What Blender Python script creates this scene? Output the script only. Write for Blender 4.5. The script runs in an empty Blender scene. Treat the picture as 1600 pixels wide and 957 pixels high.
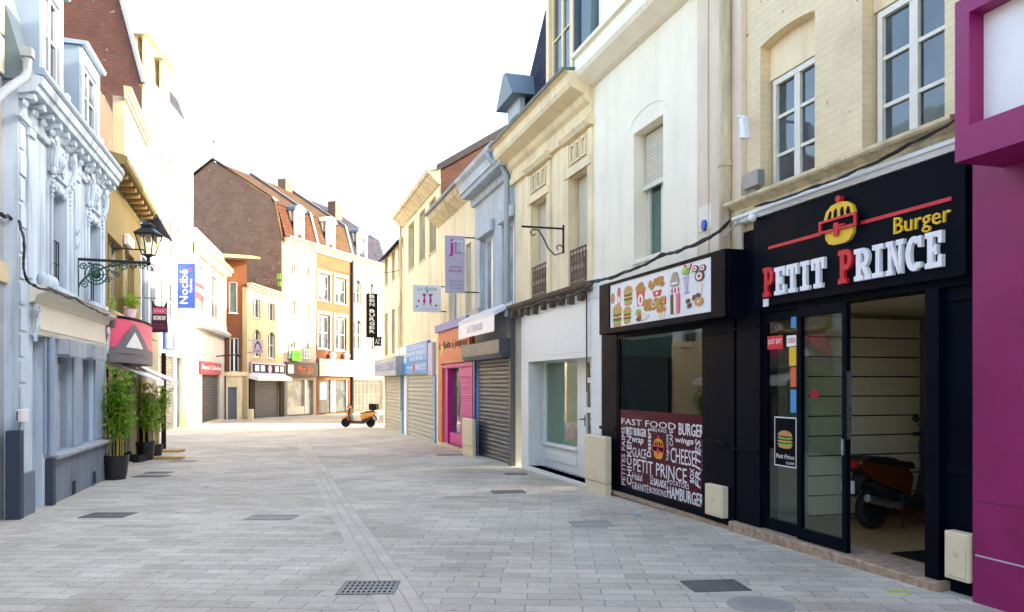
import bpy, math, random
from mathutils import Vector, Matrix
random.seed(7)
C = bpy.context.scene
COL = C.collection
R = math.radians
# ------------------------------------------------------------------ camera, sky, sun, exposure
CAMH, HOR, F = 1.6, 600.0, 1250.0
cd = bpy.data.cameras.new('camera'); cam = bpy.data.objects.new('camera', cd); COL.objects.link(cam)
cam.location = (0, 0, CAMH); cam.rotation_euler = (R(90), 0, 0)
cd.sensor_width = 36; cd.lens = 36*F/1600; cd.shift_y = (HOR-478.5)/1600; cd.clip_start = .05; cd.clip_end = 3000
C.camera = cam
SUN_EL, SUN_AZ = R(21), math.atan2(1.0, 0.12)
wd = bpy.data.worlds.new('World'); C.world = wd; wd.use_nodes = True
nt = wd.node_tree; bg = nt.nodes['Background']; sky = nt.nodes.new('ShaderNodeTexSky'); sky.sky_type = 'NISHITA'
sky.sun_disc = False; sky.sun_elevation = SUN_EL; sky.sun_rotation = SUN_AZ; sky.dust_density = 4.0; sky.air_density = 1.0; sky.ozone_density = 0.3
nt.links.new(sky.outputs[0], bg.inputs[0]); bg.inputs[1].default_value = .15
sd = bpy.data.lights.new('sun', 'SUN'); sd.energy = 2.0; sd.angle = R(.6); sd.color = (1, .87, .68)
so = bpy.data.objects.new('sun', sd); COL.objects.link(so)
sv = Vector((math.sin(SUN_AZ)*math.cos(SUN_EL), math.cos(SUN_AZ)*math.cos(SUN_EL), math.sin(SUN_EL)))
so.rotation_euler = (-sv).to_track_quat('-Z', 'Y').to_euler()
C.view_settings.view_transform = 'Standard'; C.view_settings.look = 'None'; C.view_settings.gamma = 1
C.view_settings.exposure = 2.75
C.render.engine = 'CYCLES'; C.cycles.use_denoising = True; C.cycles.max_bounces = 8; C.cycles.diffuse_bounces = 4
C.cycles.transparent_max_bounces = 12; C.cycles.sample_clamp_indirect = 8; C.cycles.caustics_reflective = False; C.cycles.caustics_refractive = False
# ------------------------------------------------------------------ geometry helpers
SL = -.0137
def gz(Y): return SL*Y
class Frame:                                   # a wall: u runs to the viewer's right, n points to the street
    def __init__(s, A, B):
        s.A = Vector((A[0], A[1])); d = Vector((B[0]-A[0], B[1]-A[1])); s.L = d.length; s.d = d.normalized(); s.N = Vector((s.d.y, -s.d.x))
    def p(s, u, z, n=0.0):
        q = s.A + s.d*u + s.N*n; return Vector((q.x, q.y, z))
    def at(s, x, y, n=0.0):                    # photo reading -> wall coordinates (u, z)
        k = (x-800.0)/F; O = s.A + s.N*n
        u = (k*O.y - O.x)/(s.d.x - k*s.d.y); Y = O.y + u*s.d.y
        return u, CAMH + (HOR-y)*Y/F
    def rc(s, x0, x1, yt, yb, n=0.0, ref=None):
        if ref is None: ref = x0
        u0 = s.at(x0, 0, n)[0]; u1 = s.at(x1, 0, n)[0]; zt = s.at(ref, yt, n)[1]; zb = s.at(ref, yb, n)[1]
        return min(u0, u1), max(u0, u1), zb, zt
    def g(s, u): return gz(s.p(u, 0).y)
class Loc:                                      # local frame: x, y, z as they are
    def p(s, u, z, n=0.0): return Vector((u, -n, z))
LOC = Loc()
class MB:
    def __init__(s): s.v = []; s.f = []; s.uv = []; s.mi = []; s.mats = []; s.cur = 0; s.g = []; s.gid = 0; s.hold = False
    def use(s, m):
        if m not in s.mats: s.mats.append(m)
        s.cur = s.mats.index(m); return s
    def add(s, pts, faces, uvs=None):
        b = len(s.v); s.v += [Vector(p) for p in pts]
        if not s.hold: s.gid += 1
        for i, f in enumerate(faces):
            s.f.append([b+j for j in f]); s.uv.append(uvs[i] if uvs else None); s.mi.append(s.cur); s.g.append(s.gid)
        return s
    def box(s, w, u0, u1, z0, z1, n0, n1):
        if u0 > u1: u0, u1 = u1, u0
        if z0 > z1: z0, z1 = z1, z0
        if n0 > n1: n0, n1 = n1, n0
        c = [(u, z, n) for n in (n0, n1) for z in (z0, z1) for u in (u0, u1)]
        fs = [(4, 5, 7, 6), (1, 0, 2, 3), (0, 4, 6, 2), (5, 1, 3, 7), (6, 7, 3, 2), (0, 1, 5, 4)]
        ax = [(0, 1), (0, 1), (2, 1), (2, 1), (0, 2), (0, 2)]
        return s.add([w.p(*q) for q in c], fs, [[(c[j][a[0]], c[j][a[1]]) for j in f] for f, a in zip(fs, ax)])
    def b3(s, x0, x1, y0, y1, z0, z1): return s.box(LOC, x0, x1, z0, z1, -y1, -y0)
    def quad(s, w, pts):                        # pts = (u,z,n)
        return s.add([w.p(*q) for q in pts], [tuple(range(len(pts)))], [[(q[0], q[1]) for q in pts]])
    def prism(s, w, pts, n0, n1):               # pts (u,z) counter-clockwise seen from +n
        a = sum(pts[i][0]*pts[(i+1) % len(pts)][1]-pts[(i+1) % len(pts)][0]*pts[i][1] for i in range(len(pts)))
        if a < 0: pts = pts[::-1]
        k = len(pts); V = [w.p(u, z, n1) for u, z in pts]+[w.p(u, z, n0) for u, z in pts]
        fs = [tuple(range(k)), tuple(range(2*k-1, k-1, -1))]+[(i, k+i, k+(i+1) % k, (i+1) % k) for i in range(k)]
        uv = [[pts[j] for j in fs[0]], [pts[j-k] for j in fs[1]]]
        for i in range(k):
            j = (i+1) % k; uv.append([(n1, pts[i][1]), (n0, pts[i][1]), (n0, pts[j][1]), (n1, pts[j][1])] if abs(pts[i][1]-pts[j][1]) > abs(pts[i][0]-pts[j][0]) else [(pts[i][0], n1), (pts[i][0], n0), (pts[j][0], n0), (pts[j][0], n1)])
        return s.add(V, fs, uv)
    def prof(s, w, u0, u1, pts):                # profile (n,z) swept along u
        k = len(pts); V = [w.p(u0, z, n) for n, z in pts]+[w.p(u1, z, n) for n, z in pts]
        fs = [(i, (i+1) % k, k+(i+1) % k, k+i) for i in range(k)]; uv = []
        L = 0
        for i in range(k):
            j = (i+1) % k; e = math.dist(pts[i], pts[j]); uv.append([(u0, L), (u0, L+e), (u1, L+e), (u1, L)]); L += e
        fs += [tuple(range(k-1, -1, -1)), tuple(range(k, 2*k))]; uv += [[pts[j] for j in range(k-1, -1, -1)], list(pts)]
        return s.add(V, fs, uv)
    def tube(s, pts, r, seg=8, closed=False, r1=None):
        pts = [Vector(p) for p in pts]; n = len(pts); rings = []; prev = None
        for i, p in enumerate(pts):
            if closed: t = pts[(i+1) % n]-pts[i-1]
            else: t = pts[min(i+1, n-1)]-pts[max(i-1, 0)]
            if t.length < 1e-9: t = Vector((0, 0, 1))
            t.normalize()
            a = prev - t*prev.dot(t) if prev is not None else (t.cross(Vector((0, 0, 1))) if abs(t.z) < .9 else t.cross(Vector((1, 0, 0))))
            if a.length < 1e-6: a = t.orthogonal()
            a.normalize(); prev = a; b = t.cross(a); rr = r if r1 is None else r+(r1-r)*i/max(1, n-1)
            rings.append([p+(a*math.cos(q)+b*math.sin(q))*rr for q in [2*math.pi*j/seg for j in range(seg)]])
        V = [q for rg in rings for q in rg]; fs = []
        for i in range(n if closed else n-1):
            i2 = (i+1) % n
            for j in range(seg): fs.append((i*seg+j, i*seg+(j+1) % seg, i2*seg+(j+1) % seg, i2*seg+j))
        if not closed: fs += [tuple(range(seg-1, -1, -1)), tuple(range((n-1)*seg, n*seg))]
        return s.add(V, fs)
    def lathe(s, c, prof, seg=24, axis='z', sx=1, sy=1):
        c = Vector(c); V = []; k = len(prof)
        for r, h in prof:
            for j in range(seg):
                a = 2*math.pi*j/seg; x, y = r*math.cos(a)*sx, r*math.sin(a)*sy
                V.append(c+(Vector((x, y, h)) if axis == 'z' else Vector((x, h, y)) if axis == 'y' else Vector((h, x, y))))
        fs = [(i*seg+j, i*seg+(j+1) % seg, (i+1)*seg+(j+1) % seg, (i+1)*seg+j) for i in range(k-1) for j in range(seg)]
        if prof[0][0] > 1e-5: fs.append(tuple(range(seg-1, -1, -1)))
        if prof[-1][0] > 1e-5: fs.append(tuple(range((k-1)*seg, k*seg)))
        if axis == 'y': fs = [f[::-1] for f in fs]
        return s.add(V, fs)
    def ball(s, c, r, sx=1, sy=1, sz=1, seg=12):
        h = seg//2+1
        return s.lathe(c, [(max(1e-6, r*math.sin(math.pi*i/h)), -r*sz*math.cos(math.pi*i/h)) for i in range(h+1)], seg, 'z', sx, sy)
    def each(s, name, mat=None, parent=None, **kw):          # one object per piece added
        out = []
        for gid in sorted(set(s.g)):
            m = MB(); m.mats = s.mats; idx = {}
            for f, u, mi, g in zip(s.f, s.uv, s.mi, s.g):
                if g != gid: continue
                nf = []
                for j in f:
                    if j not in idx: idx[j] = len(m.v); m.v.append(s.v[j])
                    nf.append(idx[j])
                m.f.append(nf); m.uv.append(u); m.mi.append(mi)
            out.append(m.build(name, mat, parent, **kw))
        return out
    def build(s, name, mat=None, parent=None, smooth=False, bevel=0, tagd=None):
        me = bpy.data.meshes.new(name); me.from_pydata([tuple(v) for v in s.v], [], s.f)
        for m in (s.mats or [mat]): me.materials.append(m)
        uvl = me.uv_layers.new(name='UVMap'); i = 0; dat = []
        for f, u in zip(s.f, s.uv):
            for j in range(len(f)):
                dat += list(u[j]) if u else [0.0, 0.0]
        if len(dat) == 2*len(uvl.data): uvl.data.foreach_set('uv', dat)
        me.polygons.foreach_set('material_index', s.mi)
        if smooth: me.polygons.foreach_set('use_smooth', [True]*len(me.polygons))
        me.update()
        if smooth and hasattr(me, 'set_sharp_from_angle'): me.set_sharp_from_angle(angle=R(40))
        o = bpy.data.objects.new(name, me); COL.objects.link(o)
        if parent is not None: attach(o, parent)
        if bevel:
            b = o.modifiers.new('bevel', 'BEVEL'); b.width = bevel; b.segments = 2; b.limit_method = 'ANGLE'; b.angle_limit = R(35)
        return o
WMAT = {}
def world_of(o):
    m = o.matrix_basis.copy()
    if o.parent: m = world_of(o.parent) @ o.matrix_parent_inverse @ m
    return m
def attach(o, parent):
    o.parent = parent
    if not parent.get('_local'): o.matrix_parent_inverse = world_of(parent).inverted()
def thing(name, label, cat, loc=(0, 0, 0), rz=0, group=None, local=False):
    o = bpy.data.objects.new(name, None); COL.objects.link(o); o.empty_display_size = .1
    o.location = loc; o.rotation_euler = (0, 0, rz); o['label'] = label; o['category'] = cat
    if group: o['group'] = group
    if local: o['_local'] = 1
    return o
def tag(o, label, cat, group=None):
    o['label'] = label; o['category'] = cat
    if group: o['group'] = group
    return o
def kind(o, k): o['kind'] = k; return o
def copy_tree(o, parent=None):
    c = o.copy(); COL.objects.link(c); c.parent = parent
    for ch in o.children: copy_tree(ch, c)
    return c
# ------------------------------------------------------------------ materials
def nodes(name):
    m = bpy.data.materials.new(name); m.use_nodes = True; t = m.node_tree; return m, t, t.nodes['Principled BSDF']
def N_(t, typ, **kw):
    n = t.nodes.new(typ)
    for k, v in kw.items():
        if k in n.inputs: n.inputs[k].default_value = v
        else: setattr(n, k, v)
    return n
def ramp(t, src, stops):
    r = t.nodes.new('ShaderNodeValToRGB'); e = r.color_ramp.elements
    while len(e) < len(stops): e.new(.5)
    for el, (p, c) in zip(e, stops): el.position = p; el.color = (*c, 1) if len(c) == 3 else c
    t.links.new(src, r.inputs[0]); return r.outputs[0]
def mixc(t, fac, a, b, mode='MIX'):
    m = t.nodes.new('ShaderNodeMix'); m.data_type = 'RGBA'; m.blend_type = mode
    for i, v in ((0, fac), (6, a), (7, b)):
        if isinstance(v, bpy.types.NodeSocket): t.links.new(v, m.inputs[i])
        else: m.inputs[i].default_value = v if i == 0 else ((*v, 1) if len(v) == 3 else v)
    return m.outputs[2]
def bump(t, bsdf, h, strength, dist=.01):
    b = t.nodes.new('ShaderNodeBump'); b.inputs['Strength'].default_value = strength; b.inputs['Distance'].default_value = dist
    t.links.new(h, b.inputs['Height']); t.links.new(b.outputs[0], bsdf.inputs['Normal'])
def sc(c, f): return tuple(min(1, x*f) for x in c)
def plaster(name, c, var=.12, dirt=(.25, .2, .15), dirt_amt=.3, rough=.85, streak=True, bs=.25):
    m, t, b = nodes(name); co = N_(t, 'ShaderNodeTexCoord').outputs['Object']
    n1 = N_(t, 'ShaderNodeTexNoise', Scale=1.3, Detail=6.0); t.links.new(co, n1.inputs['Vector'])
    base = ramp(t, n1.outputs['Fac'], [(.3, sc(c, 1-var)), (.7, sc(c, 1+var*.4))])
    mp = N_(t, 'ShaderNodeMapping'); mp.inputs['Scale'].default_value = (2.2, 2.2, .25) if streak else (1, 1, 1); t.links.new(co, mp.inputs[0])
    n2 = N_(t, 'ShaderNodeTexNoise', Scale=2.0, Detail=8.0, Roughness=.65); t.links.new(mp.outputs[0], n2.inputs['Vector'])
    f = ramp(t, n2.outputs['Fac'], [(.47, (0, 0, 0)), (.78, (min(1, dirt_amt*1.45+.06),)*3)])
    col = mixc(t, f, base, dirt)
    n3 = N_(t, 'ShaderNodeTexNoise', Scale=60.0, Detail=4.0); t.links.new(co, n3.inputs['Vector'])
    t.links.new(col, b.inputs['Base Color']); b.inputs['Roughness'].default_value = rough
    bump(t, b, n3.outputs['Fac'], bs, .008); return m
def plain(name, c, rough=.5, metal=0, var=.08, scale=8, bs=0, spec=.5, coat=0):
    m, t, b = nodes(name); co = N_(t, 'ShaderNodeTexCoord').outputs['Object']
    n1 = N_(t, 'ShaderNodeTexNoise', Scale=float(scale), Detail=5.0); t.links.new(co, n1.inputs['Vector'])
    t.links.new(ramp(t, n1.outputs['Fac'], [(.3, sc(c, 1-var)), (.7, sc(c, 1+var))]), b.inputs['Base Color'])
    rr = ramp(t, n1.outputs['Fac'], [(.3, (max(0, rough-.08),)*3), (.7, (min(1, rough+.08),)*3)]); t.links.new(rr, b.inputs['Roughness'])
    b.inputs['Metallic'].default_value = metal; b.inputs['Specular IOR Level'].default_value = spec; b.inputs['Coat Weight'].default_value = coat
    if bs: bump(t, b, n1.outputs['Fac'], bs)
    return m
def bricks(name, c1, c2, mortar, bw=.22, bh=.065, ms=.01, painted=False, patch=None):
    m, t, b = nodes(name); uv = N_(t, 'ShaderNodeTexCoord').outputs['UV']
    br = N_(t, 'ShaderNodeTexBrick', Scale=1.0); br.inputs['Brick Width'].default_value = bw; br.inputs['Row Height'].default_value = bh
    br.inputs['Mortar Size'].default_value = ms; br.inputs['Mortar Smooth'].default_value = .3 if painted else .1
    br.inputs['Color1'].default_value = (*c1, 1); br.inputs['Color2'].default_value = (*c2, 1); br.inputs['Mortar'].default_value = (*mortar, 1)
    dn = N_(t, 'ShaderNodeTexNoise', Scale=7.0, Detail=3.0); t.links.new(uv, dn.inputs['Vector'])
    va = N_(t, 'ShaderNodeVectorMath', operation='SCALE'); va.inputs['Scale'].default_value = .012; t.links.new(dn.outputs['Color'], va.inputs[0])
    vb = N_(t, 'ShaderNodeVectorMath', operation='ADD'); t.links.new(uv, vb.inputs[0]); t.links.new(va.outputs[0], vb.inputs[1]); t.links.new(vb.outputs[0], br.inputs['Vector'])
    n = N_(t, 'ShaderNodeTexNoise', Scale=.9, Detail=8.0, Roughness=.7); t.links.new(uv, n.inputs['Vector'])
    col = mixc(t, .75, br.outputs['Color'], ramp(t, n.outputs['Fac'], [(.25, (.55, .5, .47)), (.75, (1.0, 1.0, 1.0))]), 'MULTIPLY')
    if patch:
        n2 = N_(t, 'ShaderNodeTexNoise', Scale=7.0 if painted else 3.0, Detail=2.0); t.links.new(uv, n2.inputs['Vector'])
        col = mixc(t, ramp(t, n2.outputs['Fac'], [(.725 if painted else .70, (0, 0, 0)), (.735 if painted else .72, (.8 if painted else .55,)*3)]), col, patch)
    t.links.new(col, b.inputs['Base Color']); b.inputs['Roughness'].default_value = .6 if painted else .9
    inv = N_(t, 'ShaderNodeMath', operation='SUBTRACT'); inv.inputs[0].default_value = 1; t.links.new(br.outputs['Fac'], inv.inputs[1])
    bump(t, b, inv.outputs[0], .35 if painted else .6, .008 if painted else .012); return m
def glassy(name, c=(.02, .03, .035), rough=.04, var=2.5, spec=.9):
    m, t, b = nodes(name); co = N_(t, 'ShaderNodeTexCoord').outputs['Object']
    n1 = N_(t, 'ShaderNodeTexNoise', Scale=1.1, Detail=3.0); t.links.new(co, n1.inputs['Vector'])
    t.links.new(ramp(t, n1.outputs['Fac'], [(.4, c), (.62, sc(c, var))]), b.inputs['Base Color'])
    b.inputs['Roughness'].default_value = rough; b.inputs['Specular IOR Level'].default_value = spec
    n2 = N_(t, 'ShaderNodeTexNoise', Scale=2.5, Detail=1.0); t.links.new(co, n2.inputs['Vector']); bump(t, b, n2.outputs['Fac'], .12, .03)
    return m
def clear_glass(name, tint=(.8, .88, .86)):
    m = bpy.data.materials.new(name); m.use_nodes = True; t = m.node_tree; t.nodes.clear()
    o = t.nodes.new('ShaderNodeOutputMaterial'); mx = t.nodes.new('ShaderNodeMixShader'); tr = t.nodes.new('ShaderNodeBsdfTransparent'); gl = t.nodes.new('ShaderNodeBsdfGlossy')
    lw = t.nodes.new('ShaderNodeLayerWeight'); lw.inputs[0].default_value = .5; pw = N_(t, 'ShaderNodeMath', operation='POWER'); t.links.new(lw.outputs['Facing'], pw.inputs[0]); pw.inputs[1].default_value = 4.0; fr = N_(t, 'ShaderNodeMath', operation='MULTIPLY_ADD'); t.links.new(pw.outputs[0], fr.inputs[0]); fr.inputs[1].default_value = .8; fr.inputs[2].default_value = .05; tr.inputs[0].default_value = (*tint, 1); gl.inputs['Roughness'].default_value = .015
    co = N_(t, 'ShaderNodeTexCoord').outputs['Object']; n2 = N_(t, 'ShaderNodeTexNoise', Scale=.8, Detail=1.0); t.links.new(co, n2.inputs['Vector'])
    bp = t.nodes.new('ShaderNodeBump'); bp.inputs['Strength'].default_value = .08; bp.inputs['Distance'].default_value = .03; t.links.new(n2.outputs[0], bp.inputs['Height']); t.links.new(bp.outputs[0], gl.inputs['Normal'])
    t.links.new(fr.outputs[0], mx.inputs[0]); t.links.new(tr.outputs[0], mx.inputs[1]); t.links.new(gl.outputs[0], mx.inputs[2]); t.links.new(mx.outputs[0], o.inputs[0]); return m
M = {}
M['cream'] = plaster('cream_plaster', (.88, .71, .44), dirt_amt=.22)
M['cream2'] = plaster('pale_cream_plaster', (.84, .72, .47), dirt_amt=.4)
M['white'] = plaster('white_plaster', (.92, .83, .65), var=.07, dirt_amt=.06)
M['whitewood'] = plain('white_paint', (.76, .77, .74), .45, var=.04)
M['offwhite'] = plain('offwhite_paint', (.74, .70, .58), .5, var=.06)
M['brickcream'] = bricks('painted_brick', (.90, .74, .46), (.88, .72, .45), (.76, .60, .36), .24, .075, .004, True, (.30, .12, .07))
M['brickred'] = bricks('red_brick', (.18, .055, .036), (.12, .037, .028), (.14, .10, .08), .22, .07, .012, patch=(.5, .42, .3))
M['brickdark'] = bricks('brown_brick', (.30, .16, .10), (.20, .10, .065), (.24, .18, .13), .3, .10, .018, patch=(.48, .40, .30))
M['brickorange'] = bricks('orange_brick', (.21, .07, .022), (.18, .058, .019), (.19, .10, .05), .22, .07, .008)
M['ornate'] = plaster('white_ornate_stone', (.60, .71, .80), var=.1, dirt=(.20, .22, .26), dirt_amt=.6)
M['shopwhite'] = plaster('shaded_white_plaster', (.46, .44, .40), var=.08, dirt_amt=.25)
M['slatwarm'] = plain('warm_slat_board', (.85, .74, .52), .5, var=.03)
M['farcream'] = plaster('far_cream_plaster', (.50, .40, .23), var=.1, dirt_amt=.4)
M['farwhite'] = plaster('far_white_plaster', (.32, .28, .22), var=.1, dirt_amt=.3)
M['greywall'] = plaster('blue_grey_plaster', (.50, .54, .56), dirt_amt=.3)
M['weather'] = plaster('weathered_plaster', (.44, .46, .48), var=.2, dirt=(.2, .2, .22), dirt_amt=.7)
M['plinth'] = plaster('grey_plinth', (.17, .21, .27), var=.15, dirt=(.3, .3, .3), dirt_amt=.35)
M['plinthdark'] = plain('dark_plinth', (.03, .045, .075), .6)
M['ochre'] = plaster('ochre_plaster', (.27, .21, .075), var=.06, dirt_amt=.2)
M['gold'] = plaster('golden_plaster', (.40, .34, .23), dirt_amt=.3)
M['beige'] = plaster('beige_render', (.60, .47, .30), dirt_amt=.2)
M['stone'] = plaster('stone_trim', (.70, .58, .36), dirt=(.12, .1, .08), dirt_amt=.6)
M['zinc'] = plain('zinc_sheet', (.12, .17, .20), .5, .15, var=.15, scale=2)
M['zincpaint'] = plain('blue_grey_sheet', (.30, .38, .48), .5, var=.1, scale=2)
M['black'] = plain('black_paint', (.0025, .004, .009), .45, var=.2, scale=3, spec=.04)
M['blackm'] = plain('matt_black', (.006, .006, .007), .6, spec=.2)
M['dark'] = plain('dark_void', (.01, .01, .012), .9)
M['iron'] = plain('wrought_iron', (.02, .02, .022), .5, .3)
M['greeniron'] = plain('green_iron', (.015, .075, .05), .5, var=.4, scale=20)
M['magenta'] = plain('magenta_paint', (.24, .003, .10), .42, var=.14, scale=2.2, bs=.08)
M['magbright'] = plain('bright_magenta', (.55, .01, .24), .45)
M['orange'] = plain('orange_panel', (.60, .13, .04), .5)
M['boxbeige'] = plain('beige_cabinet', (.72, .62, .42), .5, var=.05)
M['concrete'] = plaster('concrete', (.38, .36, .32), var=.2)
M['wood'] = plain('light_wood', (.55, .36, .14), .6, var=.15)
M['sillwood'] = plain('worn_sill', (.36, .25, .17), .8, var=.35, scale=14, bs=.2)
M['slat'] = plain('beige_shutter', (.62, .56, .43), .5, var=.05)
M['slatcream'] = plain('cream_shutter', (.36, .34, .27), .5, var=.08)
M['slatgrey'] = plain('anthracite_shutter', (.05, .062, .078), .42, 0, var=.1)
M['slatmid'] = plain('grey_shutter', (.28, .28, .27), .4, .4, var=.1)
M['slatdark'] = plain('dark_shutter', (.02, .022, .026), .5)
M['slatblue'] = plain('pale_shutter', (.48, .51, .55), .5)
M['glass'] = glassy('window_glass')
M['glasslit'] = glassy('curtained_glass', (.20, .20, .19), .1, 2.2)
M['clear'] = clear_glass('shop_glass')
M['paper'] = plain('white_panel', (.80, .80, .80), .45, var=.02)
M['blue'] = plain('blue_sign', (.01, .07, .42), .4, var=.04)
M['midblue'] = plain('mid_blue_sign', (.05, .27, .60), .4, var=.04)
M['red'] = plain('red_paint', (.60, .015, .03), .35, var=.04)
M['yellow'] = plain('yellow_paint', (.75, .48, .02), .35, var=.04)
M['letter'] = plain('white_letter', (.82, .82, .84), .35, var=.02)
M['pink'] = plain('pink_panel', (.78, .10, .20), .45, var=.05)
M['greyband'] = plain('grey_band', (.16, .15, .16), .6)
M['lilac'] = plain('lilac_panel', (.50, .42, .52), .5, var=.03)
M['green'] = plain('green_paint', (.10, .50, .05), .5)
M['cable'] = plain('black_cable', (.015, .015, .015), .6)
M['cablew'] = plain('grey_cable', (.35, .34, .30), .6)
M['pipe'] = plain('grey_pipe', (.34, .37, .38), .5, .2)
M['steel'] = plain('steel', (.5, .5, .5), .3, .9)
M['castiron'] = plain('cast_iron', (.20, .19, .18), .55, .6, var=.3, scale=30, bs=.3)
M['rubber'] = plain('rubber', (.015, .015, .015), .8)
M['scorange'] = plain('orange_bodywork', (.75, .28, .02), .3, coat=.5)
M['chip'] = plain('fried_brown', (.50, .22, .04), .6, var=.4, scale=60)
M['bun'] = plain('bun_brown', (.55, .25, .07), .5, var=.25, scale=40)
M['choc'] = plain('chocolate_brown', (.10, .035, .02), .5, var=.3, scale=50)
M['salad'] = plain('salad_green', (.22, .45, .05), .5, var=.3, scale=50)
M['reflection'] = plain('maroon_reflection_sheet', (.13, .012, .035), .25, var=.05)  # spare maroon for the painted reflection in the food shop glass
def roofmat(name, c1, c2, bw, bh, gap):
    m, t, b = nodes(name); uv = N_(t, 'ShaderNodeTexCoord').outputs['UV']
    br = N_(t, 'ShaderNodeTexBrick', Scale=1.0); br.inputs['Brick Width'].default_value = bw; br.inputs['Row Height'].default_value = bh; br.inputs['Mortar Size'].default_value = gap
    br.inputs['Color1'].default_value = (*c1, 1); br.inputs['Color2'].default_value = (*c2, 1); br.inputs['Mortar'].default_value = (*sc(c1, .4), 1); t.links.new(uv, br.inputs['Vector'])
    n = N_(t, 'ShaderNodeTexNoise', Scale=1.5, Detail=6.0); t.links.new(uv, n.inputs['Vector'])
    t.links.new(mixc(t, .7, br.outputs['Color'], ramp(t, n.outputs['Fac'], [(.3, (.5, .5, .45)), (.7, (1, 1, 1))]), 'MULTIPLY'), b.inputs['Base Color'])
    b.inputs['Roughness'].default_value = .9; b.inputs['Specular IOR Level'].default_value = .1; inv = N_(t, 'ShaderNodeMath', operation='SUBTRACT'); inv.inputs[0].default_value = 1; t.links.new(br.outputs['Fac'], inv.inputs[1]); bump(t, b, inv.outputs[0], .8, .03); return m
M['slate'] = roofmat('slate_roof', (.035, .037, .06), (.055, .053, .085), .22, .13, .006)
M['tile'] = roofmat('clay_tile_roof', (.10, .042, .026), (.075, .032, .02), .24, .30, .02)
M['tiledark'] = roofmat('old_tile_roof', (.10, .06, .035), (.07, .045, .03), .24, .28, .02)
def pavers():
    m, t, b = nodes('street_pavers'); co = N_(t, 'ShaderNodeTexCoord').outputs['Object']
    mp = N_(t, 'ShaderNodeMapping'); mp.inputs['Rotation'].default_value = (0, 0, R(3.0)); t.links.new(co, mp.inputs[0])
    dn = N_(t, 'ShaderNodeTexNoise', Scale=3.0, Detail=2.0); t.links.new(co, dn.inputs['Vector'])
    va = N_(t, 'ShaderNodeVectorMath', operation='SCALE'); va.inputs['Scale'].default_value = .06; t.links.new(dn.outputs['Color'], va.inputs[0])
    vb = N_(t, 'ShaderNodeVectorMath', operation='ADD'); t.links.new(mp.outputs[0], vb.inputs[0]); t.links.new(va.outputs[0], vb.inputs[1])
    br = N_(t, 'ShaderNodeTexBrick', Scale=1.0); br.inputs['Brick Width'].default_value = .42; br.inputs['Row Height'].default_value = .185; br.inputs['Mortar Size'].default_value = .006; br.inputs['Mortar Smooth'].default_value = .5; br.inputs['Bias'].default_value = -.1
    br.inputs['Color1'].default_value = (.70, .625, .51, 1); br.inputs['Color2'].default_value = (.55, .50, .41, 1); br.inputs['Mortar'].default_value = (.31, .285, .24, 1); t.links.new(vb.outputs[0], br.inputs['Vector'])
    br.offset_frequency = 2; br.offset = .43
    b2 = N_(t, 'ShaderNodeTexBrick', Scale=1.0); b2.offset_frequency = 2; b2.offset = .43; b2.inputs['Brick Width'].default_value = .42; b2.inputs['Row Height'].default_value = .185; b2.inputs['Mortar Size'].default_value = 0; b2.inputs['Bias'].default_value = -.75
    b2.inputs['Color1'].default_value = (1, 1, 1, 1); b2.inputs['Color2'].default_value = (.55, .45, .45, 1); t.links.new(vb.outputs[0], b2.inputs['Vector'])
    n1 = N_(t, 'ShaderNodeTexNoise', Scale=.35, Detail=9.0, Roughness=.68); t.links.new(co, n1.inputs['Vector'])
    base = mixc(t, .6, br.outputs['Color'], b2.outputs['Color'], 'MULTIPLY')
    col = mixc(t, 1.0, base, ramp(t, n1.outputs['Fac'], [(.30, (.66, .64, .61)), (.66, (1.1, 1.1, 1.1))]), 'MULTIPLY')
    n2 = N_(t, 'ShaderNodeTexNoise', Scale=.55, Detail=6.0, Roughness=.6); n2.inputs['Distortion'].default_value = .6; t.links.new(co, n2.inputs['Vector'])
    col = mixc(t, ramp(t, n2.outputs['Fac'], [(.53, (0, 0, 0)), (.72, (.66,)*3)]), col, (.30, .235, .15))
    n4 = N_(t, 'ShaderNodeTexNoise', Scale=9.0, Detail=3.0); t.links.new(co, n4.inputs['Vector']); col = mixc(t, ramp(t, n4.outputs['Fac'], [(.68, (0, 0, 0)), (.72, (.5,)*3)]), col, (.14, .125, .11))
    n3 = N_(t, 'ShaderNodeTexNoise', Scale=45.0, Detail=5.0); t.links.new(co, n3.inputs['Vector'])
    col = mixc(t, .7, col, ramp(t, n3.outputs['Fac'], [(.3, (.78,)*3), (.7, (1.15,)*3)]), 'MULTIPLY')
    t.links.new(col, b.inputs['Base Color']); b.inputs['Roughness'].default_value = .75
    ad = N_(t, 'ShaderNodeMath', operation='MULTIPLY_ADD'); t.links.new(br.outputs['Fac'], ad.inputs[0]); ad.inputs[1].default_value = -1.2; t.links.new(n3.outputs['Fac'], ad.inputs[2])
    bump(t, b, ad.outputs[0], .5, .008); return m
M['pavers'] = pavers()
M['channel'] = bricks('channel_setts', (.76, .68, .56), (.68, .61, .50), (.50, .45, .37), .36, .13, .006)
def woodfloor():
    return bricks('wood_floor', (.50, .29, .14), (.42, .24, .11), (.2, .12, .07), 1.2, .13, .003, True)
M['floor'] = woodfloor()
M['clap'] = plain('interior_wall', (.40, .33, .22), .6)
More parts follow.
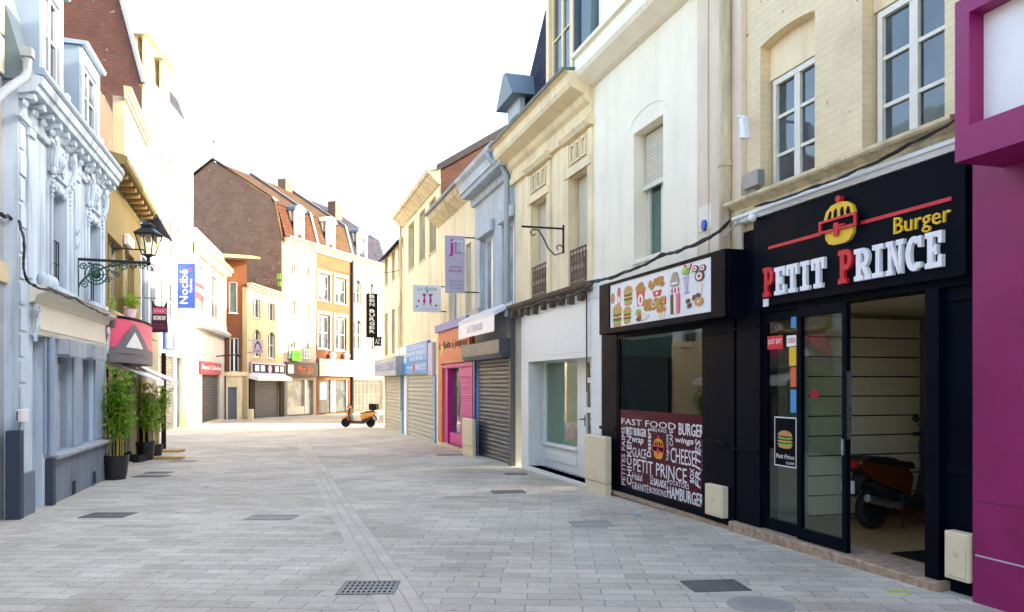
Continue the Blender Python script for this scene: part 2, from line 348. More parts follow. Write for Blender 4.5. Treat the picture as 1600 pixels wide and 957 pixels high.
# ------------------------------------------------------------------ building parts
def facade(w, u0, u1, z0, z1, holes, mat, parent, th=.30, depth=8.0, name='wall', body=True, zbody=None, n=0.0, rev=None):
    """front wall with real openings and reveals (hole = u0,u1,z0,z1[,arch rise]), plus side, back walls"""
    m = MB(); m.use(mat); u0 += .004; u1 -= .004
    us = sorted(set([u0, u1]+[x for h in holes for x in h[:2] if u0 < x < u1])); zs = sorted(set([z0, z1]+[x for h in holes for x in h[2:4] if z0 < x < z1]))
    def hol(a, b):
        return any(h[0]-1e-5 <= a and b <= h[1]+1e-5 and h[2]-1e-5 <= c0 and c1 <= h[3]+1e-5 for h in holes)
    cell = {}
    for i in range(len(us)-1):
        for j in range(len(zs)-1):
            cu, cz = (us[i]+us[i+1])/2, (zs[j]+zs[j+1])/2
            cell[i, j] = not any(h[0] < cu < h[1] and h[2] < cz < h[3] for h in holes)
    for (i, j), solid in cell.items():
        if not solid: continue
        a, b, c, d = us[i], us[i+1], zs[j], zs[j+1]
        m.quad(w, [(a, c, n), (b, c, n), (b, d, n), (a, d, n)])
        m.add([w.p(a, c, n-th), w.p(a, d, n-th), w.p(b, d, n-th), w.p(b, c, n-th)], [(0, 1, 2, 3)])
        for (di, dj, e) in ((-1, 0, ((a, d), (a, c))), (1, 0, ((b, c), (b, d))), (0, -1, ((a, c), (b, c))), (0, 1, ((b, d), (a, d)))):
            if not cell.get((i+di, j+dj), False):
                (ua, za), (ub, zb) = e
                m.add([w.p(ua, za, n), w.p(ua, za, n-th), w.p(ub, zb, n-th), w.p(ub, zb, n)], [(0, 1, 2, 3)], [[(0, za+ua), (th, za+ua), (th, zb+ub), (0, zb+ub)]])
    for h in holes:
        if len(h) > 4 and h[4] > 0:
            a, b, zt, rise = h[0], h[1], h[3], h[4]; K = 10; cw = (b-a)/2; rad = (cw*cw+rise*rise)/(2*rise)
            P = []
            for i in range(K+1):
                x = -cw+2*cw*i/K; P.append((a+cw+x, zt-rad+math.sqrt(rad*rad-x*x)-1e-4))
            for i in range(K):
                (x0, y0), (x1, y1) = P[i], P[i+1]
                m.quad(w, [(x0, y0, n), (x1, y1, n), (x1, zt, n), (x0, zt, n)])
                m.add([w.p(x0, y0, n), w.p(x0, y0, n-th), w.p(x1, y1, n-th), w.p(x1, y1, n)], [(0, 1, 2, 3)])
    if body:
        zb = z0 if zbody is None else zbody
        m.box(w, u0+.002, u1-.002, zb, z1-.01, n-depth, n-th-.22)
    return m.build(name, mat, parent)
def hole(rc, arch=0): return (rc[0], rc[1], rc[2], rc[3], arch)
def casement(w, rc, parent, n=-.16, cols=2, rows=2, fm=None, gm=None, fw=.055, sill=True, sm=None, name='window', sn=.06):
    fm = fm or M['whitewood']; gm = gm or M['glass']; u0, u1, z0, z1 = rc[:4]; m = MB()
    m.box(w, u0, u0+fw, z0, z1, n-.05, n+.02); m.box(w, u1-fw, u1, z0, z1, n-.05, n+.02)
    m.box(w, u0+fw, u1-fw, z0, z0+fw*1.2, n-.05, n+.02); m.box(w, u0+fw, u1-fw, z1-fw, z1, n-.05, n+.02)
    for i in range(1, cols):
        u = u0+(u1-u0)*i/cols; m.box(w, u-fw*.8, u+fw*.8, z0+fw*1.2, z1-fw, n-.045, n+.012)
    edges = [u0+fw]+[u0+(u1-u0)*i/cols for i in range(1, cols)]+[u1-fw]
    for j in range(1, rows):
        z = z0+(z1-z0)*j/rows
        for i in range(cols):
            a, b = edges[i]+(fw*.8 if i else 0), edges[i+1]-(fw*.8 if i < cols-1 else 0); m.box(w, a, b, z-.017, z+.017, n-.04, n+.004)
    f = m.build(name, fm, parent)
    MB().box(w, u0+.01, u1-.01, z0+.01, z1-.01, n-.045, n-.022).build('pane', gm, f)
    if sill: MB().box(w, u0-.05, u1+.05, z0-.07, z0-.003, -.12, sn).build('sill', sm or M['stone'], f, bevel=.008)
    return f
def slats(w, u0, u1, z0, z1, n, pitch, parent, mat, name='rolling_shutter', amp=.018):
    k = max(2, round((z1-z0)/pitch)); p = (z1-z0)/k; V = [(n-.03, z0)]; pr = [(n-.03, z1)]
    front = []
    for i in range(k):
        z = z0+i*p; front += [(n, z), (n+amp*.8, z+p*.2), (n+amp, z+p*.5), (n+amp*.8, z+p*.8), (n, z+p*.97)]
    front.append((n, z1))
    m = MB(); pts = [(n-.03, z0)]+front+[(n-.03, z1)]
    K = len(pts); V = [w.p(u0, z, a) for a, z in pts]+[w.p(u1, z, a) for a, z in pts]
    m.add(V, [(i, K+i, K+i+1, i+1) for i in range(K-1)]); m.add([w.p(u0, z0, n-.03), w.p(u0, z1, n-.03), w.p(u1, z1, n-.03), w.p(u1, z0, n-.03)], [(0, 1, 2, 3)])
    return m.build(name, mat, parent)
def cornice(w, u0, u1, zb, zt, out, parent, mat, name='cornice', steps=3, n=0):
    pts = [(n+.003, zb)]
    for i in range(steps):
        o = out*(i+1)/steps; a = zb+(zt-zb)*i/steps; b = zb+(zt-zb)*(i+1)/steps
        pts += [(n+o*.82, a+(b-a)*.12), (n+o, a+(b-a)*.4), (n+o, b)]
    pts += [(n-.02, zt+.02)]
    return MB().prof(w, u0, u1, pts).build(name, mat, parent)
def groof(w, u0, u1, ze, zr, half, parent, mat, gm, over=.15, wall=None):
    m = MB(); t = .10
    m.use(mat)
    s = (zr-ze)/half
    m.prof(w, u0-.02, u1+.02, [(over, ze-s*over+.02), (over, ze-s*over+t), (-half, zr+t), (-2*half-over, ze-s*over+t), (-2*half-over, ze-s*over+.02), (-half, zr+.02)])
    o = m.build('roof', mat, parent)
    g = MB(); P = [(0, ze-.02), (-half, zr), (-2*half, ze-.02)]
    g.prof(w, u0+.004, u1-.004, P); g.build('gable', gm, parent)
    return o
def text(s, w, u0, u1, z0, z1, n, parent, mat, name='lettering', ext=.004, rot=False, fit=True, shear=0.0):
    cu = bpy.data.curves.new('txt', 'FONT'); cu.body = s; cu.extrude = .5; cu.resolution_u = 2; cu.shear = shear
    o = bpy.data.objects.new('txt', cu); COL.objects.link(o); dg = bpy.context.evaluated_depsgraph_get(); dg.update()
    me = bpy.data.meshes.new_from_object(o.evaluated_get(dg)); bpy.data.objects.remove(o); bpy.data.curves.remove(cu)
    co = [tuple(v.co) for v in me.vertices]; xs = [c[0] for c in co]; ys = [c[1] for c in co]
    if not xs: return None
    a, b, c, d = min(xs), max(xs), min(ys), max(ys); W, H = u1-u0, z1-z0
    for v in me.vertices:
        x, y = (v.co.x-a)/(b-a), (v.co.y-c)/(d-c); e = v.co.z*2*ext/2
        if rot: q = w.p(u0+(1-y)*W, z0+x*H, n+e)
        else: q = w.p(u0+x*W, z0+y*H, n+e)
        v.co = q
    me.materials.clear(); me.materials.append(mat); me.name = name
    ob = bpy.data.objects.new(name, me); COL.objects.link(ob)
    if parent is not None: attach(ob, parent)
    return ob
def ell(cx, cz, rx, rz, k=20, a0=0, a1=360):
    return [(cx+rx*math.cos(R(a0+(a1-a0)*i/k)), cz+rz*math.sin(R(a0+(a1-a0)*i/k))) for i in range(k+(0 if a1-a0 == 360 else 1))]
def spiral(w, cu, cz, n, r, turns=1.4, k=22, flip=1, start=0):
    return [w.p(cu+flip*r*(1-i/k*.85)*math.cos(start+2*math.pi*turns*i/k), cz+r*(1-i/k*.85)*math.sin(start+2*math.pi*turns*i/k), n) for i in range(k+1)]
def disc(w, cu, cz, r, n0, n1, m): m.prism(w, ell(cu, cz, r, r, 16), n0, n1)
# ------------------------------------------------------------------ the ground
def ground():
    m = MB(); X = [-500, -60, -20, 20, 60, 500]; Y = [-60, 0, 20, 60, 150, 900]
    V = [(x, y, gz(y)) for y in Y for x in X]; fs = []
    for j in range(5):
        for i in range(5): a = j*6+i; fs.append((a, a+1, a+7, a+6))
    m.add(V, fs); kind(m.build('street', M['pavers']), 'structure')
    m = MB()                                             # flush drainage channel of larger setts along the middle
    pts = [(-.53, 5.0), (-1.13, 7.07), (-2.55, 11.7), (-3.9, 16.3), (-6.2, 24.0), (-9.0, 34.0)]
    L = 0; V = []; U = []
    for i, (x, y) in enumerate(pts):
        if i: L += math.dist(pts[i], pts[i-1])
        V += [(x-.17, y-.05, gz(y)+.004), (x+.17, y+.05, gz(y)+.004)]; U += [(L, 0), (L, .39)]
    m.add(V, [(2*i, 2*i+1, 2*i+3, 2*i+2) for i in range(len(pts)-1)], [[U[2*i], U[2*i+1], U[2*i+3], U[2*i+2]] for i in range(len(pts)-1)])
    kind(m.build('drainage_channel', M['channel']), 'structure')
ground()
# ------------------------------------------------------------------ wall lines
RW = Frame((5.54-.304*38.6, 38.6), (5.54+.304*6, -6))
u_ = lambda x: RW.at(x, 600)[0]
# ================================================================== RIGHT SIDE
# ---- magenta shop, nearest on the right
def magenta_building():
    b = thing('magenta_building', 'magenta rendered shop building at the frame edge with a projecting box and white panel', 'building', RW.p(u_(1600), 0))
    n = .10; u0 = RW.at(1519, 900, n)[0]; u1 = RW.L
    facade(RW, u0, u1, -1, 9.5, [], M['magenta'], b, n=n, th=.3, depth=9)
    bx0 = RW.at(1492, 250, .55)[0]; z0 = RW.at(1492, 255, .55)[1]; z1 = RW.at(1492, 5, .55)[1]
    # projecting box with a framed recess
    px, pz1 = RW.at(1548, 26, .42); pz0 = RW.at(1548, 185, .42)[1]; pu1 = px+3.2
    m = MB(); th = .45
    for (a, c, d, e) in ((bx0, px-.06, z0, z1), (px-.06, pu1, z0, pz0-.04), (px-.06, pu1, pz1+.04, z1), (pu1, pu1+.5, z0, z1)): m.box(RW, a, c, d, e, n+.004, .55)
    m.build('projecting_box', M['magenta'], b)
    MB().box(RW, px-.058, pu1-.002, pz0-.038, pz1+.038, n+.01, .42).build('white_panel', M['paper'], b)
    g = MB(); z = RW.at(1526, 868, n)[1]; g.box(RW, u0+.03, u1, z-.006, z+.006, n-.01, n+.003); g.build('scratch_line', M['lilac'], b)
    g = MB(); z = RW.at(1526, 783, n)[1]; g.box(RW, u0+.01, u1, z-.003, z+.003, n-.01, n+.0025); g.build('joint_line', plain('dark_joint', (.12, .005, .05)), b)
    return b
magenta_building()
# ---- painted brick house over the burger shop
def slab(ch, x, z, w, h, F_):
    """slab serif capitals from strokes; returns list of polygons in (u,z)"""
    t, s = w*.30, h*.17; P = []
    box = lambda a, b, c, d: [(x+a, z+c), (x+b, z+c), (x+b, z+d), (x+a, z+d)]
    def ring(cx, cz, rx, rz, ix, iz, a0, a1, k=12):
        o = ell(cx, cz, rx, rz, k, a0, a1); i = ell(cx, cz, ix, iz, k, a0, a1)
        return [[o[j], o[j+1], i[j+1], i[j]] for j in range(k)]
    sl = w*.14
    if ch in 'PR':
        P += [box(sl, sl+t, s*.9, h-s*.9), box(0, sl+t+w*.18, h-s*.9, h), box(0, sl+t+w*.16, 0, s*.9)]
        P += ring(x+w*.56, z+h*.69, w*.42, h*.31, w*.14, h*.31-s, -90, 90); P += [box(sl+t, w*.56, h*.38, h*.38+s)]
        P += [box(sl+t+w*.18, w*.56, h-s, h)]
        if ch == 'R':
            P += [[(x+w*.50, z+h*.40), (x+w*.72, z+s*.8), (x+w*1.0, z+s*.8), (x+w*.80, z+h*.40)], box(w*.70, w*1.08, 0, s*.8)]
    if ch == 'E':
        P += [box(sl, sl+t, s*.9, h-s*.9), box(0, w*.95, h-s*.9, h), box(0, w*.95, 0, s*.9), box(sl+t, w*.66, h*.5-s*.42, h*.5+s*.42)]
        P += [box(w*.73, w*.95, h*.66, h-s*.9), box(w*.73, w*.95, s*.9, h*.34), box(w*.52, w*.68, h*.36, h*.5-s*.42), box(w*.52, w*.68, h*.5+s*.42, h*.64)]
    if ch == 'T':
        P += [box(w*.35, w*.65, s*.9, h-s*.9), box(0, w, h-s*.9, h), box(w*.18, w*.82, 0, s*.9), box(0, w*.2, h*.62, h-s*.9), box(w*.8, w, h*.62, h-s*.9)]
    if ch == 'I':
        P += [box(w*.34, w*.66, s*.9, h-s*.9), box(w*.08, w*.92, h-s*.9, h), box(w*.08, w*.92, 0, s*.9)]
    if ch == 'N':
        P += [box(w*.12, w*.33, s*.9, h-s*.9), box(w*.74, w*.93, 0, h-s*.9), box(0, w*.40, 0, s*.9), box(w*.6, w*1.04, h-s*.9, h), box(0, w*.42, h-s*.9, h)]
        P += [[(x+w*.18, z+h-s*.9), (x+w*.72, z), (x+w*.93, z), (x+w*.42, z+h-s*.9)]]
    if ch == 'C':
        P += ring(x+w*.52, z+h*.5, w*.50, h*.5, w*.20, h*.5-s, 48, 312, 18); P += [box(w*.76, w*.97, h*.66, h*.98), box(w*.74, w*.93, h*.08, h*.24)]
    return P
def burger_logo(w, cu, cz, sx, sy, n, mb_, t=.03, mats=None):
    """crowned burger emblem"""
    y, r, wt = mats or (M['yellow'], M['red'], M['letter'])
    X = lambda a: cu+a*sx; Z = lambda a: cz+a*sy
    m = mb_
    m.use(y)
    dome = [(X(a), Z(c)) for a, c in [(-.42, .04), (-.42, .16), (-.36, .30), (-.22, .40), (0, .44), (.22, .40), (.36, .30), (.42, .16), (.42, .04)]]
    m.prism(w, dome, n, n+t)
    m.prism(w, [(X(a), Z(c)) for a, c in [(-.40, -.14), (-.38, -.30), (-.28, -.42), (-.15, -.46), (.15, -.46), (.28, -.42), (.38, -.30), (.40, -.14)]], n, n+t)
    for (a0, a1) in ((-.33, -.22), (-.15, -.05), (.05, .15), (.22, .33)):
        k = .11 if abs(a0+a1) > .3 else .05
        m.use(M['black']); s_ = 1 if a0 > 0 else -1
        m.prism(w, [(X(a0), Z(.12)), (X(a1), Z(.12)), (X(a1*.9), Z(.30-k*.3)), (X((a0+a1)/2*.9), Z(.34-k*.4)), (X(a0*.9), Z(.30-k))], n+t, n+t+.003)
    m.use(r)
    for q in ([(-.52, -.17), (.52, -.17), (.52, -.115), (-.52, -.115)], [(-.52, .055), (.52, .055), (.52, .11), (-.52, .11)], [(-.52, -.115), (-.46, -.115), (-.46, .055), (-.52, .055)], [(.46, -.115), (.52, -.115), (.52, .055), (.46, .055)], [(-.09, -.28), (.03, -.28), (.03, .0), (-.09, .0)], [(.03, -.10), (.20, -.10), (.20, -.06), (.03, -.06)]):
        m.prism(w, [(X(a), Z(c)) for a, c in q], n+t+.004, n+t*1.6+.004)
    m.use(M['black']); m.prism(w, [(X(a), Z(c)) for a, c in [(-.46, -.115), (.46, -.115), (.46, .055), (-.46, .055)]], n+t, n+t+.0035)
    m.use(r); m.prism(w, ell(X(0), Z(.50), .07*sx, .07*sy, 14), n, n+t*1.4)
def brick_house():
    b = thing('brick_house', 'cream painted brick house above the black burger shopfront with two tall white casements', 'building', RW.p(u_(1330), gz(8)))
    u0 = u_(1157); u1 = u_(1519); w = RW
    w1 = w.rc(1188, 1273, 66, 0, ref=1188); w1 = (w1[0], w1[1], w.at(1203, 300)[1], w.at(1190, 66)[1])
    z_b = w1[2]
    w2 = (w.at(1347, 0)[0], w.at(1476, 0)[0], z_b, w1[3]+.05)
    zc = z_b-.02; zf1 = w.at(1188, 345)[1]; zf0 = w.at(1188, 482)[1]
    dz = w.at(1332, 480)[1]; zs = w.at(1332, 868)[1]
    d = (w.at(1195, 0)[0], w.at(1452, 0)[0])
    # upper wall in painted brick
    facade(w, u0, u1, zf0, 9.0, [hole(w1, .05), hole(w2, .05)], M['brickcream'], b, th=.25, depth=8, n=0)
    # lintel infill and windows
    for r in (w1, w2):
        zt = r[3]-.42
        m = MB(); m.box(w, r[0]+.002, r[1]-.002, zt, r[3]+.02, -.24, -.13); m.build('lintel_panel', M['cream'], b)
        casement(w, (r[0]+.05, r[1]-.05, r[2], zt-.02), b, n=-.15, cols=2, rows=3, fw=.06, fm=M['offwhite'], gm=M['glass'], sill=False)
    # moulded string course with white board below
    m = MB().prof(w, u0-.02, u1, [(.003, zf1+.10), (.10, zf1+.10), (.12, zf1+.14), (.10, zf1+.17), (.17, zf1+.22), (.20, zf1+.26), (.20, zc-.05), (.22, zc-.03), (.22, zc+.0), (.003, zc+.03)])
    m.build('string_course', M['stone'], b)
    MB().prof(w, u0+.05, u1, [(.003, zf1+.01), (.11, zf1+.01), (.13, zf1+.05), (.15, zf1+.06), (.15, zf1+.095), (.003, zf1+.095)]).build('white_board', M['whitewood'], b)
    # ground floor: black shopfront
    sf = MB(); gzb = -1.0
    ua = u_(1190)
    def fr(a, b_, c, d_, n0=-.12, n1=.02): sf.box(w, a, b_, c, d_, n0, n1)
    ud = [w.at(x, 700)[0] for x in (1148, 1192, 1200, 1246, 1252, 1262, 1316, 1330, 1452, 1474, 1526)]
    fr(u0-.02, ud[1], zs, zf0+.9, -.2, .04)                          # left pilaster
    fr(ud[1], ud[10], dz+.06, zf0, -.2, .02)                           # transom under sign
    fr(ud[8], ud[9], zs, dz+.06, -.2, .05)                             # post right of the doorway
    fr(ud[9], ud[10]-.01, zs-.1, dz+.06, -.2, -.02)                    # panel
    fr(ud[9]+.03, ud[10]-.01, zs+.9, zs+.97, -.02, .0)
    fr(ud[9]+.03, ud[10]-.01, dz-.06, dz+.0, -.02, .0)
    fr(ud[0]+.03, ud[1]-.02, zs+.85, zs+.88, .04, .055); fr(ud[0]+.03, ud[1]-.02, dz-.1, dz-.07, .04, .055)
    sf.each('shopfront_frame', M['black'], b, bevel=.004)
    # fixed leaf
    def leaf(a, b_, name, n):
        m = MB(); t = .065; za, zb = zs+.02, dz+.055
        m.box(w, a, a+t, za, zb, n-.05, n); m.box(w, b_-t, b_, za, zb, n-.05, n); m.box(w, a+t, b_-t, za, za+.12, n-.05, n); m.box(w, a+t, b_-t, zb-.10, zb, n-.05, n)
        l = m.build(name, M['black'], b, bevel=.003); MB().box(w, a+t-.01, b_-t+.01, za+.1, zb-.08, n-.03, n-.022).build('pane', M['clear'], l); return l
    leaf(ud[1], ud[4]-.006, 'fixed_glass_leaf', .0); L2 = leaf(ud[4], ud[7], 'door', .055)
    m = MB(); m.box(w, ud[7]-.012, ud[7]+.003, zs+1.1, zs+1.75, .0, .05); m.build('edge_strip', M['steel'], L2)
    MB().box(w, ud[7]-.05, ud[7]-.02, zs+.95, zs+1.1, .058, .075).build('handle', M['steel'], L2)
    m = MB().prof(w, u0-.05, ud[9]+.05, [(-.3, zs-.22), (.13, zs-.22), (.13, zs+.0), (.12, zs+.015), (-.3, zs+.015)]); m.build('door_sill', M['sillwood'], b)
    # interior room
    rm = MB(); ra, rb, rd = u0+.1, u1-.05, -4.2; fz = zs+.0; cz = dz+.22
    rm.use(M['floor']).box(w, ra, rb, fz-.05, fz, rd, -.22)
    rm.use(M['clap']).box(w, ra, rb, cz, cz+.05, rd, -.22)
    rm.use(M['clap']).box(w, ra-.05, ra, fz, cz, rd, -.22); rm.use(M['greyband']).box(w, rb, rb+.05, fz, cz, rd, -.22); rm.box(w, ra, rb, fz, cz, rd-.05, rd)
    rm.build('interior_room', M['clap'], b)
    # white slat board on the side wall, facing the street side entrance
    sb = MB(); sz0, sz1 = fz+.05, cz-.16; k = 10
    for i in range(k): sb.box(w, ra+.002, ra+.06, sz0+(sz1-sz0)*i/k+.014, sz0+(sz1-sz0)*(i+1)/k, -2.45, -.85)
    sb.use(M['dark']).box(w, ra+.002, ra+.045, sz0, sz1-.01, -2.44, -.86)
    sbm = MB()
    for i in range(k): sbm.box(w, ra+.002, ra+.06, sz0+(sz1-sz0)*i/k+.016, sz0+(sz1-sz0)*(i+1)/k, -2.45, -.85)
    sbo = sbm.build('slat_board', M['slatwarm'], b); MB().box(w, ra+.003, ra+.045, sz0, sz1-.01, -2.44, -.86).build('board_backing', M['dark'], sbo)
    MB().box(w, rb-1.25, rb-.65, fz+.002, fz+.012, -.95, -.4).build('door_mat', M['blackm'], b)
    # sign
    s = thing('shop_sign', 'large black fascia sign reading PETIT PRINCE Burger with a crowned burger emblem', 'sign', w.p(u_(1350), zf0), 0)
    su0, su1 = w.at(1189, 0)[0], w.at(1524, 0)[0]
    MB().box(w, su0, su1, zf0+.0, zf1, .022, .10).build('fascia_board', M['black'], s, bevel=.006)
    def SP(x, y): return w.at(x, y, .11)
    # PETIT PRINCE letters
    xs = [1195, 1480]; base_z = [SP(1197, 466)[1], SP(1478, 415)[1]]
    L = [('P', 1195, 1213, 1), ('E', 1213, 1232, 0), ('T', 1232, 1251, 0), ('I', 1252, 1270, 0), ('T', 1271, 1293, 0), ('P', 1313, 1337, 1), ('R', 1338, 1364, 0), ('I', 1365, 1387, 0), ('N', 1388, 1417, 0), ('C', 1418, 1447, 0), ('E', 1449, 1480, 0)]
    zb = (base_z[0]+base_z[1])/2; ht = SP(1195, 424)[1]-SP(1195, 466)[1]
    for ch, xa, xb, red in L:
        a, b2 = SP(xa, 0)[0], SP(xb, 0)[0]; m = MB()
        for P in slab(ch, a, zb, (b2-a)*.91, ht*(1.08 if red else 1), None): m.prism(w, P, .101, .138)
        m.build('letter', M['red'] if red else M['letter'], s)
    ua, za = SP(1397, 368); ub = SP(1486, 0)[0]; zt2 = SP(1397, 345)[1]
    text('Burger', w, ua, ub, za-.04, za+(zt2-za)+.02, .108, s, M['yellow'], ext=.02)
    # red line in two pieces beside the emblem
    la, lz = SP(1200, 388); lb = SP(1486, 0)[0]; lc0, lc1 = SP(1286, 0)[0], SP(1344, 0)[0]
    m = MB(); m.box(w, la, lc0, lz-.016, lz+.016, .101, .108); m.box(w, lc1, lb, lz-.016, lz+.016, .101, .108); m.each('red_line', M['red'], s)
    cu, cz2 = SP(1314, 348); h_ = SP(1314, 312)[1]-SP(1314, 385)[1]; wd_ = SP(1343, 0)[0]-SP(1287, 0)[0]
    m = MB(); burger_logo(w, cu, cz2, wd_, h_, .101, m, .035); m.build('burger_emblem', None, s)
    sm = thing('round_lamp', 'small round white lamp at the top left corner of the burger shop fascia', 'lamp', w.p(su0, zf1))
    m = MB(); c = w.p(*SP(1182, 341), .16); m.ball(c, .05); m.build('bulb_cover', M['paper'], sm, smooth=True); MB().box(w, SP(1182, 0)[0]-.02, SP(1182, 0)[0]+.02, SP(0+1182, 341)[1]-.02, SP(1182, 341)[1]+.02, .05, .13).build('stem', M['blackm'], sm)
    # stickers and the menu poster on the glass
    def sticker(x0, x1, yt, yb, mat, label, txt=None, tm=None, n=.006):
        q = w.rc(x0, x1, yt, yb, n); o = MB().box(w, *q, n-.003, n).build('sticker', mat); tag(o, label, 'sticker')
        if txt: text(txt, w, q[0]+.012, q[1]-.012, q[2]+(q[3]-q[2])*.3, q[3]-(q[3]-q[2])*.25, n+.001, o, tm or M['letter'], ext=.001)
        return o
    q = sticker(1199, 1223, 526, 547, M['red'], 'red sticker reading JUST EAT at the top of the fixed glass leaf', 'JUST EAT')
    sticker(1229, 1244, 525, 542, M['paper'], 'white sticker on the glass leaf beside the red one', 'UBER', M['red'])
    sticker(1233, 1244, 543, 572, M['yellow'], 'plain yellow sticker below the white one on the glass leaf')
    sticker(1235, 1244, 574, 605, M['orange'], 'orange sticker above the light blue one on the glass leaf')
    sticker(1235, 1244, 609, 645, M['midblue'], 'light blue sticker lowest of the column on the glass leaf')
    sticker(1236, 1244, 496, 513, M['midblue'], 'small blue sticker in the top corner of the glass leaf')
    p = thing('menu_poster', 'black poster with a white border showing a tall burger on the glass leaf', 'poster', w.p(u_(1225), 1))
    q = w.rc(1210, 1244, 651, 727, .006); MB().box(w, *q, .002, .005).build('border', M['paper'], p); MB().box(w, q[0]+.012, q[1]-.012, q[2]+.012, q[3]-.012, .0052, .0065).build('sheet', M['black'], p)
    bm = MB(); cu = (q[0]+q[1])/2; hh = q[3]-q[2]; cz = q[2]+hh*.56; bw = (q[1]-q[0])*.34
    def lay(mt, z, h, s_=1.0):
        bm.use(mt); bm.prism(w, ell(cu, cz+z*hh, bw*s_, h*hh, 14), .0066, .0074+z*.001)
    for mt, z, h, s_ in ((M['bun'], -.15, .045, .9), (M['salad'], -.11, .03, 1.05), (M['choc'], -.075, .03, 1), (M['yellow'], -.05, .018, 1.05), (M['choc'], -.015, .03, .98), (M['salad'], .02, .028, 1.05), (M['choc'], .05, .03, .95)): lay(mt, z, h, s_)
    bm.use(M['bun']); bm.prism(w, [(cu-bw*.95, cz+.06*hh)]+ell(cu, cz+.07*hh, bw*.95, .10*hh, 12, 180, 0)+[(cu+bw*.95, cz+.06*hh)], .0066, .0082)
    bm.build('burger_picture', None, p)
    text('Petit Prince', w, q[0]+.03, q[1]-.03, q[2]+hh*.16, q[2]+hh*.25, .0068, p, M['letter'], ext=.001, shear=.3)
    text('3,50€', w, cu+.02, q[1]-.03, q[2]+hh*.05, q[2]+hh*.11, .0068, p, M['letter'], ext=.001)
    q = w.rc(1192, 1200, 468, 480, .11); o = MB().box(w, *q, .1, .108).build('plate', M['paper']); tag(o, 'tiny white maker plate below the first red letter of the burger sign', 'plate')
    # red notice inside
    q = w.rc(1268, 1281, 610, 622, .01); o = MB().box(w, *q, .02, .026).build('notice', M['red']); tag(o, 'small red notice on the glass of the black door', 'notice'); o.location = (0, 0, 0)
    return b
brick_house()
# utility boxes
def cabinet(w, x0, x1, yt, yb, n0, n1, label, knob=True, ref=None):
    q = w.rc(x0, x1, yt, yb, n1, ref=ref); t = thing('utility_box', label, 'utility box', w.p(q[0], q[2]), group='beige utility boxes along the shopfronts')
    MB().box(w, q[0], q[1], q[2], q[3], n0, n1).build('cabinet', M['boxbeige'], t, bevel=.012)
    MB().box(w, q[0]+.02, q[1]-.02, q[2]+.03, q[3]-.03, n1, n1+.008).build('door', M['boxbeige'], t, bevel=.004)
    if knob: m = MB(); disc(w, (q[0]+q[1])/2, (q[2]*.45+q[3]*.55), .022, n1+.006, n1+.016, m); m.build('lock', M['slat'], t)
    return t, q
cabinet(RW, 1475, 1513, 828, 902, .03, .13, 'square beige utility box beside the magenta wall')
cabinet(RW, 1101, 1128, 755, 803, .05, .14, 'low beige utility box between the two black shopfronts')
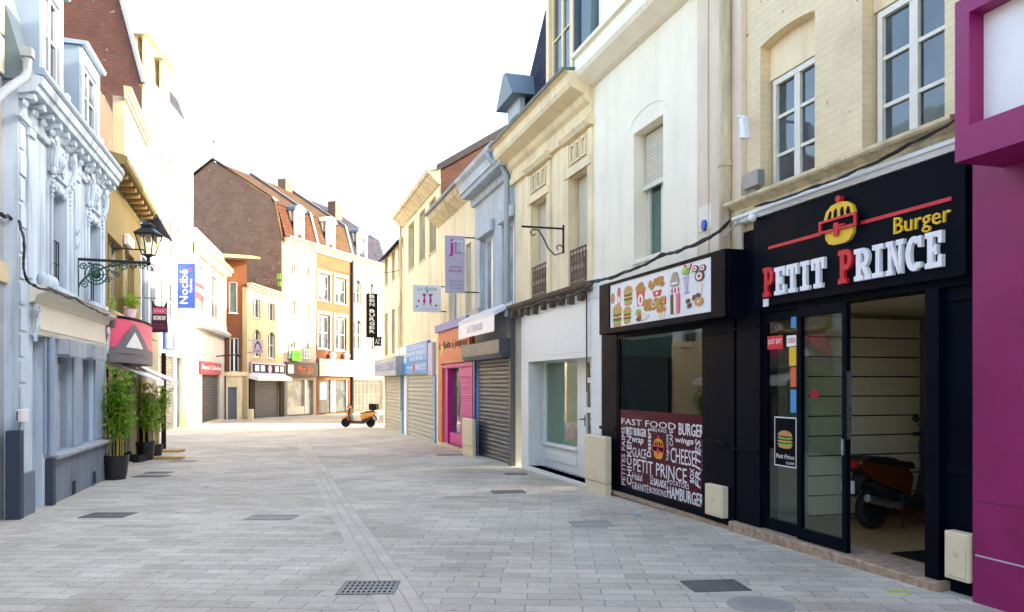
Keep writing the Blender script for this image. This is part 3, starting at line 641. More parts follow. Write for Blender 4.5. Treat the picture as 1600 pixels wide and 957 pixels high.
# ---- white house over the food shop
def white_house():
    w = RW; u0, u1 = u_(927), u_(1157)
    b = thing('white_house', 'smooth white rendered house over the fast food window with a half lowered shutter', 'building', w.p((u0+u1)/2, gz(12)))
    wn = w.rc(990, 1036, 210, 412)
    zt = w.at(929, 135)[1]
    facade(w, u0, u1, 2.3, zt+.1, [hole(wn)], M['white'], b, zbody=2.9, depth=8, th=.34)
    MB().prof(w, u0-.02, u1, [(.003, zt), (.10, zt+.02), (.30, zt+.14), (.34, zt+.2), (.34, zt+.42), (.40, zt+.44), (.40, zt+.50), (.003, zt+.56)]).build('cornice', M['white'], b)
    # attic storey with shutters
    s0, s1 = w.rc(968, 1010, 0, 60, ref=968)[:2]; zl = zt+.62
    facade(w, u0, u1, zt+.1, zt+3.2, [(s0, s1+.9, zl-.05, zl+2.2)], M['white'], b, name='attic_wall', depth=7.9, th=.25, n=-.10)
    slats(w, s0+.03, s0+.03+.72, zl-.03, zl+2.18, -.13, .085, b, M['offwhite'], 'louvre_shutter')
    casement(w, (s0+.78, s1+.88, zl-.04, zl+2.19), b, n=-.22, cols=2, rows=3, sill=False)
    # window
    casement(w, (wn[0]+.02, wn[1]-.02, wn[2]+.04, wn[3]-.05), b, n=-.25, cols=2, rows=1, fm=M['offwhite'], gm=glassy('green_glass', (.02, .05, .045)), sn=.02, sm=M['white'])
    slats(w, wn[0]+.05, wn[1]-.03, wn[3]-.80, wn[3]-.03, -.19, .05, b, M['slat'], 'half_lowered_shutter', .010)
    m = MB(); m.box(w, wn[0]+.0, wn[1]+0, wn[3]-.86, wn[3]-.80, -.20, -.15); m.build('shutter_rail', M['offwhite'], b)
    K = 14; c = (wn[0]+wn[1])/2; hw = (wn[1]-wn[0])/2+.12; P = [w.p(c+hw*math.cos(R(180-180*i/K)), wn[3]+.06+.22*math.sin(R(180*i/K)), .0) for i in range(K+1)]
    MB().tube(P, .012, 5).build('arch_moulding', M['white'], b)
    m = MB(); pu = w.at(1128, 300)[0]; m.box(w, u0+.02+(u1-u0)*.80, u1+.12, 2.7, 9, .003, .07); m.build('corner_pilaster', plaster('pale_peach', (.76, .62, .46), dirt_amt=.15), b)
    m = MB(); uu = w.at(1148, 300)[0]; m.tube([w.p(uu, 3.1, .13), w.p(uu, 9.0, .13)], .07, 12)
    for z in (4.2, 6.2): m.tube([w.p(uu, z-.03, .13), w.p(uu, z+.03, .13)], .082, 12)
    m.build('drainpipe', M['stone'], b, smooth=True)
    MB().tube([w.p(w.at(1116, 300)[0], 3.2, .08), w.p(w.at(1116, 300)[0]-.02, 5, .08), w.p(w.at(1116, 300)[0], 8.9, .08)], .009, 5).build('wall_cable', M['slat'], b)
    # ---- food shop below
    us = w.at; ua, ub = us(938, 700)[0], us(1150, 700)[0]
    g = w.rc(970, 1100, 530, 762); zf0 = us(950, 522, .30)[1]; zf1 = us(937, 447, .30)[1]; sz = us(950, 762)[1]
    m = MB()
    def fr(a, b_, c, d, n0=-.10, n1=.03): m.box(w, a, b_, c, d, n0, n1)
    fr(ua+.02, g[0]-.06, sz, zf0+.1, -.2, .04); fr(g[0]-.055, g[0], sz+.1, g[3]); fr(g[1], g[1]+.07, sz+.1, g[3]); fr(g[0]-.055, g[1]+.07, sz, sz+.1); fr(g[0]-.055, g[1]+.07, g[3], zf0+.1)
    fr(g[1]+.075, ub+.02, sz-.15, zf0+.3, -.2, .04); fr(g[1]+.10, ub-.15, sz+.95, sz+1.0, .04, .055); fr(g[1]+.10, ub-.15, 2.2, 2.23, .04, .055)
    fr(ua+.07, g[0]-.11, sz+.95, sz+1.0, .04, .055)
    m.each('shopfront_frame', M['black'], b, bevel=.004)
    MB().prof(w, ua+.02, ub+.05, [(-.2, -1), (.05, -1), (.05, sz-.06), (.09, sz-.05), (.09, sz), (-.2, sz)]).build('timber_sill', M['sillwood'], b)
    MB().box(w, g[0]-.01, g[1]+.01, sz+.09, g[3]+.01, .002, .010).build('display_window', M['clear'], b)
    rm = MB(); rd = -3
    rm.use(M['floor']).box(w, ua, ub, sz-.05, sz, rd, -.2); rm.use(M['dark']).box(w, ua, ub, 2.75, 2.8, rd, -.2); rm.use(M['dark']).box(w, ua, ua+.05, sz, 2.75, rd, -.2); rm.use(M['dark']).box(w, ub-.05, ub, sz, 2.75, rd, -.2); rm.use(M['dark']).box(w, ua, ub, sz, 2.75, rd-.05, rd)
    rm.build('interior_room', None, b)
    # vinyl lettering on the glass
    v = thing('window_lettering', 'white window lettering over a painted maroon reflection, listing fast food, burger, cheese, frites and hamburger', 'window lettering', w.p(g[0], sz))
    nn = .014
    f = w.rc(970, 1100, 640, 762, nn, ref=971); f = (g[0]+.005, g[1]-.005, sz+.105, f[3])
    fm = bpy.data.materials.new('maroon_reflection'); fm.use_nodes = True; t = fm.node_tree; bs = t.nodes['Principled BSDF']; bs.inputs['Base Color'].default_value = (.09, .002, .016, 1); bs.inputs['Specular IOR Level'].default_value = .15; bs.inputs['Alpha'].default_value = .85; bs.inputs['Roughness'].default_value = .3
    MB().box(w, f[0], f[1], f[2], f[3], nn-.001, nn).build('painted_reflection', fm, v)  # maroon sheet stands for the pink shop's reflection in the glass
    words = [('FAST FOOD', 971.4, 1056.3, 653.5, 662.7, 0), ('BURGER', 1061, 1100, 661, 679.6, 0), ('BEST BURGER', 979, 1010, 667.4, 679, 0), ('wrap', 988, 1005.6, 684, 694, 0), ('Dessert', 1011, 1017.4, 669, 713.6, 1),
        ('BBQ PLACE', 1018.7, 1041.7, 669, 675, 0), ('CAFE', 1046.6, 1051.9, 672, 697, 1), ('wings', 1055.8, 1084, 683, 694, 0), ('baguette', 1040.6, 1045.8, 678, 718.8, 1), ('GLACE', 988.4, 1010, 699, 713.6, 0), ('CHEESE', 1048, 1086.3, 699, 722.7, 0),
        ('FRITES', 1087, 1094.5, 686, 762, 1), ('bar place', 1096, 1100, 687.5, 735.8, 1), ('PETIT PRINCE', 990, 1073.5, 716, 735.8, 0), ('CHICKEN', 980, 987, 681, 756.7, 1), ('PETITES FAIMS', 971.4, 977.2, 667, 757, 1), ('Halal', 988.4, 1003.6, 738, 748.8, 0),
        ('BIG', 1016, 1020.5, 742, 756.7, 1), ('SALADE', 1021.8, 1041.4, 747.5, 758.5, 0), ('POTATOES', 1043, 1077, 748.8, 756.7, 0), ('BOX', 1078.5, 1085, 731.9, 754, 1), ('GRANITÉ', 988, 1013.5, 749.5, 764, 0), ('BOISSONS', 1015, 1041.4, 760.5, 770, 0), ('HAMBURGER', 1043, 1099.5, 759, 777.5, 0)]
    for s, x0, x1, yt, yb, rot in words:
        q = w.rc(x0, x1, yt, yb, nn)
        o = text(s, w, q[0], q[1], q[2], q[3], nn+.003, v, M['letter'], ext=.001, rot=bool(rot), shear=.2 if s in ('wrap', 'wings', 'FRITES') else 0)
        if s in ('BURGER', 'CHICKEN', 'HAMBURGER', 'BOX', 'wings', 'wrap', 'FRITES', 'Dessert', 'SALADE', 'BEST BURGER'):
            md = o.modifiers.new('bold', 'SOLIDIFY'); md.thickness = .006; md.offset = 0
    cu, cz = w.at(1029, 701, nn); q = w.rc(1020, 1038, 683, 720, nn); m = MB(); burger_logo(w, cu, cz, q[1]-q[0], (q[3]-q[2])*.95, nn+.002, m, .003, (plain('amber', (.75, .30, .01)), M['red'], M['letter'])); m.build('burger_emblem', None, v)
    # fascia box with printed food panel
    s = thing('food_sign', 'black framed fascia box with a white printed panel of burgers, fries and desserts', 'sign', w.p(g[0], zf0))
    a, c = us(938, 480, .3)[0], us(1117, 480, .3)[0]; p = w.rc(954, 1112, 447.2, 512, .30)
    m = MB(); m.box(w, a, c+.25, zf0, zf1, .045, .28)
    for (x0, x1, z0, z1) in ((a, p[0]-.01, zf0, zf1), (p[1]+.01, c+.25, zf0, zf1), (p[0]-.01, p[1]+.01, zf0, p[2]-.01), (p[0]-.01, p[1]+.01, p[3]+.01, zf1)): m.box(w, x0, x1, z0, z1, .281, .32)
    m.build('sign_frame', M['black'], s, bevel=.006)
    MB().box(w, p[0]-.008, p[1]+.008, p[2]-.008, p[3]+.008, .282, .30).build('printed_panel', M['paper'], s)
    m = MB(); W, H = p[1]-p[0], p[3]-p[2]; n0 = .301; cnt = [0]
    X = lambda a: p[0]+a*W; Z = lambda c: p[2]+c*H
    def sh(mt, pts): cnt[0] += 1; m.use(mt).prism(w, [(X(a_), Z(c_)) for a_, c_ in pts], n0-.0008, n0+.0001*cnt[0])
    def el(mt, a_, c_, ra, rb, a0=0, a1=360): sh(mt, ell(a_, c_, ra, rb, 12, a0, a1))
    def burger(a_, c_, r, h):
        for mt, dz, hh, s_ in ((M['bun'], -.42, .14, .9), (M['salad'], -.26, .10, 1.05), (M['choc'], -.16, .1, 1), (M['yellow'], -.04, .08, 1.0), (M['choc'], .04, .09, .98), (M['red'], .13, .06, .95), (M['salad'], .18, .08, 1.05)): el(mt, a_, c_+dz*h, r*s_, hh*h)
        sh(M['bun'], [(a_-r, c_+.2*h)]+ell(a_, c_+.2*h, r, .35*h, 12, 180, 0)+[(a_+r, c_+.2*h)])
    def cup(a_, c_, r, h):
        sh(M['red'], [(a_-r*.7, c_), (a_+r*.7, c_), (a_+r, c_+h), (a_-r, c_+h)])
    el(M['bun'], .03, .68, .028, .13); cup(.105, .50, .022, .34); el(M['paper'], .105, .62, .012, .09)
    for i in range(4): el(M['choc'], .095+.008*i, .86+.012*(i % 2), .004, .03)
    burger(.215, .66, .052, .42); burger(.085, .25, .055, .50); burger(.205, .22, .046, .36)
    cup(.355, .36, .048, .34); el(M['paper'], .355, .50, .030, .13); el(M['red'], .355, .50, .012, .07)
    for i in range(26): el(M['chip'], .31+.09*random.random(), .70+.16*random.random(), .011, .05)
    for i in range(22): el(M['chip'], .45+.15*random.random(), .68+.18*random.random(), .016, .055)
    sh(M['red'], [(.495, .50), (.56, .50), (.57, .62), (.485, .62)]); el(M['paper'], .528, .56, .010, .03)
    for i in range(20): el(M['chip'], .41+.12*random.random(), .26+.2*random.random(), .018, .055)
    el(M['paper'], .495, .34, .02, .06); el(M['red'], .495, .34, .014, .04)
    sh(M['offwhite'], [(.31, .04), (.42, .05), (.45, .14), (.36, .24)]); el(M['salad'], .335, .22, .03, .09); el(M['red'], .35, .14, .022, .09); el(M['choc'], .34, .08, .03, .05)
    sh(M['boxbeige'], [(.55, .02), (.60, .02), (.605, .22), (.53, .22)])
    for i in range(20): el(M['chip'] if i % 3 else M['red'], .535+.075*random.random(), .16+.26*random.random(), .014, .05)
    for i in range(5): el(M['salad'], .52+.08*random.random(), .30+.12*random.random(), .01, .03)
    for k, (mt, x) in enumerate(((M['choc'], .672), (M['offwhite'], .70), (M['pink'], .73))): sh(mt, [(x-.010, .06), (x+.010, .06), (x+.012, .46), (x-.012, .46)]); el(M['red'], x, .53, .002, .05)
    sh(M['slatmid'], [(.665, .62), (.73, .62), (.735, .72), (.72, .86), (.675, .86), (.66, .72)]); el(M['slatmid'], .697, .88, .022, .025); sh(M['paper'], [(.672, .66), (.725, .66), (.725, .70), (.672, .70)])
    for i in range(3): el((M['salad'], M['yellow'], M['green'])[i], .785+.012*i, .86+.02*(i % 2), .02, .065)
    el(M['red'], .79, .96, .008, .03); sh(M['red'], [(.81, .80), (.815, .80), (.845, 1.0-.02), (.84, .98)]); sh(M['lilac'], [(.795, .45), (.805, .45), (.82, .76), (.775, .76)]); el(M['lilac'], .80, .44, .022, .02)
    for (x, z, r) in ((.875, .86, .024), (.935, .84, .024), (.91, .70, .036)): el(M['choc'], x, z, r, r*2.8); el(M['paper'], x, z, r*.7, r*1.9); el(M['red'], x, z, r*.4, r*1.1)
    sh(M['offwhite'], [(.895, .36), (.925, .36), (.935, .56), (.885, .56)])
    for i in range(9): x, z = .79+.10*random.random(), .08+.22*random.random(); sh(M['choc'], [(x, z), (x+.026, z+.01), (x+.03, z+.08), (x+.004, z+.08)])
    el(M['bun'], .905, .22, .034, .085); el(M['paper'], .905, .22, .010, .022)
    m.build('printed_food', None, s)
    m = MB(); m.box(w, X(.283), X(.286), p[2], p[3], .3, .3006); m.box(w, X(.642), X(.646), p[2], p[3], .3, .3006); m.build('panel_joints', M['boxbeige'], s)
white_house()
def alarm_box():
    w = RW; t = thing('alarm_box', 'small cream alarm siren box with a blue lens on the white wall', 'alarm', w.p(u_(1100), 3.4))
    q = w.rc(1091, 1111, 325, 365, .08); MB().box(w, *q, .003, .08).build('case', M['offwhite'], t, bevel=.015)
    MB().prism(w, ell((q[0]+q[1])/2+.01, q[2]+.07, .055, .07, 14), .07, .11).build('lens', M['blue'], t, bevel=.01)
    t = thing('floodlight', 'small wall floodlight wrapped in white plastic beside the beige drainpipe', 'lamp', w.p(u_(1160), 4.8))
    a = w.at(1148, 182, .05); b_ = w.at(1165, 183, .25); c = w.at(1163, 198, .25)
    m = MB(); m.tube([w.p(a[0], a[1], .02), w.p(b_[0], b_[1], .25)], .018, 6); m.build('arm', M['paper'], t)
    m = MB(); m.prism(w, [(c[0]-.05, c[1]+.10), (c[0]+.03, c[1]+.10), (c[0]+.035, c[1]), (c[0]+.07, c[1]-.15), (c[0]-.05, c[1]-.13), (c[0]-.025, c[1]-.02)], .20, .30); m.build('wrapped_head', M['letter'], t, bevel=.02)
    t = thing('junction_box', 'grey electrical junction box with loose cables at the foot of the pale drainpipe', 'junction box', w.p(u_(1170), 3.8))
    q = w.rc(1160, 1183, 274, 298, .12); MB().box(w, *q, .02, .12).build('case', M['slatmid'], t, bevel=.008); 
    m = MB()
    for i in range(6):
        u = q[0]+.03+.03*i; m.tube([w.p(u, q[2]+.01, .07), w.p(u-.02, q[2]-.15, .09), w.p(u-.12-.03*i, q[2]-.35, .13), w.p(u-.30-.02*i, q[2]-.50, .22)], .007, 5)
    m.build('loose_cables', M['cablew'], t)
alarm_box()
def cable(w, pts, r, label, mat=None, name='cable', sag=.03, n=.3, k=5, cat='cable', copies=1):
    m = MB()
    for c in range(copies):
        P = []
        for i in range(len(pts)-1):
            (x0, y0), (x1, y1) = pts[i][:2], pts[i+1][:2]; n0 = pts[i][2] if len(pts[i]) > 2 else n; n1 = pts[i+1][2] if len(pts[i+1]) > 2 else n
            ua, za = w.at(x0, y0, n0); ub, zb = w.at(x1, y1, n1)
            for j in range(k):
                f = j/k; P.append(w.p(ua+(ub-ua)*f, za+(zb-za)*f-sag*4*f*(1-f)+random.uniform(-.006, .006)*(c+1), n0+(n1-n0)*f+random.uniform(-.01, .01)))
        ua, za = w.at(*pts[-1][:2], pts[-1][2] if len(pts[-1]) > 2 else n); P.append(w.p(ua, za, n))
        m.tube(P, r, 5)
    o = m.build(name, mat or M['cable']); return tag(o, label, cat)
cable(RW, [(926, 440, .36), (975, 425), (1035, 398), (1100, 375), (1140, 345)], .016, 'black cable bundle along the top of the food sign', n=.34, copies=4)
cable(RW, [(1180, 322, .22), (1260, 296), (1340, 265), (1420, 225), (1492, 188)], .010, 'thin black cables lying on the cream string course', n=.21, copies=2, sag=.015)
cable(RW, [(812, 482, .18), (850, 470), (890, 462), (928, 442)], .014, 'black cables along the ragged ledge below the cream house', n=.22, copies=3)
# ---- cream house with mansard
def cream_house():
    w = RW; u0, u1 = u_(805), u_(927)
    b = thing('cream_house', 'cream stuccoed house with deep cornice, slate mansard and two shuttered windows', 'building', w.p((u0+u1)/2, gz(16)))
    a1 = w.rc(832, 857, 320, 466); a2 = w.rc(891, 921, 282, 446); zb = min(a1[2], a2[2]); zl = w.at(812, 482)[1]; zc0 = w.at(812, 283)[1]; zc1 = w.at(803, 216, .25)[1]
    a1 = (a1[0], a1[1], zb, a1[3]); a2 = (a2[0], a2[1], zb, a1[3])
    facade(w, u0, u1, zl-.1, zc0+.1, [hole(a1), hole(a2)], M['cream'], b, depth=8, zbody=2.9)
    MB().prof(w, u0-.15, u1+.02, [(.003, zc0), (.08, zc0), (.10, zc0+.12), (.06, zc0+.15), (.06, zc0+.30), (.14, zc0+.36), (.18, zc0+.46), (.42, zc0+.55), (.46, zc0+.62), (.46, zc0+.78), (.52, zc0+.82), (.55, zc1), (.003, zc1+.04)]).build('cornice', M['cream'], b)
    MB().prof(w, u0-.15, u1+.02, [(.30, zc1+.045), (.57, zc1+.005), (.59, zc1+.04), (.30, zc1+.08)]).build('gutter', M['zinc'], b)
    for a in (a1, a2):
        c = (a[0]+a[1])/2; hw = (a[1]-a[0])/2
        m = MB(); zt = a[3]
        for s in (-1, 1): x = c+s*(hw+.09); m.box(w, x-.09, x+.09, zb-.1, zt+.62, .003, .045)
        m.box(w, c-hw-.18, c+hw+.18, zt+.0, zt+.16, .0455, .07)
        for i in range(3):
            x = c-hw+.06+(2*hw-.12)*(i+.5)/3; ww = (2*hw-.12)/3*.42
            m.box(w, x-ww, x+ww, zt+.22, zt+.26, .003, .05); m.box(w, x-ww, x+ww, zt+.54, zt+.58, .003, .05); m.box(w, x-ww, x-ww+.04, zt+.26, zt+.54, .003, .05); m.box(w, x+ww-.04, x+ww, zt+.26, zt+.54, .003, .05)
        m.prof(w, c-hw-.24, c+hw+.24, [(.003, zt+.64), (.10, zt+.66), (.16, zt+.74), (.16, zt+.78), (.003, zt+.80)])
        m.build('window_surround', M['cream'], b)
        m = MB()
        for i in range(3):
            x = c-hw+.06+(2*hw-.12)*(i+.5)/3
            if i != 1: m.box(w, x-.07, x+.07, zt+.29, zt+.51, .004, .02)
            else: m.tube(spiral(w, x, zt+.4, .03, .08, 1.3), .014, 5)
        m.build('carved_panel', M['stone'], b)
        f = casement(w, (a[0]+.03, a[1]-.03, a[2], a[3]), b, n=-.22, cols=2, rows=1, fm=M['cream'], gm=M['glasslit'], sill=False)
        slats(w, a[0]+.04, a[1]-.04, zb+.5, a[3]-.02, -.16, .05, b, M['slat'], 'lowered_shutter', .008)
        m = MB(); y0, y1 = zb+.02, zb+.62
        m.tube([w.p(a[0], y1, .0), w.p(a[1], y1, .0)], .018, 6); m.tube([w.p(a[0], y0, .0), w.p(a[1], y0, .0)], .014, 6)
        k = 6
        for i in range(k+1): u = a[0]+.02+(a[1]-a[0]-.04)*i/k; m.tube([w.p(u, y0, 0), w.p(u, y1, 0)], .010, 5)
        for i in range(k):
            u = a[0]+.02+(a[1]-a[0]-.04)*(i+.5)/k; m.tube([w.p(u+.045*math.cos(t_), y0+.42+.10*math.sin(t_), .0) for t_ in [2*math.pi*j/12 for j in range(12)]], .009, 4, closed=True); m.tube([w.p(u+.04*math.cos(t_), y0+.14+.09*math.sin(t_), .0) for t_ in [2*math.pi*j/12 for j in range(12)]], .009, 4, closed=True)
        m.build('iron_railing', plain('rusty_iron', (.16, .09, .07), .7), b)
    # ragged ledge with brackets
    m = MB().prof(w, u0, u1+.1, [(.003, zl-.10), (.10, zl-.08), (.20, zl), (.22, zl+.06), (.003, zl+.10)]); k = 9
    for i in range(k): u = u0+.15+(u1-u0)*i/k; m.box(w, u, u+.10+.05*random.random(), zl-.26+.06*random.random(), zl-.05, .003, .14+.05*random.random())
    m.build('ragged_ledge', plain('weathered_ledge', (.13, .09, .055), .9, var=.6, scale=14, bs=.4), b)
    # mansard
    zr = zc1+3.2; m = MB().prof(w, u0-.02, u1, [(.04, zc1+.06), (-.72, zr), (-7, zr+.2), (-7, zc1), (-.2, zc1)]); m.build('roof', M['slate'], b)
    def dormer(x0, x1, y0, y1, n, mat, roofm, peak=False, cheek=None, name='dormer', depth=1.2, nofr=False, zt_=None):
        uu0, uu1 = w.at(x0, 0, n)[0], w.at(x1, 0, n)[0]; z0 = zc1+.08; z1 = zt_ if zt_ else w.at(x0, y0, n)[1]
        d = facade(w, uu0, uu1, z0, z1, [(uu0+.16, uu1-.16, z0+.10, z1-.30)], mat, b, n=n, th=.12, depth=depth, name=name)
        casement(w, (uu0+.18, uu1-.18, z0+.1, z1-.31), d, n=n-.08, cols=2, rows=2, fm=mat, gm=M['glass'], sill=False)
        if peak:
            c = (uu0+uu1)/2; MB().prism(w, [(uu0-.2, z1), (uu1+.2, z1), (c+.1, z1+.62), (c-.1, z1+.62)], n-1.2, n+.22).build('dormer_roof', roofm, d)
        else: MB().prof(w, uu0-.12, uu1+.12, [(n-1.2, z1), (n+.12, z1), (n+.14, z1+.12), (n-1.2, z1+.2)]).build('dormer_roof', roofm, d)
        if cheek: MB().box(w, uu1+.003, uu1+.02, z0, z1-.01, n-1.3, n-.02).build('cheek', cheek, d); 
        return d
    dormer(853, 895, 30, 0, .10, M['cream'], M['cream'], cheek=M['zinc'], zt_=zc1+2.75)
    m = MB(); uu = w.at(902, 100, .1)[0]; m.prism(w, [(uu, zc1+.08), (uu+.35, zc1+.08), (uu+.62, zr), (uu, zr)], -.45, .02); m.build('zinc_flashing', M['zinc'], b)
    dormer(793, 812, 165, 0, .12, M['greywall'], M['zinc'], peak=True, zt_=w.at(797, 168, .12)[1])
    return b
cream_house()
def bracket_sign(name, label, w, xw, yt, arm_px, group=None):
    pass
def scroll_bracket():
    w = RW; t = thing('scroll_bracket', 'empty black wrought iron sign bracket with scrolls on the cream wall', 'sign bracket', w.p(u_(881), 5))
    u, z = w.at(881, 352, .02); z1 = w.at(881, 396, .02)[1]; zb = w.at(881, 358, .02)[1]
    MB().tube([w.p(u, z1, .03), w.p(u, z, .03)], .022, 6).build('wall_bar', M['iron'], t)
    L = .85; MB().tube([w.p(u, zb, .03), w.p(u, zb, L)], .02, 6).build('arm', M['iron'], t)
    m = MB(); pts = [w.p(u, z1+.22, .03)]
    S = [(.05, -.45), (.20, -.50), (.33, -.38), (.42, -.20), (.52, -.05), (.62, -.04), (.68, -.10), (.64, -.16), (.58, -.13)]
    m.tube([w.p(u, zb+b_, a) for a, b_ in S], .013, 6); m.tube([w.p(u, zb+b_, a) for a, b_ in [(.05, -.45), (.03, -.36), (.10, -.30), (.17, -.34), (.14, -.40)]], .013, 6); m.build('scroll', M['iron'], t, smooth=True)
scroll_bracket()
# ---- white shop under the cream house
def white_shop():
    w = RW; u0, u1 = u_(818), w.at(944, 700)[0]
    b = thing('white_shopfront', 'white painted shopfront with a recessed display window and glazed door', 'shopfront', w.p((u0+u1)/2, gz(15)))
    zt = w.at(818, 492)[1]; o = w.rc(829, 928, 566, 728); oz1 = o[3]; zs = o[2]
    facade(w, u0, u1, -1, zt+.28, [(o[0], o[1], zs-.0, oz1)], M['whitewood'], b, n=.05, th=.28, body=False)
    m = MB(); m.box(w, u0+.02, u1-.02, oz1+.98, oz1+1.0, .053, .065); m.box(w, o[0]-.05, o[1]-.02, oz1+.10, oz1+.92, .0505, .058); m.build('fascia_moulding', M['whitewood'], b)
    MB().box(w, o[0]+.002, o[1]-.002, -1, zs, -1.0, .02).build('step', M['slatmid'], b)
    nb = -.32
    g = w.rc(852, 902, 568, 690, nb); dr = w.rc(912, 930, 568, 728, nb); fz = zs
    m = MB()
    ul = o[0]-.1; ur = o[1]+.3
    m.box(w, ul, g[0], fz, oz1+.1, nb-.08, nb); m.box(w, g[0], g[1], g[3], oz1+.1, nb-.08, nb); m.box(w, g[0], g[1], fz, g[2], nb-.08, nb); m.box(w, g[1], dr[0], fz, oz1+.1, nb-.08, nb)
    m.box(w, g[0]-.08, g[1]+.03, g[2]-.06, g[2]-.01, nb, nb+.06); m.box(w, g[0]+.03, g[1]-.03, fz+.15, g[2]-.18, nb, nb+.02)
    m.build('display_frame', M['whitewood'], b, bevel=.006)
    MB().box(w, ul, ul+.10, fz, oz1+.1, nb, -.235).build('side_panel', M['whitewood'], b)
    MB().box(w, g[0]-.01, g[1]+.01, g[2]-.01, g[3]+.01, nb-.05, nb-.04).build('display_window', M['clear'], b)
    dw = dr[0]+.85; m = MB(); m.box(w, dr[0]+.02, dr[0]+.14, fz, oz1+.1, nb-.06, nb+.01); m.box(w, dw-.12, dw, fz, oz1+.1, nb-.06, nb+.01)
    zz = [fz, fz+.7, fz+1.25, fz+1.80, oz1-.02]
    for i, z in enumerate(zz): m.box(w, dr[0]+.14, dw-.12, z-.05 if i else z, z+.05 if i < 4 else oz1+.1, nb-.06, nb+.01)
    m.box(w, dr[0]+.14, dw-.12, fz+.05, fz+.65, nb-.05, nb-.01); d = m.build('door', M['whitewood'], b)
    MB().box(w, dr[0]+.13, dw-.11, fz+.7, oz1, nb-.045, nb-.03).build('pane', M['glass'], d)
    m = MB(); m.tube([w.p(dr[0]+.09, fz+1.08, nb+.01), w.p(dr[0]+.09, fz+1.08, nb+.07), w.p(dr[0]-.04, fz+1.07, nb+.07)], .013, 6); m.box(w, dr[0]+.07, dr[0]+.11, fz+.95, fz+1.15, nb+.01, nb+.016); m.build('handle', M['iron'], d)
    rm = MB(); gr = plain('green_reflection_interior', (.62, .80, .55), .8); A, B_ = ul-.2, dr[0]-.02  # pale green walls stand in for green street reflections in this glass
    rm.use(gr).box(w, A, B_, fz+.4, fz+.45, nb-1.6, nb-.09); rm.box(w, A-.04, A, fz+.4, oz1+.3, nb-1.6, nb-.09); rm.box(w, B_, B_+.04, fz+.4, oz1+.3, nb-1.6, nb-.09); rm.box(w, A, B_, fz+.4, oz1+.3, nb-1.65, nb-1.6); rm.box(w, A, B_, oz1+.3, oz1+.34, nb-1.6, nb-.09)
    rm.build('display_room', gr, b)
    t = thing('toy_frog', 'green plush toy with yellow top in the white shop display window', 'toy', w.p(g[1]-.25, fz+.45, nb-.5))
    m = MB(); c = w.p(g[1]-.22, g[2]+.12, nb-.5); m.ball(c, .26, 1, 1, .8); m.build('body', M['green'], t, smooth=True); m = MB(); m.ball(c+Vector((0, 0, .34)), .18, 1, 1, .9); m.build('head', M['salad'], t, smooth=True)
    t = thing('pink_toy', 'pink ribbed toy cone beside the green one in the white shop display', 'toy', w.p(g[0]+.45, fz+.45, nb-.4))
    m = MB(); c = w.p(g[0]+.50, g[2]-.02, nb-.42); m.lathe(c, [(.16, 0), (.17, .08), (.12, .18), (.13, .22), (.05, .42), (.001, .46)], 14); m.build('cone', M['pink'], t, smooth=True); m = MB(); m.ball(c+Vector((0, 0, .05)), .2, 1, 1, .5); m.build('base', M['green'], t, smooth=True)
    MB().tube([w.p(w.at(924, 500)[0], zt+.25, .09), w.p(w.at(924, 500)[0]+.01, oz1-.6, .09)], .012, 5).build('hanging_cable', M['cable'], b)
white_shop()
def bollard_box(w, x0, x1, yt, yb, n0, n1, label):
    q = w.rc(x0, x1, yt, yb, n1); t = thing('utility_pillar', label, 'utility box', w.p(q[0], q[2]), group='tall beige utility pillars')
    m = MB(); h = q[3]-q[2]; m.box(w, q[0], q[1], q[2]+h*.28, q[3], n0, n1); m.build('cabinet', M['boxbeige'], t, bevel=.02)
    m = MB(); m.prism(w, [(q[0]+.035, q[2]-.05), (q[1]-.025, q[2]-.05), (q[1]-.005, q[2]+h*.275), (q[0]+.005, q[2]+h*.275)], n0, n1-.01); m.build('foot', M['boxbeige'], t, bevel=.01)
    MB().box(w, q[0]+.03, q[1]-.03, q[2]+h*.32, q[3]-.04, n1, n1+.006).build('door', M['boxbeige'], t)
bollard_box(RW, 913, 945, 678, 775, .12, .24, 'tall beige utility pillar at the corner of the white shopfront')
bollard_box(RW, 722, 738, 653, 711, .14, .24, 'slim beige utility pillar in front of the bright magenta shop door')
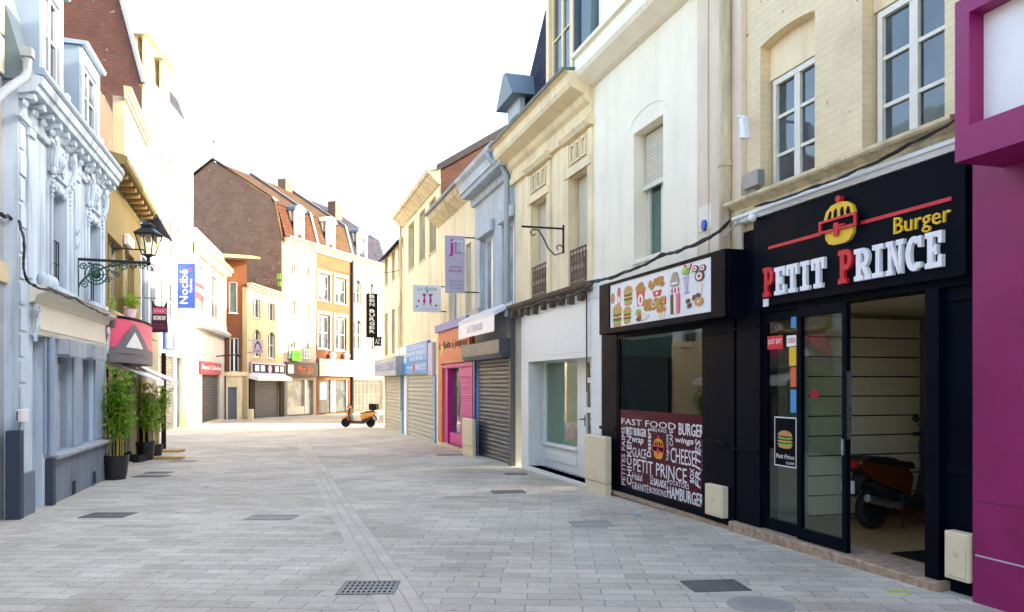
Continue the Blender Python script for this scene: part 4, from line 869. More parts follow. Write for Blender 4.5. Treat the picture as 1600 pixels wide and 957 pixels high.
# ---- grey house
def grey_house():
    w = RW; u0, u1 = u_(742), u_(805)
    b = thing('grey_house', 'pale blue grey house with dentilled cornice above a big closed grey shutter', 'building', w.p((u0+u1)/2, gz(20)))
    zt = w.at(795, 262)[1]; zl = w.at(742, 500)[1]
    h1 = w.rc(750, 771, 375, 500); h2 = w.rc(784, 803, 352, 500); h2 = (h2[0], h2[1], h1[2], h1[3]); 
    s = w.rc(746, 812, 562, 695, ref=746); ss0, ss1 = u0+.25, u1-.05; 
    facade(w, u0, u1, -1, zt, [hole(h1), hole(h2), (ss0, ss1, gz(20)-.3, s[3])], M['greywall'], b)
    pts = [(.003, zt-.25), (.08, zt-.25), (.10, zt-.12), (.10, zt-.0), (.40, zt+.06), (.42, zt+.28), (.52, zt+.36), (.55, zt+.44), (.003, zt+.5)]
    c = MB().prof(w, u0-.1, u1-.02, pts).build('cornice', M['greywall'], b); m = MB(); k = 22
    for i in range(k): u = u0+.0+(u1-u0)*i/k; m.box(w, u, u+.11, zt-.07, zt+.05, .11, .36)
    m.build('dentils', M['greywall'], b)
    for h in (h1, h2):
        casement(w, (h[0]+.02, h[1]-.02, h[2], h[3]), b, n=-.16, cols=2, rows=1, gm=M['glasslit'], sm=M['greywall'], fw=.09)
        MB().box(w, h[0]-.1, h[1]+.1, h[3]+.0, h[3]+.28, .003, .10).build('window_hood', M['greywall'], b, bevel=.02)
    slats(w, ss0+.01, ss1-.01, gz(20)-.2, s[3]-.02, -.05, .105, b, M['slatgrey'], amp=.03)
    q = w.rc(730, 812, 538, 560, .42, ref=812); q = (w.at(731, 0, .42)[0], w.at(811, 0, .42)[0], s[3]-.05, s[3]+.38)
    MB().prof(w, u0+.02, u1, [(.003, q[2]), (.30, q[2]), (.38, q[2]+.10), (.38, q[3]-.03), (.32, q[3]), (.003, q[3])]).build('shutter_housing', M['slatgrey'], b, bevel=.01)
    MB().box(w, u0+.01, u0+.2, -.8, s[3]+.3, .003, .06).build('blue_strip', M['blue'], b)
    MB().box(w, u1-.12, u1+.05, -.8, q[3]+.7, .006, .12).build('dark_post', plain('slate_post', (.06, .075, .09)), b)
    m = MB(); ud = w.at(800, 300)[0]; P = [w.p(ud-.25, zt+.28, .5), w.p(ud-.18, zt+.12, .46), w.p(ud-.02, zt-.05, .22), w.p(ud, zt-.3, .12), w.p(ud, zl-.2, .12)]; m.tube(P, .07, 10); m.build('drainpipe', M['pipe'], b, smooth=True)
    a = thing('awning', 'white folded awning with a scalloped valance above the grey rolling shutter', 'awning', w.p(u0+1, zl))
    az0, az1 = w.at(740, 524, .45)[1], w.at(740, 500, .45)[1]
    MB().prof(w, u0+.0, u1-.15, [(.02, az1+.30), (.02, az1+.20), (.45, az1-.05), (.47, az1+.04)]).build('canopy', M['letter'], a)
    m = MB(); k = 12; ua, ub = u0, u1-.16
    P = [(ua, az1-.05)]; 
    for i in range(k):
        for j in range(5): P.append((ua+(ub-ua)*(i+j/5)/k, az0-.03*math.sin(math.pi*j/5)))
    P.append((ub, az0)); P.append((ub, az1-.05)); m.prism(w, P, .44, .452); v = m.build('valance', M['letter'], a)
    text('LA TERRASSE', w, ua+1.0, ub-1.0, az0+.08, az1-.12, .455, a, M['lilac'])
    m = MB(); disc(w, u0+.5, zl+.35, .02, .02, .1, m)
    groof(w, u0, u1, zt+.3, zt+3.75, 3.95, b, M['tiledark'], M['brickred'], over=.05)  # unseen ridge raised to cast shade on the ochre house
grey_house()
cable(RW, [(742, 500, .1), (770, 488), (800, 478), (812, 482)], .014, 'black cables looped above the white awning on the grey house', n=.12, copies=2)
# ---- low cream house with the magenta shop
def magenta_shop_house():
    w = RW; u0, u1 = u_(688), u_(742)
    b = thing('low_cream_house', 'low cream house with a slanted gutter above the orange and magenta shop', 'building', w.p((u0+u1)/2, gz(24)))
    zt = w.at(715, 322)[1]; gs = gz(23)
    h1 = w.rc(702, 712, 455, 505); h2 = w.rc(727, 736, 384, 500); h1 = (h1[0], h1[1]+.1, h1[2], h2[3]); h2 = (h2[0], h2[1], h1[2], h2[3])
    z1 = w.at(690, 522)[1]; zd = w.at(697, 576)[1]; zs = w.at(697, 692)[1]
    d0, d1 = w.at(694.5, 0)[0], w.at(740, 0)[0]
    facade(w, u0, u1, -1, zt, [hole(h1), hole(h2), (d0, d1, zs, zd)], M['cream2'], b)
    for h in (h1, h2): casement(w, h, b, n=-.14, cols=2, rows=1, gm=M['glasslit'])
    MB().prof(w, u0-.3, u1-.05, [(.003, zt-.15), (.32, zt+.08), (.40, zt+.24), (.003, zt+.26)]).build('cornice', M['stone'], b)
    MB().tube([w.p(u0-.3, zt+.27, .42), w.p(u1-.05, zt+.27, .42)], .06, 8).build('gutter', M['zinc'], b)
    m = MB(); m.box(w, u0+.05, d0-.02, zs, z1+.1, .003, .08); m.box(w, d1, u1-.01, zs, z1+.1, .003, .08); m.each('orange_surround', M['orange'], b, bevel=.01)
    m = MB(); m.box(w, d0, d1, zd, zd+.12, .003, .07); m.box(w, d0, d0+.45, zs, zd, -.2, .0); m.box(w, d1-1.7, d1, zd-.28, zd, -.2, .01); m.box(w, d0+.45, d1-1.72, zs, zs+.35, -.2, -.06); m.build('magenta_frame', M['magbright'], b, bevel=.008)
    MB().box(w, d0+.45, d1-1.7, zs+.35, zd, -.17, -.15).build('side_window', M['glass'], b)
    slats(w, d1-1.7, d1-.02, zs, zd-.28, -.05, .07, b, M['magbright'], 'magenta_shutter', .015)
    MB().box(w, u0, u1, zs-.9, zs, -.3, .12).build('stone_step', M['stone'], b)
    s = thing('orange_shop_sign', 'orange fascia sign with script lettering and a yellow leaf above the magenta door', 'sign', w.p(u0+1, z1))
    q = (u0+.28, u1-.1, zd+.14, z1+.02)
    MB().box(w, *q, .085, .13).build('fascia_board', M['orange'], s); MB().box(w, q[0]-.08, q[1]+.05, q[3], q[3]+.22, .085, .22).build('blue_capping', M['blue'], s)
    text('La Boîte à joujoux', w, q[0]+.15, q[1]-.12, q[2]+.38, q[2]+.68, .135, s, M['letter'] if 0 else M['blackm'], shear=.3, ext=.01)
    m = MB(); m.prism(w, ell(q[0]+.55, q[2]+.40, .10, .17, 8), .131, .14); m.prism(w, ell(q[0]+.72, q[2]+.50, .12, .07, 8), .131, .141); m.build('leaf_emblem', plain('lime', (.55, .75, .05)), s)
    groof(w, u0, u1, zt+.2, zt+2.2, 3.8, b, M['tiledark'], M['brickred'], over=.05)
    t = thing('wall_meter', 'grey meter box with green wires below the cream house window', 'meter box', w.p(u_(740), 5)); q = w.rc(733, 747, 486, 496, .15); MB().box(w, *q, .005, .15).build('case', M['cablew'], t, bevel=.01)
    m = MB(); m.tube([w.p(q[0]+.1, q[2], .1), w.p(q[0]+.15, q[2]-.25, .12), w.p(q[0]+.35, q[2]-.1, .12)], .012, 5); m.build('wires', M['green'], t)
magenta_shop_house()
# ---- tall cream house and its neighbour
def tall_cream_house():
    w = RW; u0, u1 = u_(629), u_(688)
    b = thing('tall_cream_house', 'tall plain cream house with three upper windows, brick gable and blue signs', 'building', w.p((u0+u1)/2, gz(30)))
    zt = w.at(684, 284)[1]
    H = [w.rc(638, 647, 352, 422), w.rc(655, 664, 335, 411), w.rc(671, 681, 317, 397)]; zz = (H[1][2], H[1][3]); H = [(h[0], h[1], zz[0], zz[1]) for h in H]
    z1 = w.at(637, 590)[1]; sh = [(u0+.1, w.at(633, 0)[0]+.0), (w.at(637, 0)[0], w.at(680, 0)[0])]
    g = gz(29)
    s2 = (w.at(637, 0)[0], w.at(679, 0)[0], g-.3, w.at(637, 587)[1])
    facade(w, u0, u1, -1, zt, [hole(h) for h in H]+[s2], M['cream2'], b)
    for h in H: casement(w, h, b, n=-.2, cols=2, rows=1, fm=M['stone'], gm=M['glass'], sn=.03)
    MB().prof(w, u0-.05, u1+.05, [(.003, zt-.2), (.06, zt-.18), (.36, zt+.12), (.42, zt+.14), (.45, zt+.26), (.003, zt+.30)]).build('cornice', M['stone'], b)
    MB().prof(w, u1-.05, u1+.14, [(.12, zt+.22), (-4.2, zt+2.95), (-4.2, zt+3.2), (.12, zt+.42)]).build('gable_coping', plain('dark_coping', (.04, .035, .04), .8, var=.5), b)
    MB().box(w, w.at(634, 0)[0], w.at(637, 0)[0], -.9, s2[3], .003, .05).build('shop_post', M['letter'], b)
    slats(w, s2[0]+.02, s2[1]-.02, g-.2, s2[3]-.01, -.03, .16, b, M['slatcream'], amp=.035)
    m = MB(); m.box(w, s2[1]+.05, s2[1]+.30, -.9, 1.9, .003, .04); m.build('blue_strip', M['midblue'], b)
    MB().tube([w.p(u0+.1, .5, .1), w.p(u0+.1, zt-.1, .1)], .06, 8).build('drainpipe', M['stone'], b)
    MB().box(w, u1+.002, u1+.03, 4, zt+.28, -8, -.02).build('brick_flank', M['brickred'], b)
    # roof rising away from the street; its brick gable shows above the lower neighbours
    groof(w, u0, u1, zt+.25, zt+2.9, 4.2, b, M['tiledark'], M['brickred'], over=.1)
    sg = thing('blue_shop_signs', 'blue and white shop fascia panels with white lettering over the pale shutters', 'sign', w.p(u0+2, z1))
    y1 = lambda x, y: w.at(x, y, .12)[1]
    q = w.rc(617, 634, 545, 567, .12); a0, a1, a2, a3 = w.at(617, 0, .12)[0], w.at(635, 0, .12)[0], w.at(668, 0, .12)[0], w.at(675, 0, .12)[0]
    zA1, zA0, zB0 = y1(635, 541), y1(635, 568), y1(635, 585)
    MB().box(w, a0, a1-.01, zA0+.01, zA1, .02, .12).build('white_panel', M['paper'], sg); MB().box(w, a1, a2, zA0+.01, zA1, .02, .13).build('blue_panel', M['midblue'], sg)
    MB().box(w, a0, a0+(a1-a0)*.75, zB0, zA0, .02, .12).build('white_panel', M['paper'], sg); MB().box(w, a0+(a1-a0)*.75+.01, a2, zB0, zA0, .02, .13).build('blue_panel', M['midblue'], sg); MB().box(w, a2+.01, a3, zB0-.1, zA1-.1, .02, .11).build('end_panel', M['lilac'], sg)
    text('viamobile', w, a0+.2, a1-.2, zA0+.2, zA0+.45, .122, sg, M['green']); hh = zA1-zA0
    text('TOUS TYPES DE TRAVAUX', w, a1+.2, a2-.3, zA0+hh*.66, zA0+hh*.9, .133, sg, M['letter']); text('REPARATION  DEPANNAGE', w, a1+.2, a2-.3, zA0+hh*.36, zA0+hh*.58, .133, sg, M['letter']); text('06 12 34 56', w, a1+.9, a2-1, zA0+hh*.08, zA0+hh*.28, .133, sg, M['letter'])
    text('SERRURERIE', w, a1+.1, a1+1.4, zB0+.2, zA0-.15, .133, sg, M['letter']); text('PNEUCITY', w, a1+2.1, a2-.3, zB0+.12, zA0-.1, .133, sg, M['letter']); m = MB(); disc(w, a1+1.75, (zB0+zA0)/2, .2, .131, .14, m); m.build('red_disc', M['red'], sg)
    # end house
    u2 = 0.0; b2 = thing('end_house', 'low cream end house with small windows and a dark tiled roof at the street corner', 'building', w.p(.8, gz(37)))
    z2 = w.at(622, 382)[1]
    H1 = [w.rc(601, 606, 396, 450), w.rc(612, 617, 388, 440), w.rc(622, 627, 375, 425)]; zz = (H1[1][2], H1[1][3]); H1 = [(h[0], h[1], *zz) for h in H1]
    zz2 = (w.at(610, 553)[1], w.at(610, 486)[1]); H2 = [(h[0], h[1], *zz2) for h in H1]
    s3 = (w.at(603, 0)[0], w.at(629, 0)[0], gz(36)-.3, w.at(603, 588)[1])
    facade(w, u2, u0, -1, z2, [hole(h) for h in H1+H2]+[s3], M['cream2'], b2)
    for h in H1+H2: casement(w, h, b2, n=-.2, cols=2, rows=1, fm=M['stone'], gm=M['glass'], sn=.03)
    slats(w, s3[0]+.02, s3[1]-.02, gz(36)-.2, s3[3]-.01, -.03, .16, b2, M['slatcream'], amp=.035)
    groof(w, u2, u0, z2, z2+2.2, 3.6, b2, M['slate'], M['cream2'], over=.25)
    f = thing('corner_fascia_sign', 'grey lettered fascia box wrapping the far corner above the pale shutter', 'sign', w.p(.3, 3))
    q = w.rc(589, 616, 566, 587, .5); q2 = (w.at(589, 0, .5)[0], w.at(616, 0, .5)[0], w.at(603, 588)[1]-.02, w.at(603, 588)[1]+.75)
    MB().box(w, 0, q2[1], q2[2], q2[3], .01, .45).build('fascia_box', M['pipe'], f); text('FRANCE LOSING', w, .25, q2[1]-.2, q2[2]+.2, q2[3]-.2, .452, f, M['blue'])
    MB().box(w, s3[0]-.35, s3[0]-.02, -.9, q2[2], .003, .04).build('white_post', M['letter'], b2)
    MB().box(w, s3[1]+.03, s3[1]+.32, -.9, s3[3], .003, .05).build('poster_post', M['midblue'], b2)
tall_cream_house()
# hanging signs on the right
def hang(w, name, label, x0, x1, yt, yb, xwall, mat, yarm=(None, None), build=None, th=.05):
    """double sided panel hung square to the wall, with two arms"""
    u = w.at(xwall, 500)[0]; P = w.p(u, 0); sc_ = F/P.y
    # distance along the wall normal for each edge
    def nd(x):
        k = (x-800)/F; return (k*P.y-P.x)/(w.N.x-k*w.N.y)
    a, c = sorted((nd(x0), nd(x1))); Ym = P.y+w.N.y*(a+c)/2; z1 = CAMH+(HOR-yt)*Ym/F; z0 = CAMH+(HOR-yb)*Ym/F
    L = nd(x0) > nd(x1)      # left edge in the picture is further from the wall
    A = w.p(u, 0, nd(x0)); B = w.p(u, 0, nd(x1)); fr = Frame((A.x, A.y), (B.x, B.y)); W = fr.L
    t = thing(name, label, 'sign', w.p(u, z0, .0))
    MB().box(fr, 0, W, z0, z1, -th/2, th/2).build('sign_panel', mat, t, bevel=.006)
    m = MB()
    for z in (z1-.03, z0+.03):
        m.tube([w.p(u, z, 0), w.p(u, z, max(a, c))], .018, 6)
    m.build('arm', M['iron'], t)
    return t, fr, W, z0, z1
t, fr, W_, z0, z1 = hang(RW, 'patisserie_sign', 'tall lilac hanging sign with a pink j and grey L for a pastry maker', 695, 726, 369, 458, 748, M['lilac'])
H_ = z1-z0
MB().box(fr, W_*.12, W_*.86, z0+H_*.62, z1-H_*.10, .026, .030).build('light_square', M['lilac'], t)
text('j', fr, W_*.18, W_*.42, z0+H_*.63, z0+H_*.94, .034, t, M['magbright'], ext=.006); text('L', fr, W_*.48, W_*.86, z0+H_*.69, z0+H_*.89, .034, t, M['slatmid'], ext=.006)
m = MB(); m.box(fr, W_*.40, W_*.84, z0+H_*.90, z0+H_*.915, .03, .034); m.box(fr, W_*.84, W_*.87, z0+H_*.69, z0+H_*.915, .03, .034); m.build('frame_line', M['letter'], t)
text('Jérémy', fr, W_*.2, W_*.85, z0+H_*.42, z0+H_*.485, .028, t, M['slatmid']); text('RENOIR', fr, W_*.2, W_*.85, z0+H_*.36, z0+H_*.405, .028, t, M['magbright'])
for i, s in enumerate(('Artisan', 'Pâtissier', 'Chocolatier')): text(s, fr, W_*.22, W_*.9, z0+H_*(.19-.063*i), z0+H_*(.225-.063*i), .028, t, M['slatmid'])
t, fr, W_, z0, z1 = hang(RW, 'toy_shop_sign', 'pale hanging sign with coloured lettering and two pink dancing figures', 645, 689, 446, 488, 697, M['paper'])
H_ = z1-z0
text('La Boîte', fr, W_*.15, W_*.85, z0+H_*.80, z0+H_*.93, .03, t, plain('teal', (.05, .35, .4)), shear=.3); text('à joujoux', fr, W_*.25, W_*.85, z0+H_*.05, z0+H_*.17, .03, t, M['lilac'], shear=.3)
m = MB(); m.use(M['magbright'])
for cx in (.40, .62):
    m.prism(fr, ell(W_*cx, z0+H_*.64, .035, .045, 10), .026, .03); m.prism(fr, [(W_*(cx-.05), z0+H_*.35), (W_*(cx+.05), z0+H_*.35), (W_*(cx+.02), z0+H_*.58), (W_*(cx-.02), z0+H_*.58)], .026, .03)
    for s in (-1, 1): m.prism(fr, [(W_*(cx+s*.01), z0+H_*.55), (W_*(cx+s*.09), z0+H_*.66), (W_*(cx+s*.08), z0+H_*.69), (W_*cx, z0+H_*.58)], .026, .0305); m.prism(fr, [(W_*(cx+s*.02), z0+H_*.36), (W_*(cx+s*.05), z0+H_*.22), (W_*(cx+s*.03), z0+H_*.22), (W_*cx, z0+H_*.36)], .026, .0305)
m.use(M['green']).prism(fr, ell(W_*.5, z0+H_*.76, .04, .05, 5), .026, .031); m.use(M['red']).prism(fr, ell(W_*.2, z0+H_*.4, .035, .04, 6), .026, .03); m.use(M['blue']).prism(fr, ell(W_*.14, z0+H_*.2, .03, .03, 6), .026, .03); m.use(M['red']).prism(fr, ell(W_*.82, z0+H_*.25, .05, .03, 6), .026, .03)
m.build('picture', None, t)
t, fr, W_, z0, z1 = hang(RW, 'burger_flag_sign', 'tall black vertical sign reading BEN BURGER in white at the far corner', 572, 590, 459, 528, 597, M['blackm'])
H_ = z1-z0
for i, ch in enumerate('BEN BURGER'):
    if ch == ' ': continue
    k = i if i < 3 else i-.45
    zc_ = z1-H_*(.065+.093*k); o = text(ch, fr, W_*.30, W_*.72, zc_-H_*.034, zc_+H_*.034, .032, t, M['letter'], ext=.006); mdd = o.modifiers.new('bold', 'SOLIDIFY'); mdd.thickness = .02; mdd.offset = 0
t, fr, W_, z0, z1 = hang(RW, 'small_flag_sign', 'small dark bracket sign just below the tall black vertical sign', 584, 596, 527, 541, 598, M['blackm'])
text('AZ', fr, W_*.2, W_*.8, z0+.1, z1-.1, .03, t, M['letter'])
# ================================================================== LEFT SIDE
def lineF(c, m, Y0, Y1): return Frame((c+m*Y0, Y0), (c+m*Y1, Y1))
LO = lineF(-3.5, -.28, 10.37, 15.28)          # ornate white building
LN = lineF(-3.67, -.28, -4, 10.37)            # weathered building nearer


def ux(w, x): return w.at(x, 600)[0]
def near_left():
    w = LN; b = thing('weathered_house', 'weathered grey and cream house at the left frame edge with a zinc drainpipe', 'building', w.p(w.L-2, 0))
    facade(w, 0, w.L, -1, 6.9, [(w.L-2.6, w.L-1.6, .2, 2.4)], M['weather'], b)
    m = MB(); m.box(w, w.L-1.0, w.L-.001, 2.9, 3.15, .003, .05); m.build('band', M['stone'], b)
    m = MB()
    for i in range(3): m.box(w, w.L-.62, w.L-.05, 5.55+i*.5, 6.02+i*.5, .005, .04)
    m.each('corner_stone', M['offwhite'], b, bevel=.02)
    casement(w, (w.L-2.58, w.L-1.62, .2, 2.38), b, n=-.2, sill=False)
    m = MB(); m.prof(w, 0, w.L-.01, [(.003, 6.75), (.16, 6.8), (.2, 6.95), (-8, 8.6), (-8, 6.75)]); m.build('roof', M['slate'], b)
    P = [LO.p(*LO.at(x, y, .16), .16) for x, y in ((43, 88), (43, 112), (38, 122), (26, 130), (8, 143), (-6, 156), (-12, 175), (-12, 600))]
    t = thing('drainpipe', 'zinc drainpipe elbow running from the ornate cornice across the house corner', 'drainpipe', w.p(w.L, 5)); MB().tube(P, .055, 12).build('pipe', M['pipe'], t, smooth=True)
    MB().box(LO, LO.at(43, 0, .16)[0]-.07, LO.at(43, 0, .16)[0]+.07, LO.at(43, 91, .16)[1], LO.at(43, 76, .16)[1], .09, .23).build('hopper', M['pipe'], t, bevel=.01)
near_left()
def ornate():
    w = LO; U = lambda x: ux(w, x); L = w.L
    b = thing('ornate_white_house', 'ornate white house with carved window surrounds, grey shuttered ground floor and zinc mansard', 'building', w.p(L/2, gz(12)))
    zc = w.at(62.7, 97, .32)[1]-.33              # under side of cornice
    zb = w.at(60, 455)[1]; zf = w.at(52, 520)[1]
    a1 = (U(78), U(99), w.at(78, 445)[1], w.at(78, 292)[1]); a2 = (U(136), U(152.5), a1[2], a1[3])
    dr = (U(51), U(66), gz(11)-.02, w.at(51, 520)[1]); dr = (dr[0], dr[1], gz(11)-.05, zf-.02)
    s1 = (U(88), U(110), .56, zf-.28); s2 = (U(127), U(144), .56, zf-.28)
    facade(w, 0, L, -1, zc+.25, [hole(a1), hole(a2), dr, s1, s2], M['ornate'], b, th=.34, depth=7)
    # plinth
    m = MB(); m.box(w, -.02, dr[0]-.06, -1, .42, .003, .05); m.box(w, dr[1]+.28, L+.02, -1, .50, .003, .06); m.each('plinth', M['plinth'], b, bevel=.01)
    m = MB(); m.box(w, -.16, .0, -1, 1.0, -.10, .07); m.box(w, dr[1]+.12, dr[1]+.27, -1, .52, .003, .11); m.each('plinth_block', M['plinthdark'], b, bevel=.01)
    for uc in (U(107), U(140)):
        MB().prism(w, [(uc-.17, -1), (uc+.17, -1), (uc+.17, .05), (uc+.12, .14), (uc, .18), (uc-.12, .14), (uc-.17, .05)], .0605, .075).build('cellar_surround', M['plinth'], b)
        MB().box(w, uc-.12, uc+.12, gz(13)+.02, .05, .07, .078).build('cellar_grille', M['dark'], b)
    MB().prof(w, dr[1]+.28, L+.03, [(.003, .49), (.16, .50), (.17, .55), (.003, .58)]).build('stone_sill', M['weather'], b, bevel=.006)
    # door
    d = MB().box(w, dr[0]+.01, dr[1]-.01, dr[2], dr[3]-.45, -.2, -.15); d.box(w, dr[0]+.01, dr[0]+.07, dr[3]-.45, dr[3], -.2, -.12); d.box(w, dr[1]-.07, dr[1]-.01, dr[3]-.45, dr[3], -.2, -.12); d.box(w, dr[0]+.07, dr[1]-.07, dr[3]-.45, dr[3]-.38, -.2, -.12)
    for z in (dr[2]+.25, dr[2]+1.15): d.box(w, dr[0]+.12, dr[1]-.12, z, z+.7, -.15, -.13)
    dd = d.build('door', M['zincpaint'], b, bevel=.006); MB().box(w, dr[0]+.06, dr[1]-.06, dr[3]-.4, dr[3]-.01, -.19, -.17).build('transom_pane', M['glass'], dd)
    MB().box(w, dr[1]-.22, dr[1]-.04, .88, .93, -.148, -.09).build('handle', M['steel'], dd)
    # pilasters of the shopfront
    m = MB(); pts = [dr[1]+.13, s1[0]-.12, s1[1]+.03, s2[0]-.15, s2[1]+.04]
    for (x0, x1) in ((dr[1]+.02, dr[1]+.10), (dr[1]+.20, s1[0]-.08), (s1[1]+.08, s2[0]-.08), (s2[1]+.08, L-.16)): m.box(w, x0, x1, .585, zf-.02, .003, .04)
    m.tube([w.p(dr[1]+.16, .55, .07), w.p(dr[1]+.16, zf, .07)], .045, 12)
    m.each('shopfront_pilaster', M['zincpaint'], b, bevel=.006)
    for s in (s1, s2):
        slats(w, s[0]+.04, s[1]-.04, s[2]+.02, s[3]-.1, -.14, .055, b, M['slatblue'], 'closed_shutter', .008)
        m = MB(); m.box(w, s[0], s[0]+.04, s[2], s[3], -.2, -.05); m.box(w, s[1]-.04, s[1], s[2], s[3], -.2, -.05); m.box(w, s[0], s[1], s[2]-.03, s[2]+.02, -.2, -.02); m.build('shutter_frame', M['zincpaint'], b)
        v = MB(); v.box(w, s[0]-.12, s[1]+.12, s[3]+.02, s[3]+.26, .04, .20); ob = v.build('valance_box', M['slatblue'], b, bevel=.008)
        P = [(s[0]-.12, s[3]+.24)]; k = 7; ww = s[1]-s[0]+.24
        for i in range(k):
            for j in range(5): P.append((s[0]-.12+ww*(i+j/5)/k, s[3]+.02-.05*math.sin(math.pi*j/5)))
        P += [(s[1]+.12, s[3]+.02), (s[1]+.12, s[3]+.24)]; MB().prism(w, P, .203, .212).build('scalloped_edge', M['weather'], ob)
    # fascia and cornice of the shop
    m = MB().box(w, dr[0]-.02, L-.16, zf, zb-.16, .003, .05); m.box(w, dr[0]+.08, L-.24, zf+.05, zf+.10, .0505, .075); m.build('shop_fascia', M['offwhite'], b)
    m = MB().prof(w, dr[0]-.12, L-.04, [(.003, zf-.04), (.08, zf-.03), (.10, zf+.03), (.003, zf+.045)]); m.prof(w, dr[0]-.18, L-.02, [(.003, zb-.20), (.07, zb-.18), (.10, zb-.10), (.20, zb-.05), (.22, zb), (.24, zb+.02), (.003, zb+.07)]); m.each('shop_cornice', M['offwhite'], b)
    m = MB()
    for uu in (dr[0]-.12, L-.12):
        m.tube(spiral(w, uu, zb-.32, .09, .09, 1.5), .022, 6); m.tube([w.p(uu+.02, zb-.38, .09), w.p(uu-.03, zb-.55, .08), w.p(uu+.02, zb-.72, .06)], .025, 6); m.tube(spiral(w, uu, zf-.06, .06, .05, 1.2, flip=-1), .016, 6)
    m.each('carved_console', M['ornate'], b, smooth=True)
    # quoins on the left edge
    m = MB()
    for i in range(16): z = .6+i*.34; m.box(w, .04, .30, z, z+.28, .003, .022) if i % 2 else m.box(w, .04, .22, z, z+.28, .003, .018)
    m.build('quoins', M['ornate'], b, bevel=.004)
    # first floor windows
    for a in (a1, a2):
        c = (a[0]+a[1])/2; hw = (a[1]-a[0])/2; zt = a[3]; z0 = a[2]
        casement(w, (a[0]+.02, a[1]-.02, z0, zt), b, n=-.28, cols=2, rows=3, fm=M['slatblue'], gm=M['glass'], sill=False)
        m = MB()
        for s in (-1, 1):
            m.box(w, c+s*(hw+.01), c+s*(hw+.10), z0, zt+.0, .003, .05); m.box(w, c+s*(hw+.115), c+s*(hw+.20), z0, zt+.05, .003, .025)
        m.box(w, c-hw-.22, c+hw+.22, z0-.12, z0-.03, .003, .14); m.prof(w, c-hw-.26, c+hw+.26, [(.003, zt+.75), (.06, zt+.77), (.12, zt+.84), (.15, zt+.88), (.15, zt+.92), (.003, zt+.96)])
        m.box(w, c-hw-.15, c+hw+.15, zt+.20, zt+.72, .003, .04)
        m.build('window_surround', M['ornate'], b)
        # carved work: consoles, scrolls, cartouche, broken pediment crest
        m = MB()
        for s in (-1, 1):
            x = c+s*(hw+.12)
            m.tube(spiral(w, x, zt+.62, .13, .075, 1.6, flip=s), .024, 6); m.tube(spiral(w, x, zt+.20, .10, .06, 1.4, flip=-s), .022, 6); m.tube([w.p(x, zt+.56, .13), w.p(x+s*.03, zt+.40, .12), w.p(x, zt+.26, .10)], .04, 6)
            for i in range(5): m.ball(w.p(x, zt+.12-.07*i, .07), .035-.004*i, seg=8)
            m.tube(spiral(w, c+s*.14, zt+.30, .06, .08, 1.5, flip=s), .016, 5); m.tube(spiral(w, c+s*.20, zt+.52, .06, .09, 1.6, flip=-s), .018, 5)
        m.ball(w.p(c, zt+.45, .06), .09, .8, .5, 1.2, seg=10); m.tube([w.p(c+.12*math.cos(q), zt+.45+.15*math.sin(q), .07) for q in [2*math.pi*j/16 for j in range(16)]], .02, 6, closed=True)
        # crest
        zq = zt+1.04
        m.tube([w.p(c+(hw+.12)*math.cos(q), zq+.42*math.sin(q), .10) for q in [math.pi*j/14 for j in range(15)]], .035, 6)
        for s in (-1, 1): m.tube(spiral(w, c+s*.12, zq+.16, .09, .11, 1.7, flip=s), .022, 5); m.tube(spiral(w, c+s*(hw+.04), zq+.08, .10, .07, 1.5, flip=-s), .022, 5)
        m.ball(w.p(c, zq+.40, .12), .075, seg=8); m.ball(w.p(c, zq+.16, .08), .07, seg=8)
        for i in range(26):
            q = random.uniform(0, math.pi); rr = random.uniform(.1, 1); m.ball(w.p(c+(hw+.02)*rr*math.cos(q), zq+.05+.33*rr*math.sin(q), .04), random.uniform(.018, .035), seg=6)
        # scalloped lambrequin under the lintel
        for i in range(7): m.ball(w.p(a[0]+.05+(2*hw-.1)*i/6, zt+.02-.03*math.sin(i*2.3), .02), .055, 1, .6, 1, seg=8)
        m.build('carved_ornament', M['ornate'], b, smooth=True)
        m = MB(); zr0, zr1 = z0+.04, z0+.72
        for z in (zr0, (zr0+zr1)/2, zr1): m.tube([w.p(a[0]+.01, z, -.06), w.p(a[1]-.01, z, -.06)], .013, 5)
        for i in range(6): u = a[0]+.03+(2*hw-.06)*i/5; m.tube([w.p(u, zr0, -.06), w.p(u, zr1, -.06)], .009, 5)
        m.build('window_rail', M['iron'], b)
    m = MB()
    for uu, zz in ((U(117), a1[3]-.4), (U(117), a1[3]-.62)): m.tube(spiral(w, uu, zz, .04, .07, 1.5), .018, 5)
    for uu in (U(48), U(58), U(66)): m.ball(w.p(uu, zb+.12, .14), .10, .8, .6, 1.1, seg=10)
    m.each('relief_scroll', M['ornate'], b, smooth=True)
    m = MB()
    for uu in (U(45), U(118), U(160)):
        m.box(w, uu-.10, uu+.10, zb+.12, zc-.35, .003, .03); m.box(w, uu-.13, uu+.13, zc-.46, zc-.35, .003, .06)
    m.each('upper_pilaster_block', M['ornate'], b, bevel=.006)
    # main cornice with modillions
    m = MB().prof(w, -.12, L+.05, [(.003, zc-.34), (.05, zc-.33), (.07, zc-.26), (.003, zc-.24)])
    m.prof(w, -.05, L+.12, [(.003, zc-.02), (.12, zc), (.22, zc+.03), (.24, zc+.10), (.27, zc+.12), (.30, zc+.22), (.003, zc+.24)]); m.build('cornice', M['ornate'], b)
    m = MB(); k = 13
